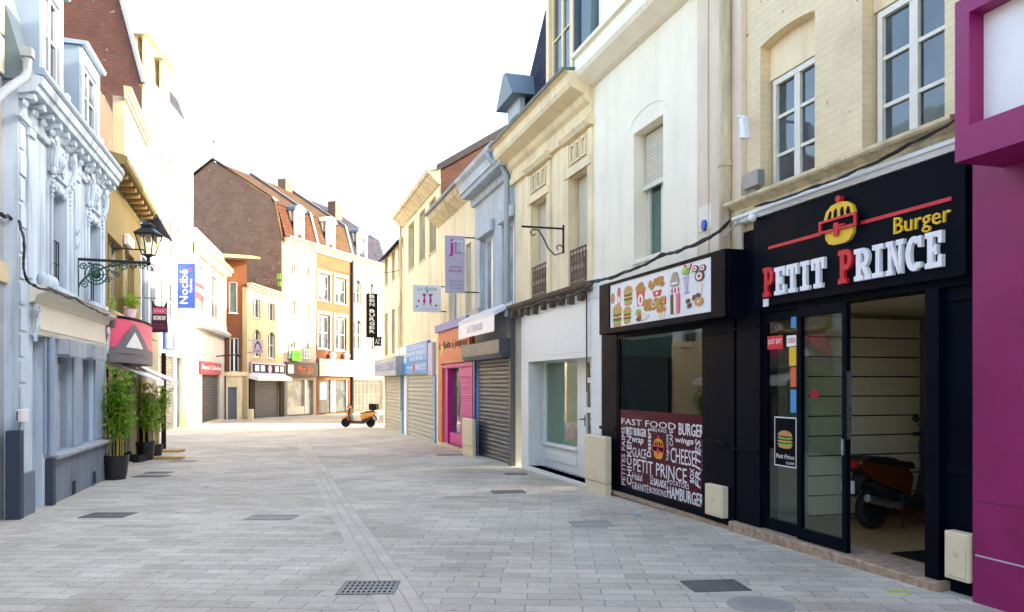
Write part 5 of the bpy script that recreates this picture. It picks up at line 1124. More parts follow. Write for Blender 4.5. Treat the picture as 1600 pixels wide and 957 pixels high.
    for i in range(k):
        u = .05+(L-.1)*i/(k-1); m.tube(spiral(w, u, zc-.1, .0, 0.01, .2), .001, 3) if 0 else None
        m.gid += 1; m.hold = True; m.box(w, u-.05, u+.05, zc-.07, zc-.005, .003, .19); m.ball(w.p(u, zc-.12, .07), .055, .8, 1.1, 1.2, seg=8); m.ball(w.p(u, zc-.07, .18), .032, 1, 1, 1, seg=8); m.hold = False
    m.each('modillion', M['ornate'], b, smooth=True)
    MB().prof(w, -.05, L+.12, [(.24, zc+.245), (.31, zc+.235), (.33, zc+.27), (.32, zc+.33), (.24, zc+.33)]).build('gutter', M['zincpaint'], b)
    # mansard
    zm = zc+.34; zr = zm+2.1
    MB().prof(w, -.1, L+.02, [(.10, zm-.05), (-.50, zr), (-6, zr+.5), (-6, zm-.2), (.0, zm-.2)]).build('roof', M['zinc'], b)
    def dorm(x0, x1, ytop, xr):
        n = .12; u0_, u1_ = w.at(x0, 0, n)[0], w.at(x1, 0, n)[0]; z0 = zm+.02; z1 = ytop
        d = facade(w, u0_, u1_, z0, z1, [(u0_+.17, u1_-.17, z0+.22, z1-.22)], M['ornate'], b, n=n, th=.1, depth=1.3, name='dormer')
        casement(w, (u0_+.19, u1_-.19, z0+.23, z1-.23), d, n=n-.06, cols=2, rows=2, fm=M['slatblue'], sill=False)
        MB().prof(w, u0_-.06, u1_+.06, [(n-1.3, z1), (n+.08, z1), (n+.1, z1+.06), (n-1.3, z1+.12)]).build('dormer_roof', M['zincpaint'], d)
        MB().box(w, u0_-.02, u0_-.003, z0, z1-.01, n-1.25, n-.03).build('cheek', M['zincpaint'], d)
    dorm(66, 99, zm+1.65, 0); dorm(128, 156, zm+1.42, 0)
ornate()
cable(LO, [(30, 345, .05), (38, 372), (36, 420), (46, 442), (80, 452), (118, 466), (150, 484), (170, 492)], .012, 'black cable bundle running along the cornice of the ornate shopfront', n=.24, copies=3)
cable(LN, [(2, 335, .1), (12, 336), (24, 342)], .02, 'short thick black cable entering from the weathered corner house', n=.08, copies=2)
def door_box():
    w = LO; t = thing('letter_box', 'small white wall box with a looped handle beside the ornate house door', 'letter box', w.p(ux(w, 37), 1.1)); q = w.rc(33, 44, 640, 660, .08)
    MB().box(w, *q, .025, .09).build('case', M['letter'], t, bevel=.01); MB().tube([w.p(q[0]-.03, q[3]-.03, .05), w.p(q[0]-.05, q[3]-.03, .05), w.p(q[0]-.05, q[2]+.02, .05), w.p(q[0]-.03, q[2]+.02, .05)], .008, 5).build('handle', M['iron'], t)
    t = thing('alarm_case', 'white alarm case high on the ochre wall beside the street lantern', 'alarm', LY.p(ux(LY, 206), 4))
    q = LY.rc(200, 209, 365, 382, .1); MB().box(LY, *q, .01, .12).build('case', M['letter'], t, bevel=.02)
LY = lineF(-2.89, -.32, 15.24, 23.5)
door_box()
# ---- ochre house, golden house behind, narrow grey house
def ochre():
    w = LY; U = lambda x: ux(w, x)
    b = thing('ochre_house', 'ochre house with wide timber eaves above the curved pink shop fascia', 'building', w.p(1.5, gz(17)))
    ze = w.at(188, 290)[1]; ue = U(218); a = (U(168), U(192), w.at(175, 485)[1], w.at(170, 365)[1]); c = (U(195), U(210), a[2], w.at(196, 390)[1])
    zp0, zp1 = w.at(165, 566)[1], w.at(165, 496)[1]
    facade(w, 0, ue, zp0, ze, [hole(a), hole(c)], M['ochre'], b, depth=6)
    for h in (a, c): casement(w, h, b, n=-.12, cols=2, rows=1, fm=M['ochre'], gm=M['glasslit'])
    MB().prof(w, -.05, ue+.3, [(-.05, ze-.05), (.36, ze-.02), (.40, ze+.02), (.40, ze+.14), (-.05, ze+.25)]).build('eaves', M['ochre'], b)
    m = MB()
    for i in range(9): u = .2+(ue-.2)*i/8; m.box(w, u-.04, u+.04, ze-.12, ze-.04, .003, .30)
    m.each('rafter_end', M['wood'], b)
    groof(w, 0, ue, ze+.15, ze+1.2, 3, b, M['tiledark'], M['brickred'], over=.3)
    # ground floor: dark entrance
    g = gz(17)
    facade(w, 0, ue+.0, -1, zp0+.05, [(.35, ue-.4, g+.0, zp0-.12)], M['beige'], b, name='ground_wall', n=-.02, body=False, th=.3)
    MB().box(w, .02, ue, g-.2, zp0, -1.6, -1.55).build('back_wall', M['dark'], b)
    m = MB(); m.box(w, 1.2, 1.24, g, zp0-.1, -.2, -.12); m.box(w, 2.2, 2.24, g, zp0-.1, -.2, -.12); m.box(w, .36, ue-.41, g, g+.2, -.2, -.12); m.build('entrance_frame', M['black'], b); MB().box(w, .36, ue-.41, g+.2, zp0-.12, -.17, -.16).build('entrance_glass', M['glass'], b)
    # curved pink fascia
    s = thing('pink_fascia', 'curved pink and grey shop fascia with a white triangle in a grey peak', 'sign', w.p(1.5, zp0))
    ua, ub = 0.02, U(214); K = 28
    def arc(f): q = math.pi*f; return ua+(ub-ua)*(1-math.cos(q))/2, .03+.50*math.sin(q)
    def band(z0, z1, mat, name, off=0, f0=0, f1=1, par=None):
        m = MB()
        for i in range(K):
            a_, b_ = f0+(f1-f0)*i/K, f0+(f1-f0)*(i+1)/K; (u1, n1), (u2, n2) = arc(a_), arc(b_)
            m.add([w.p(u1, z0, n1+off), w.p(u2, z0, n2+off), w.p(u2, z1, n2+off), w.p(u1, z1, n1+off)], [(0, 1, 2, 3)])
            m.add([w.p(u1, z1, .02), w.p(u1, z1, n1+off), w.p(u2, z1, n2+off), w.p(u2, z1, .02)], [(0, 1, 2, 3)]); m.add([w.p(u1, z0, .02), w.p(u2, z0, .02), w.p(u2, z0, n2+off), w.p(u1, z0, n1+off)], [(0, 1, 2, 3)])
        return m.build(name, mat, par or s)
    zm = zp0+(zp1-zp0)*.35
    band(zm, zp1, M['pink'], 'pink_band'); band(zp0, zm-.002, M['greyband'], 'grey_band', .01)
    MB().tube([w.p(arc(i/K)[0], zp1+.02, arc(i/K)[1]) for i in range(K+1)], .03, 6).build('top_edge', M['black'], s)
    def wrap(pts, off, mat, name):
        m = MB(); P = []
        for (f, g_) in pts: u, n = arc(f); P.append(w.p(u, zp0+(zp1-zp0)*g_, n+off))
        fc = P; m.add(fc, [tuple(range(len(fc)))]); return m.build(name, mat, s)
    for (off, mat, nm, x0, x1, zb_, zt_) in ((.025, M['greyband'], 'grey_peak', .04, .50, .20, .93), (.04, M['letter'], 'white_triangle', .17, .36, .34, .72)):
        m = MB(); k = 10; xc = (x0+x1)/2
        for i in range(k):
            f1_, f2_ = x0+(x1-x0)*i/k, x0+(x1-x0)*(i+1)/k
            h = lambda f: zb_+(zt_-zb_)*max(0, 1-abs(f-xc)/((x1-x0)/2))
            P = [(f1_, zb_), (f2_, zb_), (f2_, h(f2_)), (f1_, h(f1_))]; V = []
            for f, g_ in P: u, n = arc(f); V.append(w.p(u, zp0+(zp1-zp0)*g_, n+off))
            m.add(V, [(0, 1, 2, 3)])
        m.build(nm, mat, s)
    # small striped awning
    a_ = thing('white_awning', 'small white sloping awning over the plant pots beside the beige wall', 'awning', w.p(2.5, 2))
    for k_, (x0, x1) in enumerate(((U(177), U(194)), (U(209), U(226)))):
        q0 = w.at(200, 574)[1]; MB().prof(w, x0, x1, [(.05, q0+.02), (.8, q0-.33), (.81, q0-.30), (.05, q0+.05)]).build('canopy', M['letter'], a_)
        MB().box(w, x0, x1, q0-.42, q0-.31, .795, .805).build('valance', M['letter'], a_)
    # beige wall with black post
    c_ = thing('beige_corner_house', 'narrow blue grey house with a beige rendered ground floor at the side street corner', 'building', w.p(6, gz(22)))
    u0, u1 = ue, U(246); zt = w.at(232, 345)[1]
    h1 = (U(222), U(232), w.at(222, 520)[1], w.at(222, 400)[1]); h2 = (U(235), U(242), h1[2], h1[3])
    facade(w, u0, u1, w.at(222, 512)[1], zt, [hole(h1), hole(h2)], M['greywall'], c_, depth=4.5)
    for h in (h1, h2): casement(w, h, c_, n=-.1, cols=1, rows=2, fm=M['zincpaint'], gm=M['glass'])
    facade(w, u0, u1, -1, w.at(222, 512)[1], [], M['beige'], c_, depth=4.5, name='ground_wall', n=.03)
    groof(w, u0, u1, zt, zt+1.2, 2.2, c_, M['slate'], M['greywall'], over=.4)
    m = MB()
    for i in range(16): z = w.at(222, 512)[1]+.1+i*.22; m.box(w, u0+.02, u0+.24 if i % 2 else u0+.17, z, z+.19, .003, .02)
    m.build('quoins', M['greywall'], c_)
    MB().tube([w.p(u1-.1, gz(23), .18), w.p(u1-.1, 2.5, .18)], .07, 8).build('black_post', M['blackm'], c_)
    # golden facade set back above
    gw = lineF(-3.6, -.32, 15.4, 21.5); d_ = thing('golden_house', 'sunlit golden upper facade with a boxed cornice beside a brick flank', 'building', gw.p(2, 6))
    g0, g1 = ux(gw, 195), ux(gw, 229); zt = gw.at(200, 162)[1]
    H = [(ux(gw, 200), ux(gw, 204), 6.3, 7.6), (ux(gw, 210), ux(gw, 214), 6.3, 7.6)]
    facade(gw, g0, g1, 4, zt, [hole(h) for h in H], M['gold'], d_, depth=5)
    for h in H: casement(gw, h, d_, n=-.12, cols=1, rows=2, fm=M['offwhite'])
    cornice(gw, g0-.1, g1+.02, zt-.1, zt+.25, .18, d_, M['gold'])
    MB().box(gw, ux(gw, 170), g0+.0, 4, gw.at(180, 150)[1], -4, -.3).build('brick_flank', M['brickred'], d_)
ochre()
# ---- tall white house with brick gable across the side street
LC = lineF(-10.45, -.15, 33.6, 42.0)
def tall_white():
    w = LC; L = w.L; b = thing('tall_white_house', 'tall sunlit white house with a big red brick gable and two dormers', 'building', w.p(4, gz(37)))
    zt = w.at(228, 136)[1]
    s = (w.at(249, 0)[0], w.at(272, 0)[0], gz(37)-.3, w.at(249, 556)[1]); dr = (w.at(276, 0)[0], w.at(285, 0)[0], gz(39)-.1, s[3])
    H = []
    for zr in (4.6, 7.6, 10.6):
        for x in (236, 250, 264, 277): a_ = w.at(x, 0)[0]; H.append((a_, a_+.95, zr, zr+1.75))
    facade(w, 0, L, -1, zt, [s, dr]+[hole(h) for h in H], M['white'], b, depth=9)
    for h in H: casement(w, h, b, n=-.12, cols=2, rows=2, sm=M['white'])
    slats(w, s[0], s[1], gz(37)-.2, s[3], -.1, .15, b, M['slatmid'], amp=.03)
    d = MB().box(w, dr[0], dr[1], dr[2], dr[3], -.2, -.15).build('shop_entrance', M['glass'], b); MB().box(w, dr[0], dr[0]+.2, dr[2], dr[3], -.15, -.05).build('blue_jamb', plain('pale_blue', (.35, .6, .7)), d)
    MB().box(w, s[0]-.3, L, s[3]+.02, s[3]+1.2, .003, .10).build('shop_fascia', M['white'], b)
    cornice(w, 0, L+.1, zt-.2, zt+.15, .35, b, M['white'])
    # brick gable wall, mansard profile: face turned to the viewer
    P = [(-.02, zt), (-1.4, zt+5.3), (-5.5, zt+7.5), (-10.5, zt+5), (-11, -1)]
    gm_ = MB().prof(w, -.12, -.006, [(-.02, -1)]+P); gm_.build('brick_gable', M['brickred'], b)
    dg_ = plain('dark_green_paint', (.015, .05, .035), .4); gA = w.p(-.125, 0, -8.5); gB = w.p(-.125, 0, -.3); gw_ = Frame((gA.x, gA.y), (gB.x, gB.y)); gz_ = gz(gB.y)
    MB().box(gw_, .3, 7.8, gz_-.2, 4.2, .002, .12).build('side_shopfront', dg_, b)
    for k_ in range(2): slats(gw_, .8+3.5*k_, 3.7+3.5*k_, gz_, 3.0, .16, .12, b, M['slatdark'], 'side_shutter', .02)
    m = MB(); q = [(-.02+.14, zt), (-1.4+.14, zt+5.35), (-5.5, zt+7.7)]
    for i in range(2): m.prof(w, -.2, .1, [q[i], q[i+1], (q[i+1][0]-.14, q[i+1][1]), (q[i][0]-.14, q[i][1])])
    m.build('gable_edge', M['pipe'], b)
    MB().prof(w, 0, L, [(-.02, zt+.1), (-.75, zt+2.2), (-4, zt+3.0), (-9, zt+2), (-9, zt)]).build('roof', M['slate'], b)
    for x0, x1, zz in ((231, 244, zt+2.15), (257, 268, zt+2.15)):
        u0, u1 = w.at(x0, 0, .1)[0], w.at(x1, 0, .1)[0]
        d = facade(w, u0, u1, zt+.25, zz, [(u0+.2, u1-.2, zt+.5, zz-.4)], M['cream2'], b, n=.0, th=.12, depth=1.6, name='dormer')
        casement(w, (u0+.22, u1-.22, zt+.5, zz-.42), d, n=-.08, sill=False); MB().prof(w, u0-.2, u1+.2, [(-1.6, zz), (.25, zz), (.3, zz+.25), (-1.6, zz+.3)]).build('dormer_roof', M['cream2'], d)
tall_white()
def pharm():
    t, fr, W, z0, z1 = hang(LC, 'perfume_shop_sign', 'blue vertical hanging sign with white lettering on the white house', 277, 305, 412, 482, 270, M['blue'])
    H = z1-z0
    text('Nocibé', fr, W*.14, W*.60, z0+H*.10, z0+H*.86, .03, t, M['letter'], rot=True, ext=.008); text('Parfums', fr, W*.68, W*.84, z0+H*.36, z0+H*.66, .03, t, M['letter'], rot=True)
    m = MB(); m.prism(fr, ell(W*.74, z1-H*.14, .07, .07, 10), .026, .034); m.build('red_dot', M['red'], t); 
    t = thing('lit_window_poster', 'blue edged poster case on the white wall above the grey shutter', 'poster', LC.p(5, 4)); q = LC.rc(254, 270, 520, 545, .1)
    MB().box(LC, q[0], q[1], q[2], q[3], .11, .2).build('case', M['blue'], t); MB().box(LC, q[0]+.3, q[1]-.4, q[2]+.05, q[3]-.05, .202, .21).build('sheet', M['offwhite'], t)
pharm()
def low_group(w): pass
LR = Frame((-16.6, 41.9), (-18.6, 51.8))
def royal():
    w = LR; L = w.L; b = thing('white_classical_house', 'white classical fronted house with a long ledge above a dark shuttered shop', 'building', w.p(5, gz(47)))
    at = w.at; zt = at(300, 392)[1]; zl = at(300, 500)[1]
    H = [(at(307, 0)[0], at(317, 0)[0], at(307, 485)[1], at(307, 412)[1]), (at(330, 0)[0], at(339, 0)[0], at(307, 485)[1], at(307, 412)[1])]
    s = (at(316, 0)[0], at(343, 0)[0], gz(49)+.1, at(316, 584)[1]); d = (at(296, 0)[0], at(306, 0)[0], gz(45)-.05, at(296, 584)[1])
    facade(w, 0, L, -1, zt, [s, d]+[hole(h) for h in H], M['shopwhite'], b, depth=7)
    for h in H: casement(w, h, b, n=-.15, cols=2, rows=2, sm=M['white'])
    m = MB()
    for u in (.3, (H[0][0]+H[0][1])/2-1.1, (H[0][1]+H[1][0])/2, L-.4): m.box(w, u-.2, u+.2, zl+.2, zt, .003, .12)
    m.each('pilaster', M['white'], b)
    c = MB().prof(w, -.1, L+.1, [(.003, zt), (.15, zt+.02), (.2, zt+.25), (.5, zt+.35), (.55, zt+.55), (.003, zt+.6)]).build('cornice', M['stone'], b)
    m = MB()
    for i in range(24): u = .1+(L-.3)*i/23; m.box(w, u, u+.18, zt+.12, zt+.28, .16, .42)
    m.build('dentils', M['white'], b)
    MB().box(w, 0, L, zt+.6, zt+1.35, -.3, .05).build('parapet', M['cream2'], b); 
    MB().prof(w, -.05, L+.15, [(.003, zl-.35), (.35, zl-.3), (.45, zl-.15), (.15, zl+.1), (.12, zl+.45), (.003, zl+.5)]).build('stone_ledge', M['weather'], b)
    slats(w, s[0], s[1], s[2], s[3], -.15, .16, b, M['slatdark'], amp=.02)
    MB().box(w, s[0]-.1, s[1]+.1, -.8, s[2], .003, .2).build('step', M['stone'], b)
    MB().box(w, d[0], d[1], d[2], d[3], -.25, -.2).build('door', M['pipe'], b)
    t = thing('maroon_shop_sign', 'maroon fascia sign with white lettering over the dark shutter on the white house', 'sign', w.p(7, 3)); q = w.rc(314, 346, 564, 585, .12)
    MB().box(w, *q, .02, .12).build('board', plain('maroon', (.30, .03, .05), .5), t); text('Royal Calèche', w, q[0]+.3, q[1]-.25, q[2]+.22, q[3]-.18, .125, t, M['letter'], ext=.01)
    t = thing('to_let_sign', 'small red and white letting board on the upper wall of the classical house', 'sign', w.p(4, 6)); q = w.rc(308, 325, 441, 466, .2)
    MB().box(w, q[0]-1, q[1]-1.2, q[2], q[3], .15, .2).build('board', M['red'], t); text('A LOUER', w, q[0]-.8, q[1]-1.4, (q[2]+q[3])/2-.1, (q[2]+q[3])/2+.2, .205, t, M['letter'])
    t = thing('sign_arm', 'thin black projecting lamp arm above the maroon sign', 'lamp', w.p(8, 4.3)); u, z = at(338, 557)
    MB().tube([w.p(u, z, .0), w.p(u, z+.1, 1.2)], .04, 6).build('arm', M['iron'], t); MB().tube([w.p(u, z+.12, 1.1), w.p(u, z, 1.45)], .09, 8).build('lamp_head', M['iron'], t)
royal()
def planks():
    for i, (x, y, h, wd, lab) in enumerate(((290, 668, 29, 10, 'beige utility pillar left of the pair beside the white classical house'), (300, 666, 30, 9, 'beige utility pillar right of the pair beside the white classical house'), (392, 656.5, 17, 7, 'beige utility pillar beside the grey shutter of the low yellow house'))):
        Y = 2000/(y-617); X = (x-800)/F*Y; s = Y/F; t = thing('utility_pillar', lab, 'utility box', (X, Y, gz(Y)), group='tall beige utility pillars', local=True)
        MB().b3(-wd*s/2, wd*s/2, -.2, .2, -.05, h*s).build('cabinet', M['boxbeige'], t, bevel=.03); MB().b3(-wd*s/2+.04, wd*s/2-.04, -.212, -.2, .15, h*s-.08).build('door', M['boxbeige'], t)
planks()
# ---- orange brick narrow house
LB_ = Frame((-18.6, 51.8), (-17.35, 52.3))
LBf = Frame((-18.6, 51.8), (-17.35, 52.35))
def narrow_brick():
    w = LBf; L = w.L; b = thing('narrow_brick_house', 'narrow orange brick house with jutting eaves and a grey door', 'building', w.p(.7, gz(52)))
    at = w.at; zt = at(352, 405)[1]; z1 = at(355, 585)[1]
    h1 = (at(358, 0)[0], at(371, 0)[0], at(358, 489)[1], at(358, 440)[1]); h2 = (at(359, 0)[0], at(373, 0)[0], at(359, 582)[1], at(359, 528)[1])
    d = (at(356, 0)[0], at(370, 0)[0], gz(52), at(356, 605)[1]); r = (at(371.5, 0)[0], at(382, 0)[0], gz(52)+.15, at(372, 605)[1])
    facade(w, 0, L, z1, zt, [hole(h1), hole(h2)], M['brickorange'], b, depth=6, n=0); facade(w, 0, L, -1.5, z1-.01, [d], M['cream2'], b, name='ground_wall', depth=6, n=0)
    casement(w, h1, b, n=-.1, cols=1, rows=1, sm=M['white']); casement(w, h2, b, n=-.1, cols=2, rows=2, sm=M['white'])
    MB().box(w, -.05, L+.05, z1-.1, z1+.15, .003, .15).build('ledge', M['cream2'], b)
    MB().box(w, d[0], d[1], d[2], d[3], -.2, -.12).build('door', plain('slate_door', (.10, .13, .17)), b)
    MB().prof(w, -.2, L+.75, [(-5, zt+.9), (1.0, zt-.02), (1.0, zt+.10), (-5, zt+1.1)]).build('eaves', M['wood'], b)
    MB().tube([w.p(.02, gz(52), .08), w.p(.02, zt, .08)], .05, 6).build('drainpipe', M['iron'], b)
narrow_brick()
# ---- low yellow house
LQ = Frame((-17.3, 52.2), (-16.85, 59.0))
def low_yellow():
    w = LQ; L = w.L; at = w.at; b = thing('low_yellow_house', 'low pale yellow house with arched first floor windows over a grey shuttered shop', 'building', w.p(3, gz(55)))
    zt = at(385, 449)[1]
    H = [(at(395.5, 0)[0], at(407, 0)[0], at(396, 496)[1], at(396, 466)[1]), (at(418.5, 0)[0], at(429.5, 0)[0], at(396, 496)[1], at(396, 466)[1])]
    G = [(h[0]+.05, h[1]+.05, at(396, 558)[1], at(396, 514)[1], .3) for h in H]
    s = (at(397, 0)[0], at(436, 0)[0], gz(55)-.1, at(397, 594)[1])
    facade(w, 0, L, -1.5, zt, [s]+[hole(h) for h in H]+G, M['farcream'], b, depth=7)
    for h in H+G: casement(w, h[:4], b, n=-.15, cols=2, rows=2 if h in G else 1)
    cornice(w, 0, L, zt-.1, zt+.3, .35, b, M['gold'])
    slats(w, s[0], s[1], gz(56)-.2, s[3], -.1, .14, b, M['slatgrey'], amp=.03)
    m = MB(); m.box(w, s[0]-.9, s[0]-.03, -1, s[3]+.3, .003, .08); m.box(w, s[1]+.03, L, -1, s[3]+.3, .003, .08); m.each('dark_shop_post', M['blackm'], b)
    a = MB().prof(w, .3, L-.05, [(.01, s[3]+.45), (.01, s[3]+.1), (.65, s[3]-.05), (.68, s[3]+.18)]).build('awning', M['letter']); tag(a, 'retracted white awning above the grey shutter of the low yellow house', 'awning')
    t = thing('lilac_shop_sign', 'lilac and black fascia sign with white panels on the low yellow house', 'sign', w.p(3, 3)); q = (.35, L-.1, at(394, 586)[1], at(394, 566)[1])
    MB().box(w, *q, .09, .2).build('board', M['lilac'], t); m = MB()
    m.box(w, q[0]+.1, q[1]-.1, q[2]+.15, q[3]-.12, .2, .21); m.build('dark_band', M['blackm'], t); m = MB()
    for f in (.08, .24, .66, .82): m.box(w, q[0]+(q[1]-q[0])*f, q[0]+(q[1]-q[0])*(f+.11), q[2]+.25, q[3]-.2, .211, .22)
    m.each('white_panel', M['letter'], t); m = MB(); m.prism(w, ell((q[0]+q[1])/2, (q[2]+q[3])/2, .35, .28, 16), .211, .225); m.build('round_emblem', M['lilac'], t)
    t, fr, W, z0, z1 = hang(w, 'pointed_hanging_sign', 'square lilac hanging sign with a dark pointed emblem on the low yellow house', 394, 412, 531, 552, 387, M['lilac'])
    H_ = z1-z0; m = MB(); K = 8
    for k in range(2): s_ = 1-.28*k; m.use(M['blackm'] if k == 0 else M['lilac']).prism(fr, [(W*(.5-.32*s_), z0+H_*.3), (W*(.5+.32*s_), z0+H_*.3), (W*(.5+.2*s_), z0+H_*(.3+.4*s_)), (W*.5, z0+H_*(.3+.62*s_)), (W*(.5-.2*s_), z0+H_*(.3+.4*s_))], .026, .03+.005*k)
    m.build('emblem', None, t); text('LA MAISON', fr, W*.1, W*.9, z0+H_*.08, z0+H_*.22, .03, t, M['blackm'])
low_yellow()
# ---- far row with the brick gable
FR = Frame((-16.85, 59.0), (-16.85+.333*15.2, 59.0+15.2))
def far_row():
    w = FR; at = w.at; ux_ = lambda x: at(x, 600)[0]
    u = [0, ux_(494), ux_(548.5), w.L]
    zt = at(444, 378)[1]
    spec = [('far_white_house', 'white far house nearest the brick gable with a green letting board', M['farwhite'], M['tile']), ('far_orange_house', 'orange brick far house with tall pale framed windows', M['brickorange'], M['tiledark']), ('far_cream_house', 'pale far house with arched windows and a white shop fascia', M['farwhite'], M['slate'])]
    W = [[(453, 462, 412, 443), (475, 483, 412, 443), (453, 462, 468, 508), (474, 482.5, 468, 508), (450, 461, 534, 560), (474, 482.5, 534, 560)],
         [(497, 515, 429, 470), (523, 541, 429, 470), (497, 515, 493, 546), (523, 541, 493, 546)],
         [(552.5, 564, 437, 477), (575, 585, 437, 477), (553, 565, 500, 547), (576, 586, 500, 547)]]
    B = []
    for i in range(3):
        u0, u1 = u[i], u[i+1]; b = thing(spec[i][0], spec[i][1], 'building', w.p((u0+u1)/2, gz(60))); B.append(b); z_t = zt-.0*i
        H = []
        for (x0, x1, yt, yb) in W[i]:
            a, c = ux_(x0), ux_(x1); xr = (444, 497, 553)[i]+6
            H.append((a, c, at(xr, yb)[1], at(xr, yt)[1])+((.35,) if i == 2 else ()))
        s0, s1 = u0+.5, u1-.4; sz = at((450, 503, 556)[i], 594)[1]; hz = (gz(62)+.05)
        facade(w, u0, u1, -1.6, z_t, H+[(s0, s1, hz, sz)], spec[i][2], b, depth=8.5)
        for h in H: casement(w, h[:4], b, n=-.15, cols=2, rows=2, fm=M['whitewood'], gm=M['glass'], sm=M['farwhite'], fw=.09)
        if i == 1:
            m = MB()
            for h in H:
                for s in (-1, 1): m.box(w, (h[1]+.0 if s > 0 else h[0]-.22), (h[1]+.22 if s > 0 else h[0]), h[2]-.1, h[3]+.1, .003, .06)
                m.box(w, h[0]-.25, h[1]+.25, h[3]+.1, h[3]+.35, .003, .08)
            m.build('window_surrounds', M['farwhite'], b)
        if i == 0:
            for h in H[2:]+H[:2]:
                m = MB()
                for z in (.05, .4, .75): m.tube([w.p(h[0], h[2]+z, .12), w.p(h[1], h[2]+z, .12)], .025, 4)
                for k in range(5): x = h[0]+(h[1]-h[0])*k/4; m.tube([w.p(x, h[2]+.05, .12), w.p(x, h[2]+.75, .12)], .018, 4)
                m.build('window_rail', M['letter'], b)
        cornice(w, u0, u1, z_t-.15, z_t+.3, .45, b, M['stone'])
        MB().tube([w.p(u0, z_t+.35, .5), w.p(u1, z_t+.35, .5)], .1, 6).build('gutter', M['zinc'], b)
        # mansard: steep tiled slope, then the main slope
        zm, zr = 14.9, 18.4
        MB().prof(w, u0+.01, u1-.01, [(.05, z_t+.32), (.2, z_t+.32), (-.55, zm), (-6.0, zr), (-11, 15), (-11, z_t)]).build('roof', (M['tile'], M['tiledark'], M['slate'])[i], b)
        if i < 2: MB().prof(w, u0+.02, u1-.02, [(-.56, zm+.06), (-.50, zm+.02), (-6.0, zr+.04), (-6.0, zr+.12)]).build('upper_slope', M['tiledark'], b)
        # arched dormer
        x0, x1 = ((461, 475.5), (510.5, 523.5), (558.5, 573.5))[i]; n = .12
        a, c = at(x0, 0, n)[0], at(x1, 0, n)[0]; z0 = z_t+.35; z1 = z0+2.35
        d = facade(w, a, c, z0, z1-.1, [(a+.3, c-.3, z0+.15, z1-.35, .3)], M['white'], b, n=n, th=.15, depth=1.8, name='dormer')
        casement(w, (a+.3, c-.3, z0+.15, z1-.36), d, n=n-.1, cols=2, rows=2, fm=M['whitewood'], sill=False)
        cx, hw = (a+c)/2, (c-a)/2+.12; P = [(cx+hw*math.cos(R(t_)), z1-.1+.48*math.sin(R(t_))) for t_ in range(0, 181, 15)]; MB().prism(w, P, n-1.8, n+.12).build('dormer_roof', M['zinc'] if i != 1 else M['white'], d)
    # party walls between roofs
    m = MB()
    for k in (1, 2): m.prof(w, u[k]-.16, u[k]+.16, [(.25, zt+.35), (-.5, 15.15), (-6, 18.75), (-6.5, 18.3), (-1, 14.5), (-.2, zt+.3)])
    m.build('party_wall_coping', plain('coping', (.12, .11, .11)), B[1])
    for k, (bx, uu, nn, ww, hh) in enumerate(((0, at(450, 0, -5.5)[0]+.3, -6, 1.0, .9), (1, at(534, 0, -2.5)[0], -3.2, 1.1, 1.3))):
        zc_ = 18.4-(abs(-6-nn))*.64; MB().box(w, uu-ww/2, uu+ww/2, zc_-1.2, zc_+hh, nn-.4, nn+.4).build('chimney', M['brickdark'], B[bx])
    # gable: faces the viewer
    g = MB().prof(w, -.22, -.006, [(0, -1.6), (0, zt+.05), (-.63, 14.85), (-1.0, 15.3), (-6.1, 18.5), (-8.9, 16.9), (-8.9, -1.6)]); g.build('brick_gable', M['brickdark'], B[0])
    m = MB(); q = [(0.05, zt+.05), (-.60, 14.95), (-1.0, 15.42), (-6.1, 18.62), (-8.95, 17.0)]
    for i in range(4): (a1, b1), (a2, b2) = q[i], q[i+1]; m.prof(w, -.30, .02, [(a1, b1), (a2, b2), (a2, b2+.12), (a1, b1+.12)])
    m.build('gable_coping', M['tiledark'], B[0])
    MB().box(w, -.30, .5, 4, 17.9, -9.5, -8.92).build('gable_pier', M['brickorange'], B[0])
    fp = w.p(-.1, 18.5, -6.1); m = MB(); m.tube([fp, fp+Vector((0, 0, 1.5))], .03, 5); m.tube([fp+Vector((-.35, 0, 1.1)), fp+Vector((.35, 0, 1.1))], .025, 4); m.ball(fp+Vector((0, 0, 1.5)), .09, seg=6); m.build('weather_vane', M['iron'], B[0])
    # old painted letters and two plates on the gable
    gf = Frame((w.p(-.225, 0, -8.9).x, w.p(-.225, 0, -8.9).y), (w.p(-.225, 0, 0).x, w.p(-.225, 0, 0).y))
    q = gf.rc(400, 432, 437, 446, 0); text('DUTAYS', gf, q[0], q[1], q[2], q[3], .01, B[0], plain('faded_paint', (.30, .23, .18)), 'faded_lettering')
    for (x0, x1, yt, yb) in ((433, 439, 428, 437), (434, 439, 440, 448)): o = MB().box(gf, *gf.rc(x0, x1, yt, yb, 0), .003, .05).build('wall_plate', M['salad'], B[0])
    # skylight in the main slope
    MB().prof(w, .5, 1.2, [(-1.3, 15.42), (-3.9, 17.05), (-3.95, 17.15), (-1.35, 15.55)]).build('skylight', M['letter'], B[0])
    # shops
    s0, s1 = .5, u[1]-.4; g0 = gz(61)+.1; b = B[0]; sz = at(450, 594)[1]
    m = MB(); m.box(w, s0, s0+.12, g0, sz, -.2, -.1); m.box(w, s0+2.4, s0+2.6, g0, sz, -.2, -.05); m.box(w, s0, s0+2.5, g0, g0+.6, -.2, -.1); m.build('shop_frame', M['offwhite'], b); MB().box(w, s0, s1, g0, sz, -.25, -.22).build('shop_window', M['glasslit'], b)
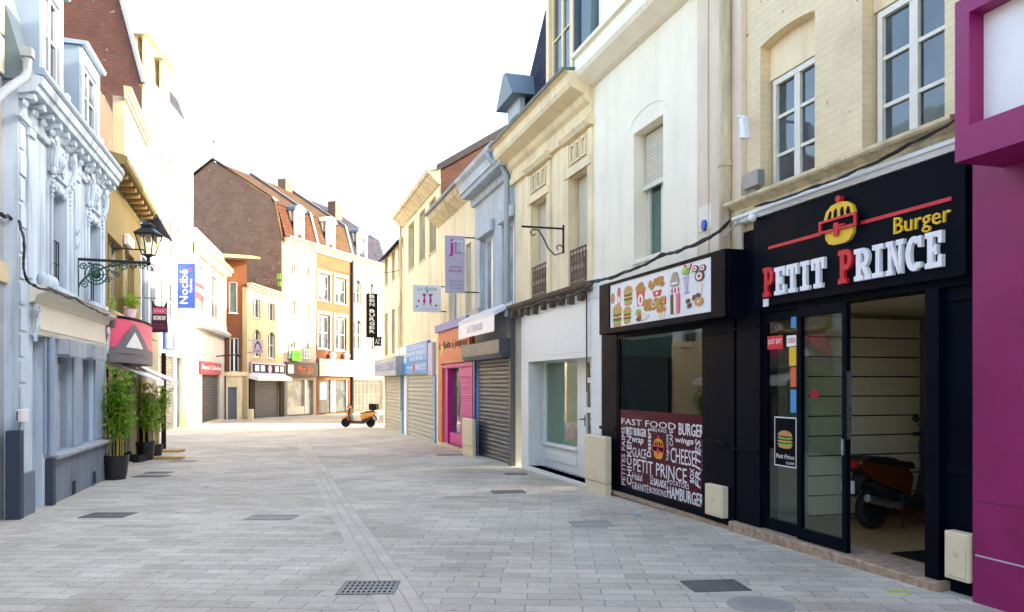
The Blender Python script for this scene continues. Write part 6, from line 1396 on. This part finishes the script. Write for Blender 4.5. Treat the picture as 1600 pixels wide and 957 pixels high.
    t = thing('dark_script_sign', 'dark fascia sign with orange script lettering beside the grey shutter', 'sign', w.p(2, 3)); q = (.1, u[1]-.05, at(450, 588)[1], at(450, 566)[1]); MB().box(w, *q, .02, .2).build('board', plain('brown_board', (.06, .035, .02)), t); text('Mon Bio', w, q[0]+1.4, q[1]-.7, q[2]+.2, q[3]-.2, .205, t, M['orange'], shear=.3, ext=.02); MB().box(w, q[0]+.2, q[0]+.9, q[2]+.2, q[3]-.2, .2, .21).build('white_square', M['letter'], t)
    t = thing('letting_board', 'bright green letting board on the window rail of the white far house', 'sign', w.p(2.2, 5)); q = w.rc(457, 471, 548, 564, .25); MB().box(w, q[0], q[1], q[2], q[3], .2, .25).build('board', plain('lime_green', (.15, .75, .05)), t); text('A VENDRE', w, q[0]+.2, q[1]-.2, (q[2]+q[3])/2, q[3]-.15, .252, t, plain('dark_green', (.02, .2, .02)))
    s0, s1 = u[1]+.5, u[2]-.4; b = B[1]; sz = at(503, 594)[1]; m = MB()
    for f in (0, .42, .52, .97): m.box(w, s0+(s1-s0)*f, s0+(s1-s0)*f+.14, g0, sz, -.2, -.1)
    m.build('shop_frame', M['letter'], b); MB().box(w, s0, s1, g0, sz, -.25, -.22).build('shop_window', M['glass'], b); MB().box(w, s0+.4, s0+1.3, g0+1.1, g0+2.4, -.215, -.21).build('window_poster', M['letter'], b)
    t = thing('white_panel_sign', 'white panel fascia sign with thin grey lettering in a grey frame', 'sign', w.p(7, 3)); q = (u[1]+.1, u[2]-.0, at(503, 588)[1], at(503, 561)[1]); MB().box(w, *q, .02, .25).build('frame', M['slatmid'], t); MB().box(w, q[0]+.9, q[1]-.6, q[2]+.12, q[3]-.12, .25, .29).build('panel', M['letter'], t); text('Spirit', w, q[0]+1.2, q[1]-1.6, q[2]+.4, q[3]-.35, .295, t, M['slatmid'], shear=.2, ext=.02)
    s0, s1 = u[2]+.5, w.L-.4; b = B[2]; sz = at(556, 594)[1]; MB().box(w, s0, s1, g0, sz, -.25, -.22).build('shop_window', M['glass'], b); m = MB(); k = 22
    for i in range(k+1): x = s0+(s1-s0)*i/k; m.box(w, x-.03, x+.03, g0, sz, -.12, -.06)
    for z in (g0+.4, g0+1.4, g0+2.4): m.box(w, s0, s1, z-.03, z+.03, -.13, -.121)
    m.build('folding_gate', M['slatmid'], b)
    MB().box(w, u[2]+.1, w.L-.05, sz+.02, sz+1.7, .01, .2).build('white_fascia', M['letter'], b)
    MB().tube([w.p(u[2], gz(68), .15), w.p(u[2], zt, .15)], .13, 8).build('drainpipe', M['iron'], B[1])
    for k, x in enumerate((519, 541)):
        q = w.at(x, 556, .3); t = thing('globe_lamp', ('round white globe lamp above the left end of the white panel sign', 'round white globe lamp above the drainpipe end of the white panel sign')[k], 'lamp', w.p(q[0], q[1]), group='globe lamps on the orange brick house'); MB().ball(w.p(q[0], q[1], .35), .28).build('globe', M['letter'], t, smooth=True); MB().tube([w.p(q[0], q[1]+.3, 0), w.p(q[0], q[1]+.25, .35)], .04, 5).build('arm', M['iron'], t)
far_row()
# building closing the street on the right beyond the corner
def beyond():
    w = Frame((-11.5, 74.5), (14, 80)); b = thing('distant_house', 'pale distant house glimpsed in the gap beyond the far row', 'building', w.p(6, gz(75)))
    facade(w, 0, w.L, -2, 9.5, [(2+3*i, 3.2+3*i, 4.5, 6.5) for i in range(7)], M['white'], b, depth=6)
    for i in range(7): casement(w, (2+3*i, 3.2+3*i, 4.5, 6.5), b)
    groof(w, 0, w.L, 9.5, 11.5, 4, b, M['tiledark'], M['brickred'])
beyond()

def added_shade_houses():  # unseen houses added to cast shade on the far facades
    w = Frame((-8.2, 58.5), (-6.1, 44.5)); b = thing('hidden_shade_house', 'added cream house beyond the street corner, unseen, to shade the far left fronts', 'building', w.p(6, gz(50)))
    facade(w, 0, w.L, -2, 9.4, [(1.5+3*i, 2.6+3*i, 4.5, 6.3) for i in range(4)], M['cream2'], b, depth=7)
    for i in range(4): casement(w, (1.5+3*i, 2.6+3*i, 4.5, 6.3), b)
    groof(w, 0, w.L, 9.4, 12, 3.6, b, M['tiledark'], M['brickred'])
    w = Frame((-9.2, 65), (-8.25, 58.6)); b = thing('low_shade_house', 'added low cream house, unseen beyond the street bend, to shade the far row', 'building', w.p(3, gz(62)))  # lower unseen house, added to shade the far row's ground floor
    facade(w, 0, w.L, -2, 6.9, [(1.5, 2.6, 4.2, 5.8), (3.9, 5.0, 4.2, 5.8)], M['cream2'], b, depth=6)
    for i in range(2): casement(w, (1.5+2.4*i, 2.6+2.4*i, 4.2, 5.8), b)
    groof(w, 0, w.L, 6.9, 8.2, 3, b, M['tiledark'], M['cream2'])
added_shade_houses()
# ================================================================== STREET THINGS
def lantern():
    w = LO; u, z = w.at(119, 405, 0); P = w.p(u, 0); t = thing('street_lantern', 'green scrolled iron bracket carrying a four sided black lantern on the ornate house', 'street lamp', w.p(u, z))
    L = 1.12
    MB().tube([w.p(u, z+.02, .02), w.p(u, z-.62, .02)], .025, 8).build('wall_bar', M['greeniron'], t)
    MB().tube([w.p(u, z, .0), w.p(u, z-.02, L)], .024, 8).build('top_bar', M['iron'], t)
    m = MB()
    m.tube([w.p(u, z-.55+.53*math.sin(q)**1.0, .02+(L-.1)*(1-math.cos(q))) for q in [math.pi/2*j/14 for j in range(15)]], .016, 6)
    cx, cz = .30, z-.24
    for r in (.17, .11): m.tube([w.p(u, cz+r*math.sin(q), cx+r*math.cos(q)) for q in [2*math.pi*j/20 for j in range(20)]], .012, 6, closed=True)
    for q in range(0, 360, 45): m.tube([w.p(u, cz+.05*math.sin(R(q)), cx+.05*math.cos(R(q))), w.p(u, cz+.17*math.sin(R(q)), cx+.17*math.cos(R(q)))], .008, 5)
    m.ball(w.p(u, cz, cx), .075, seg=10)
    def sp(n0, z0, r, fl, tn=1.5): m.tube([w.p(u, z0+r*(1-i/20*.85)*math.sin(2*math.pi*tn*i/20), n0+fl*r*(1-i/20*.85)*math.cos(2*math.pi*tn*i/20)) for i in range(21)], .011, 5)
    for a in ((.56, z-.13, .10, 1), (.72, z-.10, .07, -1), (.86, z-.09, .06, 1), (1.0, z-.08, .06, -1), (1.13, z-.10, .07, 1), (.10, z-.12, .06, 1), (.12, z-.42, .07, -1), (.48, z-.33, .06, 1), (.62, z-.24, .05, -1)): sp(*a)
    for i in range(14): m.ball(w.p(u, z-.05-.3*random.random()*(1-i/14), .12+1.0*i/14), .022, seg=6)
    m.build('scrollwork', M['greeniron'], t, smooth=True)
    c = w.p(u, 0, L-.02); x, y = c.x, c.y; zb = z+.05
    m = MB(); m.tube([w.p(u, z+.1, .0+.55), w.p(u, z+.30, .55)], .012, 5); m.tube([w.p(u, z+.2, .55), w.p(u, z+.2, L-.1), w.p(u, z+.08, L-.03)], .012, 5); m.lathe((x, y, zb-.1), [(.02, -.02), (.05, .02), (.03, .06), (.03, .12), (.08, .15), (.08, .17)], 12); m.build('stem', M['iron'], t)
    def frus(m, z0, z1, r0, r1):
        V = [(x+sx*r, y+sy*r, zz) for zz, r in ((z0, r0), (z1, r1)) for sx, sy in ((-1, -1), (1, -1), (1, 1), (-1, 1))]
        m.add(V, [(0, 3, 2, 1), (4, 5, 6, 7)]+[(i, (i+1) % 4, 4+(i+1) % 4, 4+i) for i in range(4)])
    z0, z1 = zb+.07, zb+.40
    m = MB(); frus(m, z0-.02, z0, .085, .085)
    for sx, sy in ((-1, -1), (1, -1), (1, 1), (-1, 1)): m.tube([(x+sx*.08, y+sy*.08, z0), (x+sx*.155, y+sy*.155, z1)], .011, 5)
    frus(m, z1-.01, z1+.02, .165, .17); frus(m, z1+.02, z1+.13, .18, .07); frus(m, z1+.13, z1+.17, .09, .09); frus(m, z1+.17, z1+.21, .08, .03); m.ball((x, y, z1+.23), .025, seg=8); m.build('lantern_frame', M['iron'], t)
    m = MB(); frus(m, z0+.005, z1-.012, .076, .15); m.build('lantern_glass', clear_glass('lamp_glass', (.85, .8, .68)), t)
    m = MB(); m.ball((x, y, z1-.08), .05, seg=10); m.build('bulb', M['letter'], t, smooth=True)
lantern()
def bag_sign():
    w = LY; t, fr, W, z0, z1 = hang(w, 'black_flag_sign', 'black cut out hanging sign with two masked eye panels and pink text', 236, 263, 468, 520, 209, M['black'], th=.03)
    M['plum'] = plain('dark_plum', (.035, .005, .035), .4)
    for ch in list(t.children):
        bpy.data.objects.remove(ch)
    H = z1-z0; m = MB()
    m.prism(fr, [(-.0, z0+.0), (W, z0), (W*.93, z0+H*.62), (W*.97, z1), (W*.72, z0+H*.78), (W*.5, z0+H*.80), (W*.28, z0+H*.80), (.03*W, z1), (W*.07, z0+H*.6)], -.012, .012); m.build('sign_panel', M['plum'], t)
    MB().box(fr, W*.12, W*.88, z0+H*.56, z0+H*.74, .013, .016).build('pink_panel', M['pink'], t); MB().box(fr, W*.14, W*.84, z0+H*.38, z0+H*.50, .013, .016).build('pale_panel', M['offwhite'], t)
    m = MB()
    for zz in (.64, .44):
        for cx in (.34, .62): m.prism(fr, ell(W*cx, z0+H*zz, W*.11, H*.03, 12), .0165, .018)
        m.prism(fr, ell(W*.34, z0+H*zz, W*.04, H*.03, 8), .0165, .02)
    m.build('eyes', M['letter'], t); m = MB()
    for zz in (.64, .44):
        for cx in (.34, .62): m.prism(fr, ell(W*cx, z0+H*zz, W*.045, H*.027, 8), .0181, .021)
    m.build('pupils', M['black'], t)
    text('Princesse', fr, W*.2, W*.8, z0+H*.21, z0+H*.27, .0135, t, M['red']); text('Accessoires', fr, W*.15, W*.86, z0+H*.12, z0+H*.18, .0135, t, M['red'])
    u = w.at(209, 500)[0]; m = MB(); nmax = 1.05; m.tube([w.p(u, z1+.02, 0), w.p(u, z1+.02, nmax)], .010, 5); m.tube([w.p(u, z1+.16+.05*math.sin(q), nmax-.15+.05*math.cos(q)) for q in [j*.5 for j in range(10)]], .007, 4); m.build('arm', M['iron'], t)
bag_sign()
# window box plants on the ochre house
def leafy(name, label, cat, c, rx, ry, rz, n, mat, size, group=None, parent=None, droop=0):
    m = MB(); c = Vector(c)
    for i in range(n):
        while True:
            p = Vector((random.uniform(-1, 1), random.uniform(-1, 1), random.uniform(-1, 1)))
            if .15 < p.length < 1: break
        q = c+Vector((p.x*rx, p.y*ry, p.z*rz)); a = random.uniform(0, 6.28); L = size*random.uniform(.6, 1.3); d = Vector((math.cos(a), math.sin(a), random.uniform(-.9, .3)-droop)).normalized(); s = d.cross(Vector((0, 0, 1))).normalized()*L*.13; u = s.cross(d).normalized()*L*.05
        m.add([q, q+d*L*.45+s+u, q+d*L, q+d*L*.45-s+u], [(0, 1, 2, 3)])
    o = m.build(name, mat, parent)
    if label: tag(o, label, cat, group)
    return o
def leafmat(name, c1, c2):
    m, t, b = nodes(name); co = N_(t, 'ShaderNodeTexCoord').outputs['Object']; n = N_(t, 'ShaderNodeTexNoise', Scale=14.0, Detail=2.0); t.links.new(co, n.inputs['Vector'])
    col = ramp(t, n.outputs['Fac'], [(.35, c1), (.65, c2)]); t.links.new(col, b.inputs['Base Color']); b.inputs['Roughness'].default_value = .5
    tr = t.nodes.new('ShaderNodeBsdfTranslucent'); t.links.new(col, tr.inputs[0]); mx = t.nodes.new('ShaderNodeMixShader'); mx.inputs[0].default_value = .35; t.links.new(b.outputs[0], mx.inputs[1]); t.links.new(tr.outputs[0], mx.inputs[2]); t.links.new(mx.outputs[0], t.nodes['Material Output'].inputs[0]); return m
LEAF = leafmat('bamboo_leaf', (.10, .33, .02), (.28, .56, .04)); LEAF2 = leafmat('bamboo_leaf_light', (.22, .46, .02), (.48, .66, .05))
q = LY.at(204, 472, .15); tt = thing('window_plant', 'round bushy green plant with pink bloom on the ochre house window ledge', 'plant', LY.p(q[0], q[1])); P = LY.p(q[0], q[1], .15)
leafy('foliage', None, None, P+Vector((0, 0, .02)), .17, .17, .19, 500, LEAF2, .09, parent=tt); MB().lathe(P-Vector((0, 0, .34)), [(.09, 0), (.13, .18)], 12).build('pot', M['letter'], tt); leafy('blooms', None, None, P+Vector((0, 0, .2)), .05, .05, .05, 14, M['magbright'], .06, parent=tt)
q = LY.at(173, 480, .1); P = LY.p(q[0], q[1], .12); tt = thing('window_plant', 'small trailing green plant at the window edge beside the ornate house', 'plant', P); leafy('foliage', None, None, P, .07, .07, .28, 220, LEAF2, .07, parent=tt); MB().lathe(P-Vector((0, 0, .38)), [(.05, 0), (.08, .12)], 10).build('pot', M['greyband'], tt)
def potted(x, yb, r, h, H, label, nst, mat, mat2, lean=0, spread=.36):
    Y = 2000/(yb-617); X = (x-800)/F*Y; t = thing('potted_bamboo', label, 'potted plant', (X, Y, gz(Y)), group='potted bamboos in front of the pink shop', local=True)
    MB().lathe((0, 0, 0), [(r*.72, 0), (r*.76, .01), (r*.90, h*.5), (r, h*.97), (r*1.02, h), (r*.93, h), (r*.90, h*.9), (.001, h*.88)], 28).build('pot', plain('black_pot', (.018, .018, .022), .35), t, smooth=True)
    MB().lathe((0, 0, 0), [(r*.88, h*.89), (.001, h*.915)], 20).build('soil', plain('soil', (.04, .025, .015), .95), t)
    ms, ml, m2 = MB(), MB(), MB()
    for i in range(nst):
        a = random.uniform(0, 6.28); rr = r*.7*math.sqrt(random.random()); x0, y0 = rr*math.cos(a), rr*math.sin(a); hh = H*random.uniform(.72, 1.0); dx, dy = random.uniform(-.5, .5)*spread+lean*.5, random.uniform(-.5, .5)*spread
        pts = [Vector((x0+dx*(f**2), y0+dy*(f**2), h*.88+(hh-h*.88)*f)) for f in [j/8 for j in range(9)]]; ms.tube(pts, .009, 5, r1=.004)
        for f in [random.uniform(.28, 1.0) for _ in range(32)]:
            k = min(7, int(f*8)); p = pts[k].lerp(pts[k+1], f*8-k); b = random.uniform(0, 6.28); bl = random.uniform(.08, .28)*(1.15-.5*f); e = p+Vector((math.cos(b)*bl, math.sin(b)*bl, random.uniform(-.02, .12)))
            if random.random() < .5: ms.tube([p, e], .003, 3)
            for _ in range(8):
                q = p.lerp(e, random.uniform(.3, 1.1)); c = random.uniform(0, 6.28); Lf = random.uniform(.07, .15); d = Vector((math.cos(c), math.sin(c), random.uniform(-.9, .2))).normalized(); s = d.cross(Vector((0, 0, 1))).normalized()*Lf*.11
                (ml if random.random() < .6 else m2).add([q, q+d*Lf*.4+s, q+d*Lf, q+d*Lf*.4-s], [(0, 1, 2, 3)])
    ms.build('stems', plain('bamboo_stem', (.42, .34, .08), .5), t); ml.build('foliage', mat, t); m2.build('light_foliage', mat2, t)
potted(181, 749, .235, .46, 2.15, 'nearest large bamboo in a round black pot by the ornate house plinth', 17, LEAF, LEAF2)
potted(227, 719, .23, .46, 2.0, 'second bamboo in a black pot behind the first, beside the wooden pallets', 13, LEAF2, LEAF, lean=.05)
potted(245, 712, .16, .30, 1.95, 'slender bright green bamboo in a small pot behind the black post', 8, LEAF, LEAF2, lean=.3, spread=.5)
Y = 2000/(722-617); X = (206-800)/F*Y
t = thing('black_crate', 'low black plastic crate on the ground between the two large bamboo pots', 'crate', (X, Y, gz(Y)), local=True); m = MB(); m.b3(-.26, .26, -.2, .2, 0, .03); m.b3(-.26, .26, -.2, -.17, .031, .16); m.b3(-.26, .26, .17, .2, .031, .16); m.b3(-.26, -.23, -.169, .169, .031, .16); m.b3(.23, .26, -.169, .169, .031, .16); m.build('tray', M['rubber'], t)
t = thing('dark_planter_box', 'tall dark box standing at the shop entrance behind the bamboo', 'box', (X-.1, Y+.8, gz(Y)), local=True); MB().b3(-.2, .2, -.15, .15, 0, .95).build('case', plain('dark_slate', (.05, .06, .07)), t, bevel=.02); MB().b3(-.17, .17, -.158, -.15, .1, .85).build('front_panel', M['blackm'], t)
def pallet(x, yb, W, D, label, rz):
    Y = 2000/(yb-617); X = (x-800)/F*Y; t = thing('wooden_pallet', label, 'pallet', (X, Y, gz(Y)), rz, group='pale wooden pallets on the paving', local=True)
    for s in (-1, 0, 1): MB().b3(-W/2, W/2, s*D*.42-.04, s*D*.42+.04, .0, .05).build('runner', M['wood'], t)
    k = 9
    for i in range(k): x0 = -W/2+(W-.07)*i/(k-1); MB().b3(x0, x0+.07, -D/2, D/2, .052, .07).build('slat', M['wood'], t)
pallet(259, 706.5, .92, .42, 'pale slatted wooden pallet farther from the camera by the second bamboo', .03)
pallet(257, 718, .90, .22, 'narrow pale wooden pallet lying in front of the wider slatted one', .03)
# ---- scooter
def scooter(name, label, loc, rz, box=True, group=None):
    t = thing(name, label, 'scooter', loc, rz, local=True)
    if group: t['group'] = group
    o = M['scorange'] if box else plain('dark_orange', (.11, .022, .004), .4); k = plain('black_plastic', (.02, .02, .025), .45)
    def wheel(x, r):
        c = (x, 0, r); m = MB(); P = [(r-.075, -.05), (r-.03, -.055), (r-.005, -.03), (r, 0), (r-.005, .03), (r-.03, .055), (r-.075, .05)]; m.lathe(c, P+[P[0]], 28, 'y'); w_ = m.build('wheel', M['rubber'], t, smooth=True)
        m = MB(); m.lathe(c, [(r-.10, -.04), (r-.07, -.045), (r-.07, .045), (r-.10, .04), (r-.10, -.04)], 28, 'y'); m.lathe(c, [(.05, -.06), (.05, .06)], 12, 'y')
        for i in range(5): a = i*2*math.pi/5; m.tube([Vector(c)+Vector((.04*math.cos(a), 0, .04*math.sin(a))), Vector(c)+Vector(((r-.08)*math.cos(a+.25), 0, (r-.08)*math.sin(a+.25)))], .016, 6)
        m.build('rim', M['slatmid'], w_, smooth=True); MB().lathe((x, .065, r), [(.09, -.004), (.09, .004)], 20, 'y').build('brake_disc', M['steel'], w_)
    wheel(.64, .235); wheel(-.62, .235)
    def sd(pts, hw, mat, nm, bev=.02, y=0): m = MB(); m.prism(LOC, pts, -hw-y, hw-y); return m.build(nm, mat, t, bevel=bev)
    sd([(.88, .40), (.84, .50), (.66, .56), (.52, .50), (.44, .34), (.50, .34), (.58, .46), (.70, .50), (.80, .44)], .075, o, 'front_fender', .02)
    m = MB(); [m.tube([(.64, s*.085, .235), (.50, s*.085, .62)], .022, 8) for s in (-1, 1)]; m.tube([(.50, 0, .60), (.40, 0, .98)], .03, 8); m.build('fork', k, t)
    sd([(.56, .52), (.60, .70), (.52, .96), (.42, 1.04), (.38, 1.00), (.46, .78), (.44, .52)], .17, o, 'front_shield', .04)
    sd([(.45, .52), (.47, .78), (.38, .99), (.33, .92), (.36, .66), (.30, .38), (.24, .30), (.30, .26), (.42, .32)], .20, k, 'leg_shield', .03)
    sd([(.36, .22), (.36, .32), (-.18, .32), (-.24, .40), (-.34, .40), (-.34, .22)], .17, k, 'floorboard', .02); sd([(.40, .17), (.36, .22), (-.34, .22), (-.30, .15)], .15, o, 'belly_panel', .02)
    sd([(-.18, .34), (-.12, .58), (-.22, .70), (-.60, .74), (-.92, .80), (-.96, .74), (-.72, .56), (-.40, .44)], .15, o, 'rear_bodywork', .04)
    sd([(-.20, .33), (-.40, .43), (-.70, .55), (-.78, .50), (-.52, .30), (-.30, .22)], .135, k, 'engine_cover', .03)
    sd([(-.08, .66), (-.12, .74), (-.30, .755), (-.42, .80), (-.80, .83), (-.84, .79), (-.60, .73), (-.20, .66)], .14, plain('seat_vinyl', (.015, .015, .015), .5), 'seat', .03)
    m = MB(); m.tube([(.42, -.30, 1.02), (.40, -.12, 1.05), (.40, .12, 1.05), (.42, .30, 1.02)], .014, 8); m.build('handlebar', k, t); m = MB()
    for s in (-1, 1): m.tube([(.418, s*.22, 1.03), (.422, s*.32, 1.018)], .022, 8)
    m.build('grips', M['rubber'], t)
    for s in (-1, 1): mm = MB(); mm.tube([(.40, s*.17, 1.05), (.38, s*.24, 1.18)], .007, 6); mm.ball((.375, s*.25, 1.21), .055, .35, 1, .8, seg=10); mm.build('mirror', k, t, smooth=True)
    m = MB(); m.ball((.50, 0, 1.0), .11, .8, 1.1, .8, seg=14); m.build('handlebar_cowl', k, t, smooth=True); MB().ball((.57, 0, 1.0), .065, .5, 1.1, .7, seg=12).build('headlight', M['letter'], t, smooth=True)
    m = MB(); m.tube([(-.36, -.13, .26), (-.60, -.17, .30), (-.90, -.18, .38)], .045, 10); m.build('exhaust', M['steel'], t, smooth=True)
    sd([(-.82, .64), (-.98, .40), (-.94, .38), (-.76, .60)], .08, k, 'rear_fender', .01); MB().b3(-1.0, -.985, -.09, .09, .42, .56).build('number_plate', M['letter'], t); MB().b3(-.975, -.945, -.09, .09, .71, .77).build('tail_light', M['red'], t)
    m = MB(); m.tube([(-.28, .1, .2), (-.34, .17, .0)], .013, 6); m.tube([(-.28, -.1, .2), (-.34, -.17, .0)], .013, 6); m.build('stand', k, t)
    if box:
        m = MB(); m.box(LOC, -.98, -.58, .86, 1.16, -.21, .21); bx = m.build('top_box', M['blackm'], t, bevel=.03); MB().box(LOC, -1.0, -.56, 1.162, 1.21, -.23, .23).build('lid', M['blackm'], bx, bevel=.02)
        m = MB(); m.b3(-.9, -.6, -.1, .1, .83, .858); m.tube([(-.45, .1, .78), (-.9, .12, .85)], .012, 6); m.tube([(-.45, -.1, .78), (-.9, -.12, .85)], .012, 6); m.build('rack', M['steel'], t)
    return t
Yb = 2000/(668-617); Xb = (560-800)/F*Yb
st = scooter('scooter', 'orange and black scooter with a black top box parked at the street bend', (Xb, Yb, gz(Yb)), R(180-8))
# bike parked inside the burger shop, seen from behind
w = RW; P = Vector((4.62, 9.25, 0))
scooter('parked_motorbike', 'dark motorbike with orange tail panels parked inside the burger shop doorway', (P.x, P.y, w.at(1332, 868)[1]), R(24), box=False)
# ---- covers, grates, litter
def G(x, y): Y = 2000/(y-617); return Vector(((x-800)/F*Y, Y, gz(Y)))
def cover(x, y, W, D, label, rz=0, mat='castiron', cat='manhole cover', name='manhole_cover', holes=None, round_=False):
    p = G(x, y); t = thing(name, label, cat, p, rz, local=True); t.rotation_euler = (math.atan(SL), 0, rz)
    if round_:
        MB().lathe((0, 0, 0), [(W/2+.04, .001), (W/2+.04, .006), (W/2, .006)], 36).build('frame', M['concrete'], t); m = MB(); m.lathe((0, 0, 0), [(W/2, .001), (W/2, .008), (.001, .008)], 36)
        for i in range(-6, 7):
            for j in range(-6, 7):
                if math.hypot(i, j)*W/14 < W/2-.03: a = i*W/14; c = j*W/14; m.b3(a-.012, a+.012, c-.005, c+.005, .0085, .012) if (i+j) % 2 else m.b3(a-.005, a+.005, c-.012, c+.012, .0085, .012)
        m.build('lid', M['concrete'], t); return t
    m = MB(); e = .025
    for a in ((-W/2, W/2, -D/2, -D/2+e), (-W/2, W/2, D/2-e, D/2), (-W/2, -W/2+e, -D/2+e+.0005, D/2-e-.0005), (W/2-e, W/2, -D/2+e+.0005, D/2-e-.0005)): m.b3(*a, .001, .009)
    m.build('frame', M[mat], t)
    if holes:
        MB().b3(-W/2+e+.001, W/2-e-.001, -D/2+e+.001, D/2-e-.001, .0055, .0065).build('drain_void', M['dark'], t); m = MB(); nx, ny = holes
        xs = [-W/2+e+(W-2*e)*i/nx for i in range(nx+1)]; ys = [-D/2+e+(D-2*e)*i/ny for i in range(ny+1)]
        for x_ in xs: m.b3(x_-.009, x_+.009, -D/2+e, D/2-e, .0068, .0085)
        for y_ in ys: m.b3(-W/2+e, W/2-e, y_-.018, y_+.018, .0069, .0086)
        m.build('grate_bars', M['concrete'], t)
    else:
        m = MB(); m.b3(-W/2+e+.001, W/2-e-.001, -D/2+e+.001, D/2-e-.001, .001, .006); k = 8
        for i in range(k): x_ = -W/2+e+(W-2*e)*(i+.5)/k; m.b3(x_-.006, x_+.006, -D/2+e+.01, D/2-e-.01, .0062, .008)
        m.build('lid', M[mat], t)
    return t
cover(577, 919, .47, .46, 'square slotted drain grate in the middle of the paving', .02, name='drain_grate', cat='drain grate', holes=(10, 4))
cover(1117, 916, .48, .38, 'dark ribbed rectangular cover in front of the burger shop', .12)
cover(1188, 946, .42, .42, 'round studded cover close to the burger shop step', round_=True)
cover(169, 805.5, .58, .44, 'ribbed rectangular cover beside the ornate house door', .02)
cover(425, 809, .60, .40, 'small sunken cover plate in the middle distance left of the channel', .0, mat='concrete')
cover(924, 819, .50, .42, 'worn grey cover in the paving before the food shop window', .1, mat='concrete')
cover(794, 769, .55, .40, 'grey rectangular cover near the white shopfront step', .12)
cover(806, 741, .45, .34, 'small cover by the foot of the grey rolling shutter', .12)
cover(236, 744.5, .62, .40, 'dark cover beside the nearest bamboo pot', .0)
cover(248, 739, .5, .3, 'smaller dark cover just beyond the one by the nearest bamboo', .0)
cover(703, 711, .7, .5, 'flat cover near the bright magenta shop step', .1)
cover(286, 721, .6, .4, 'dark flat cover on the paving beyond the wooden pallets', .0)
for (x, y, lab, c, L) in ((995, 805, 'scrap of pale blue paper on the paving before the lettered window', (.3, .5, .7), .07), (1422, 901, 'tiny white paper scrap near the open burger shop door', (.8, .8, .8), .04), (322, 762, 'small dark scrap of litter left of the street channel', (.05, .05, .06), .06)):
    p = G(x, y); m = MB(); m.add([p+Vector((-L, -.02, .004)), p+Vector((L*.6, -.04, .012)), p+Vector((L, .03, .02)), p+Vector((-.5*L, .04, .008))], [(0, 1, 2, 3)]); m.add([p+Vector((-L, -.02, .003)), p+Vector((L*.6, -.04, .011)), p+Vector((L, .03, .019)), p+Vector((-.5*L, .04, .007))], [(3, 2, 1, 0)]); tag(m.build('paper_scrap', plain('scrap', c)), lab, 'litter')
m = MB(); p = G(1408, 927); m.tube([p+Vector((.09*math.cos(a)+.03*math.sin(2*a), .07*math.sin(a), .004)) for a in [2*math.pi*j/12 for j in range(12)]], .004, 4, closed=True); tag(m.build('yellow_mark', plain('chalk_yellow', (.6, .7, .05))), 'small yellow painted loop on the paving near the burger shop step', 'painted mark')
# overhead cable across the street
a = FR.p(FR.at(494, 0)[0], 11.2, .1); c = RW.p(u_(629), 6.3, .1); m = MB(); m.tube([a.lerp(c, f)-Vector((0, 0, .5*4*f*(1-f))) for f in [i/16 for i in range(17)]], .02, 5); tag(m.build('overhead_cable', M['cable']), 'thin black cable sagging across the street below the far roofs', 'cable')
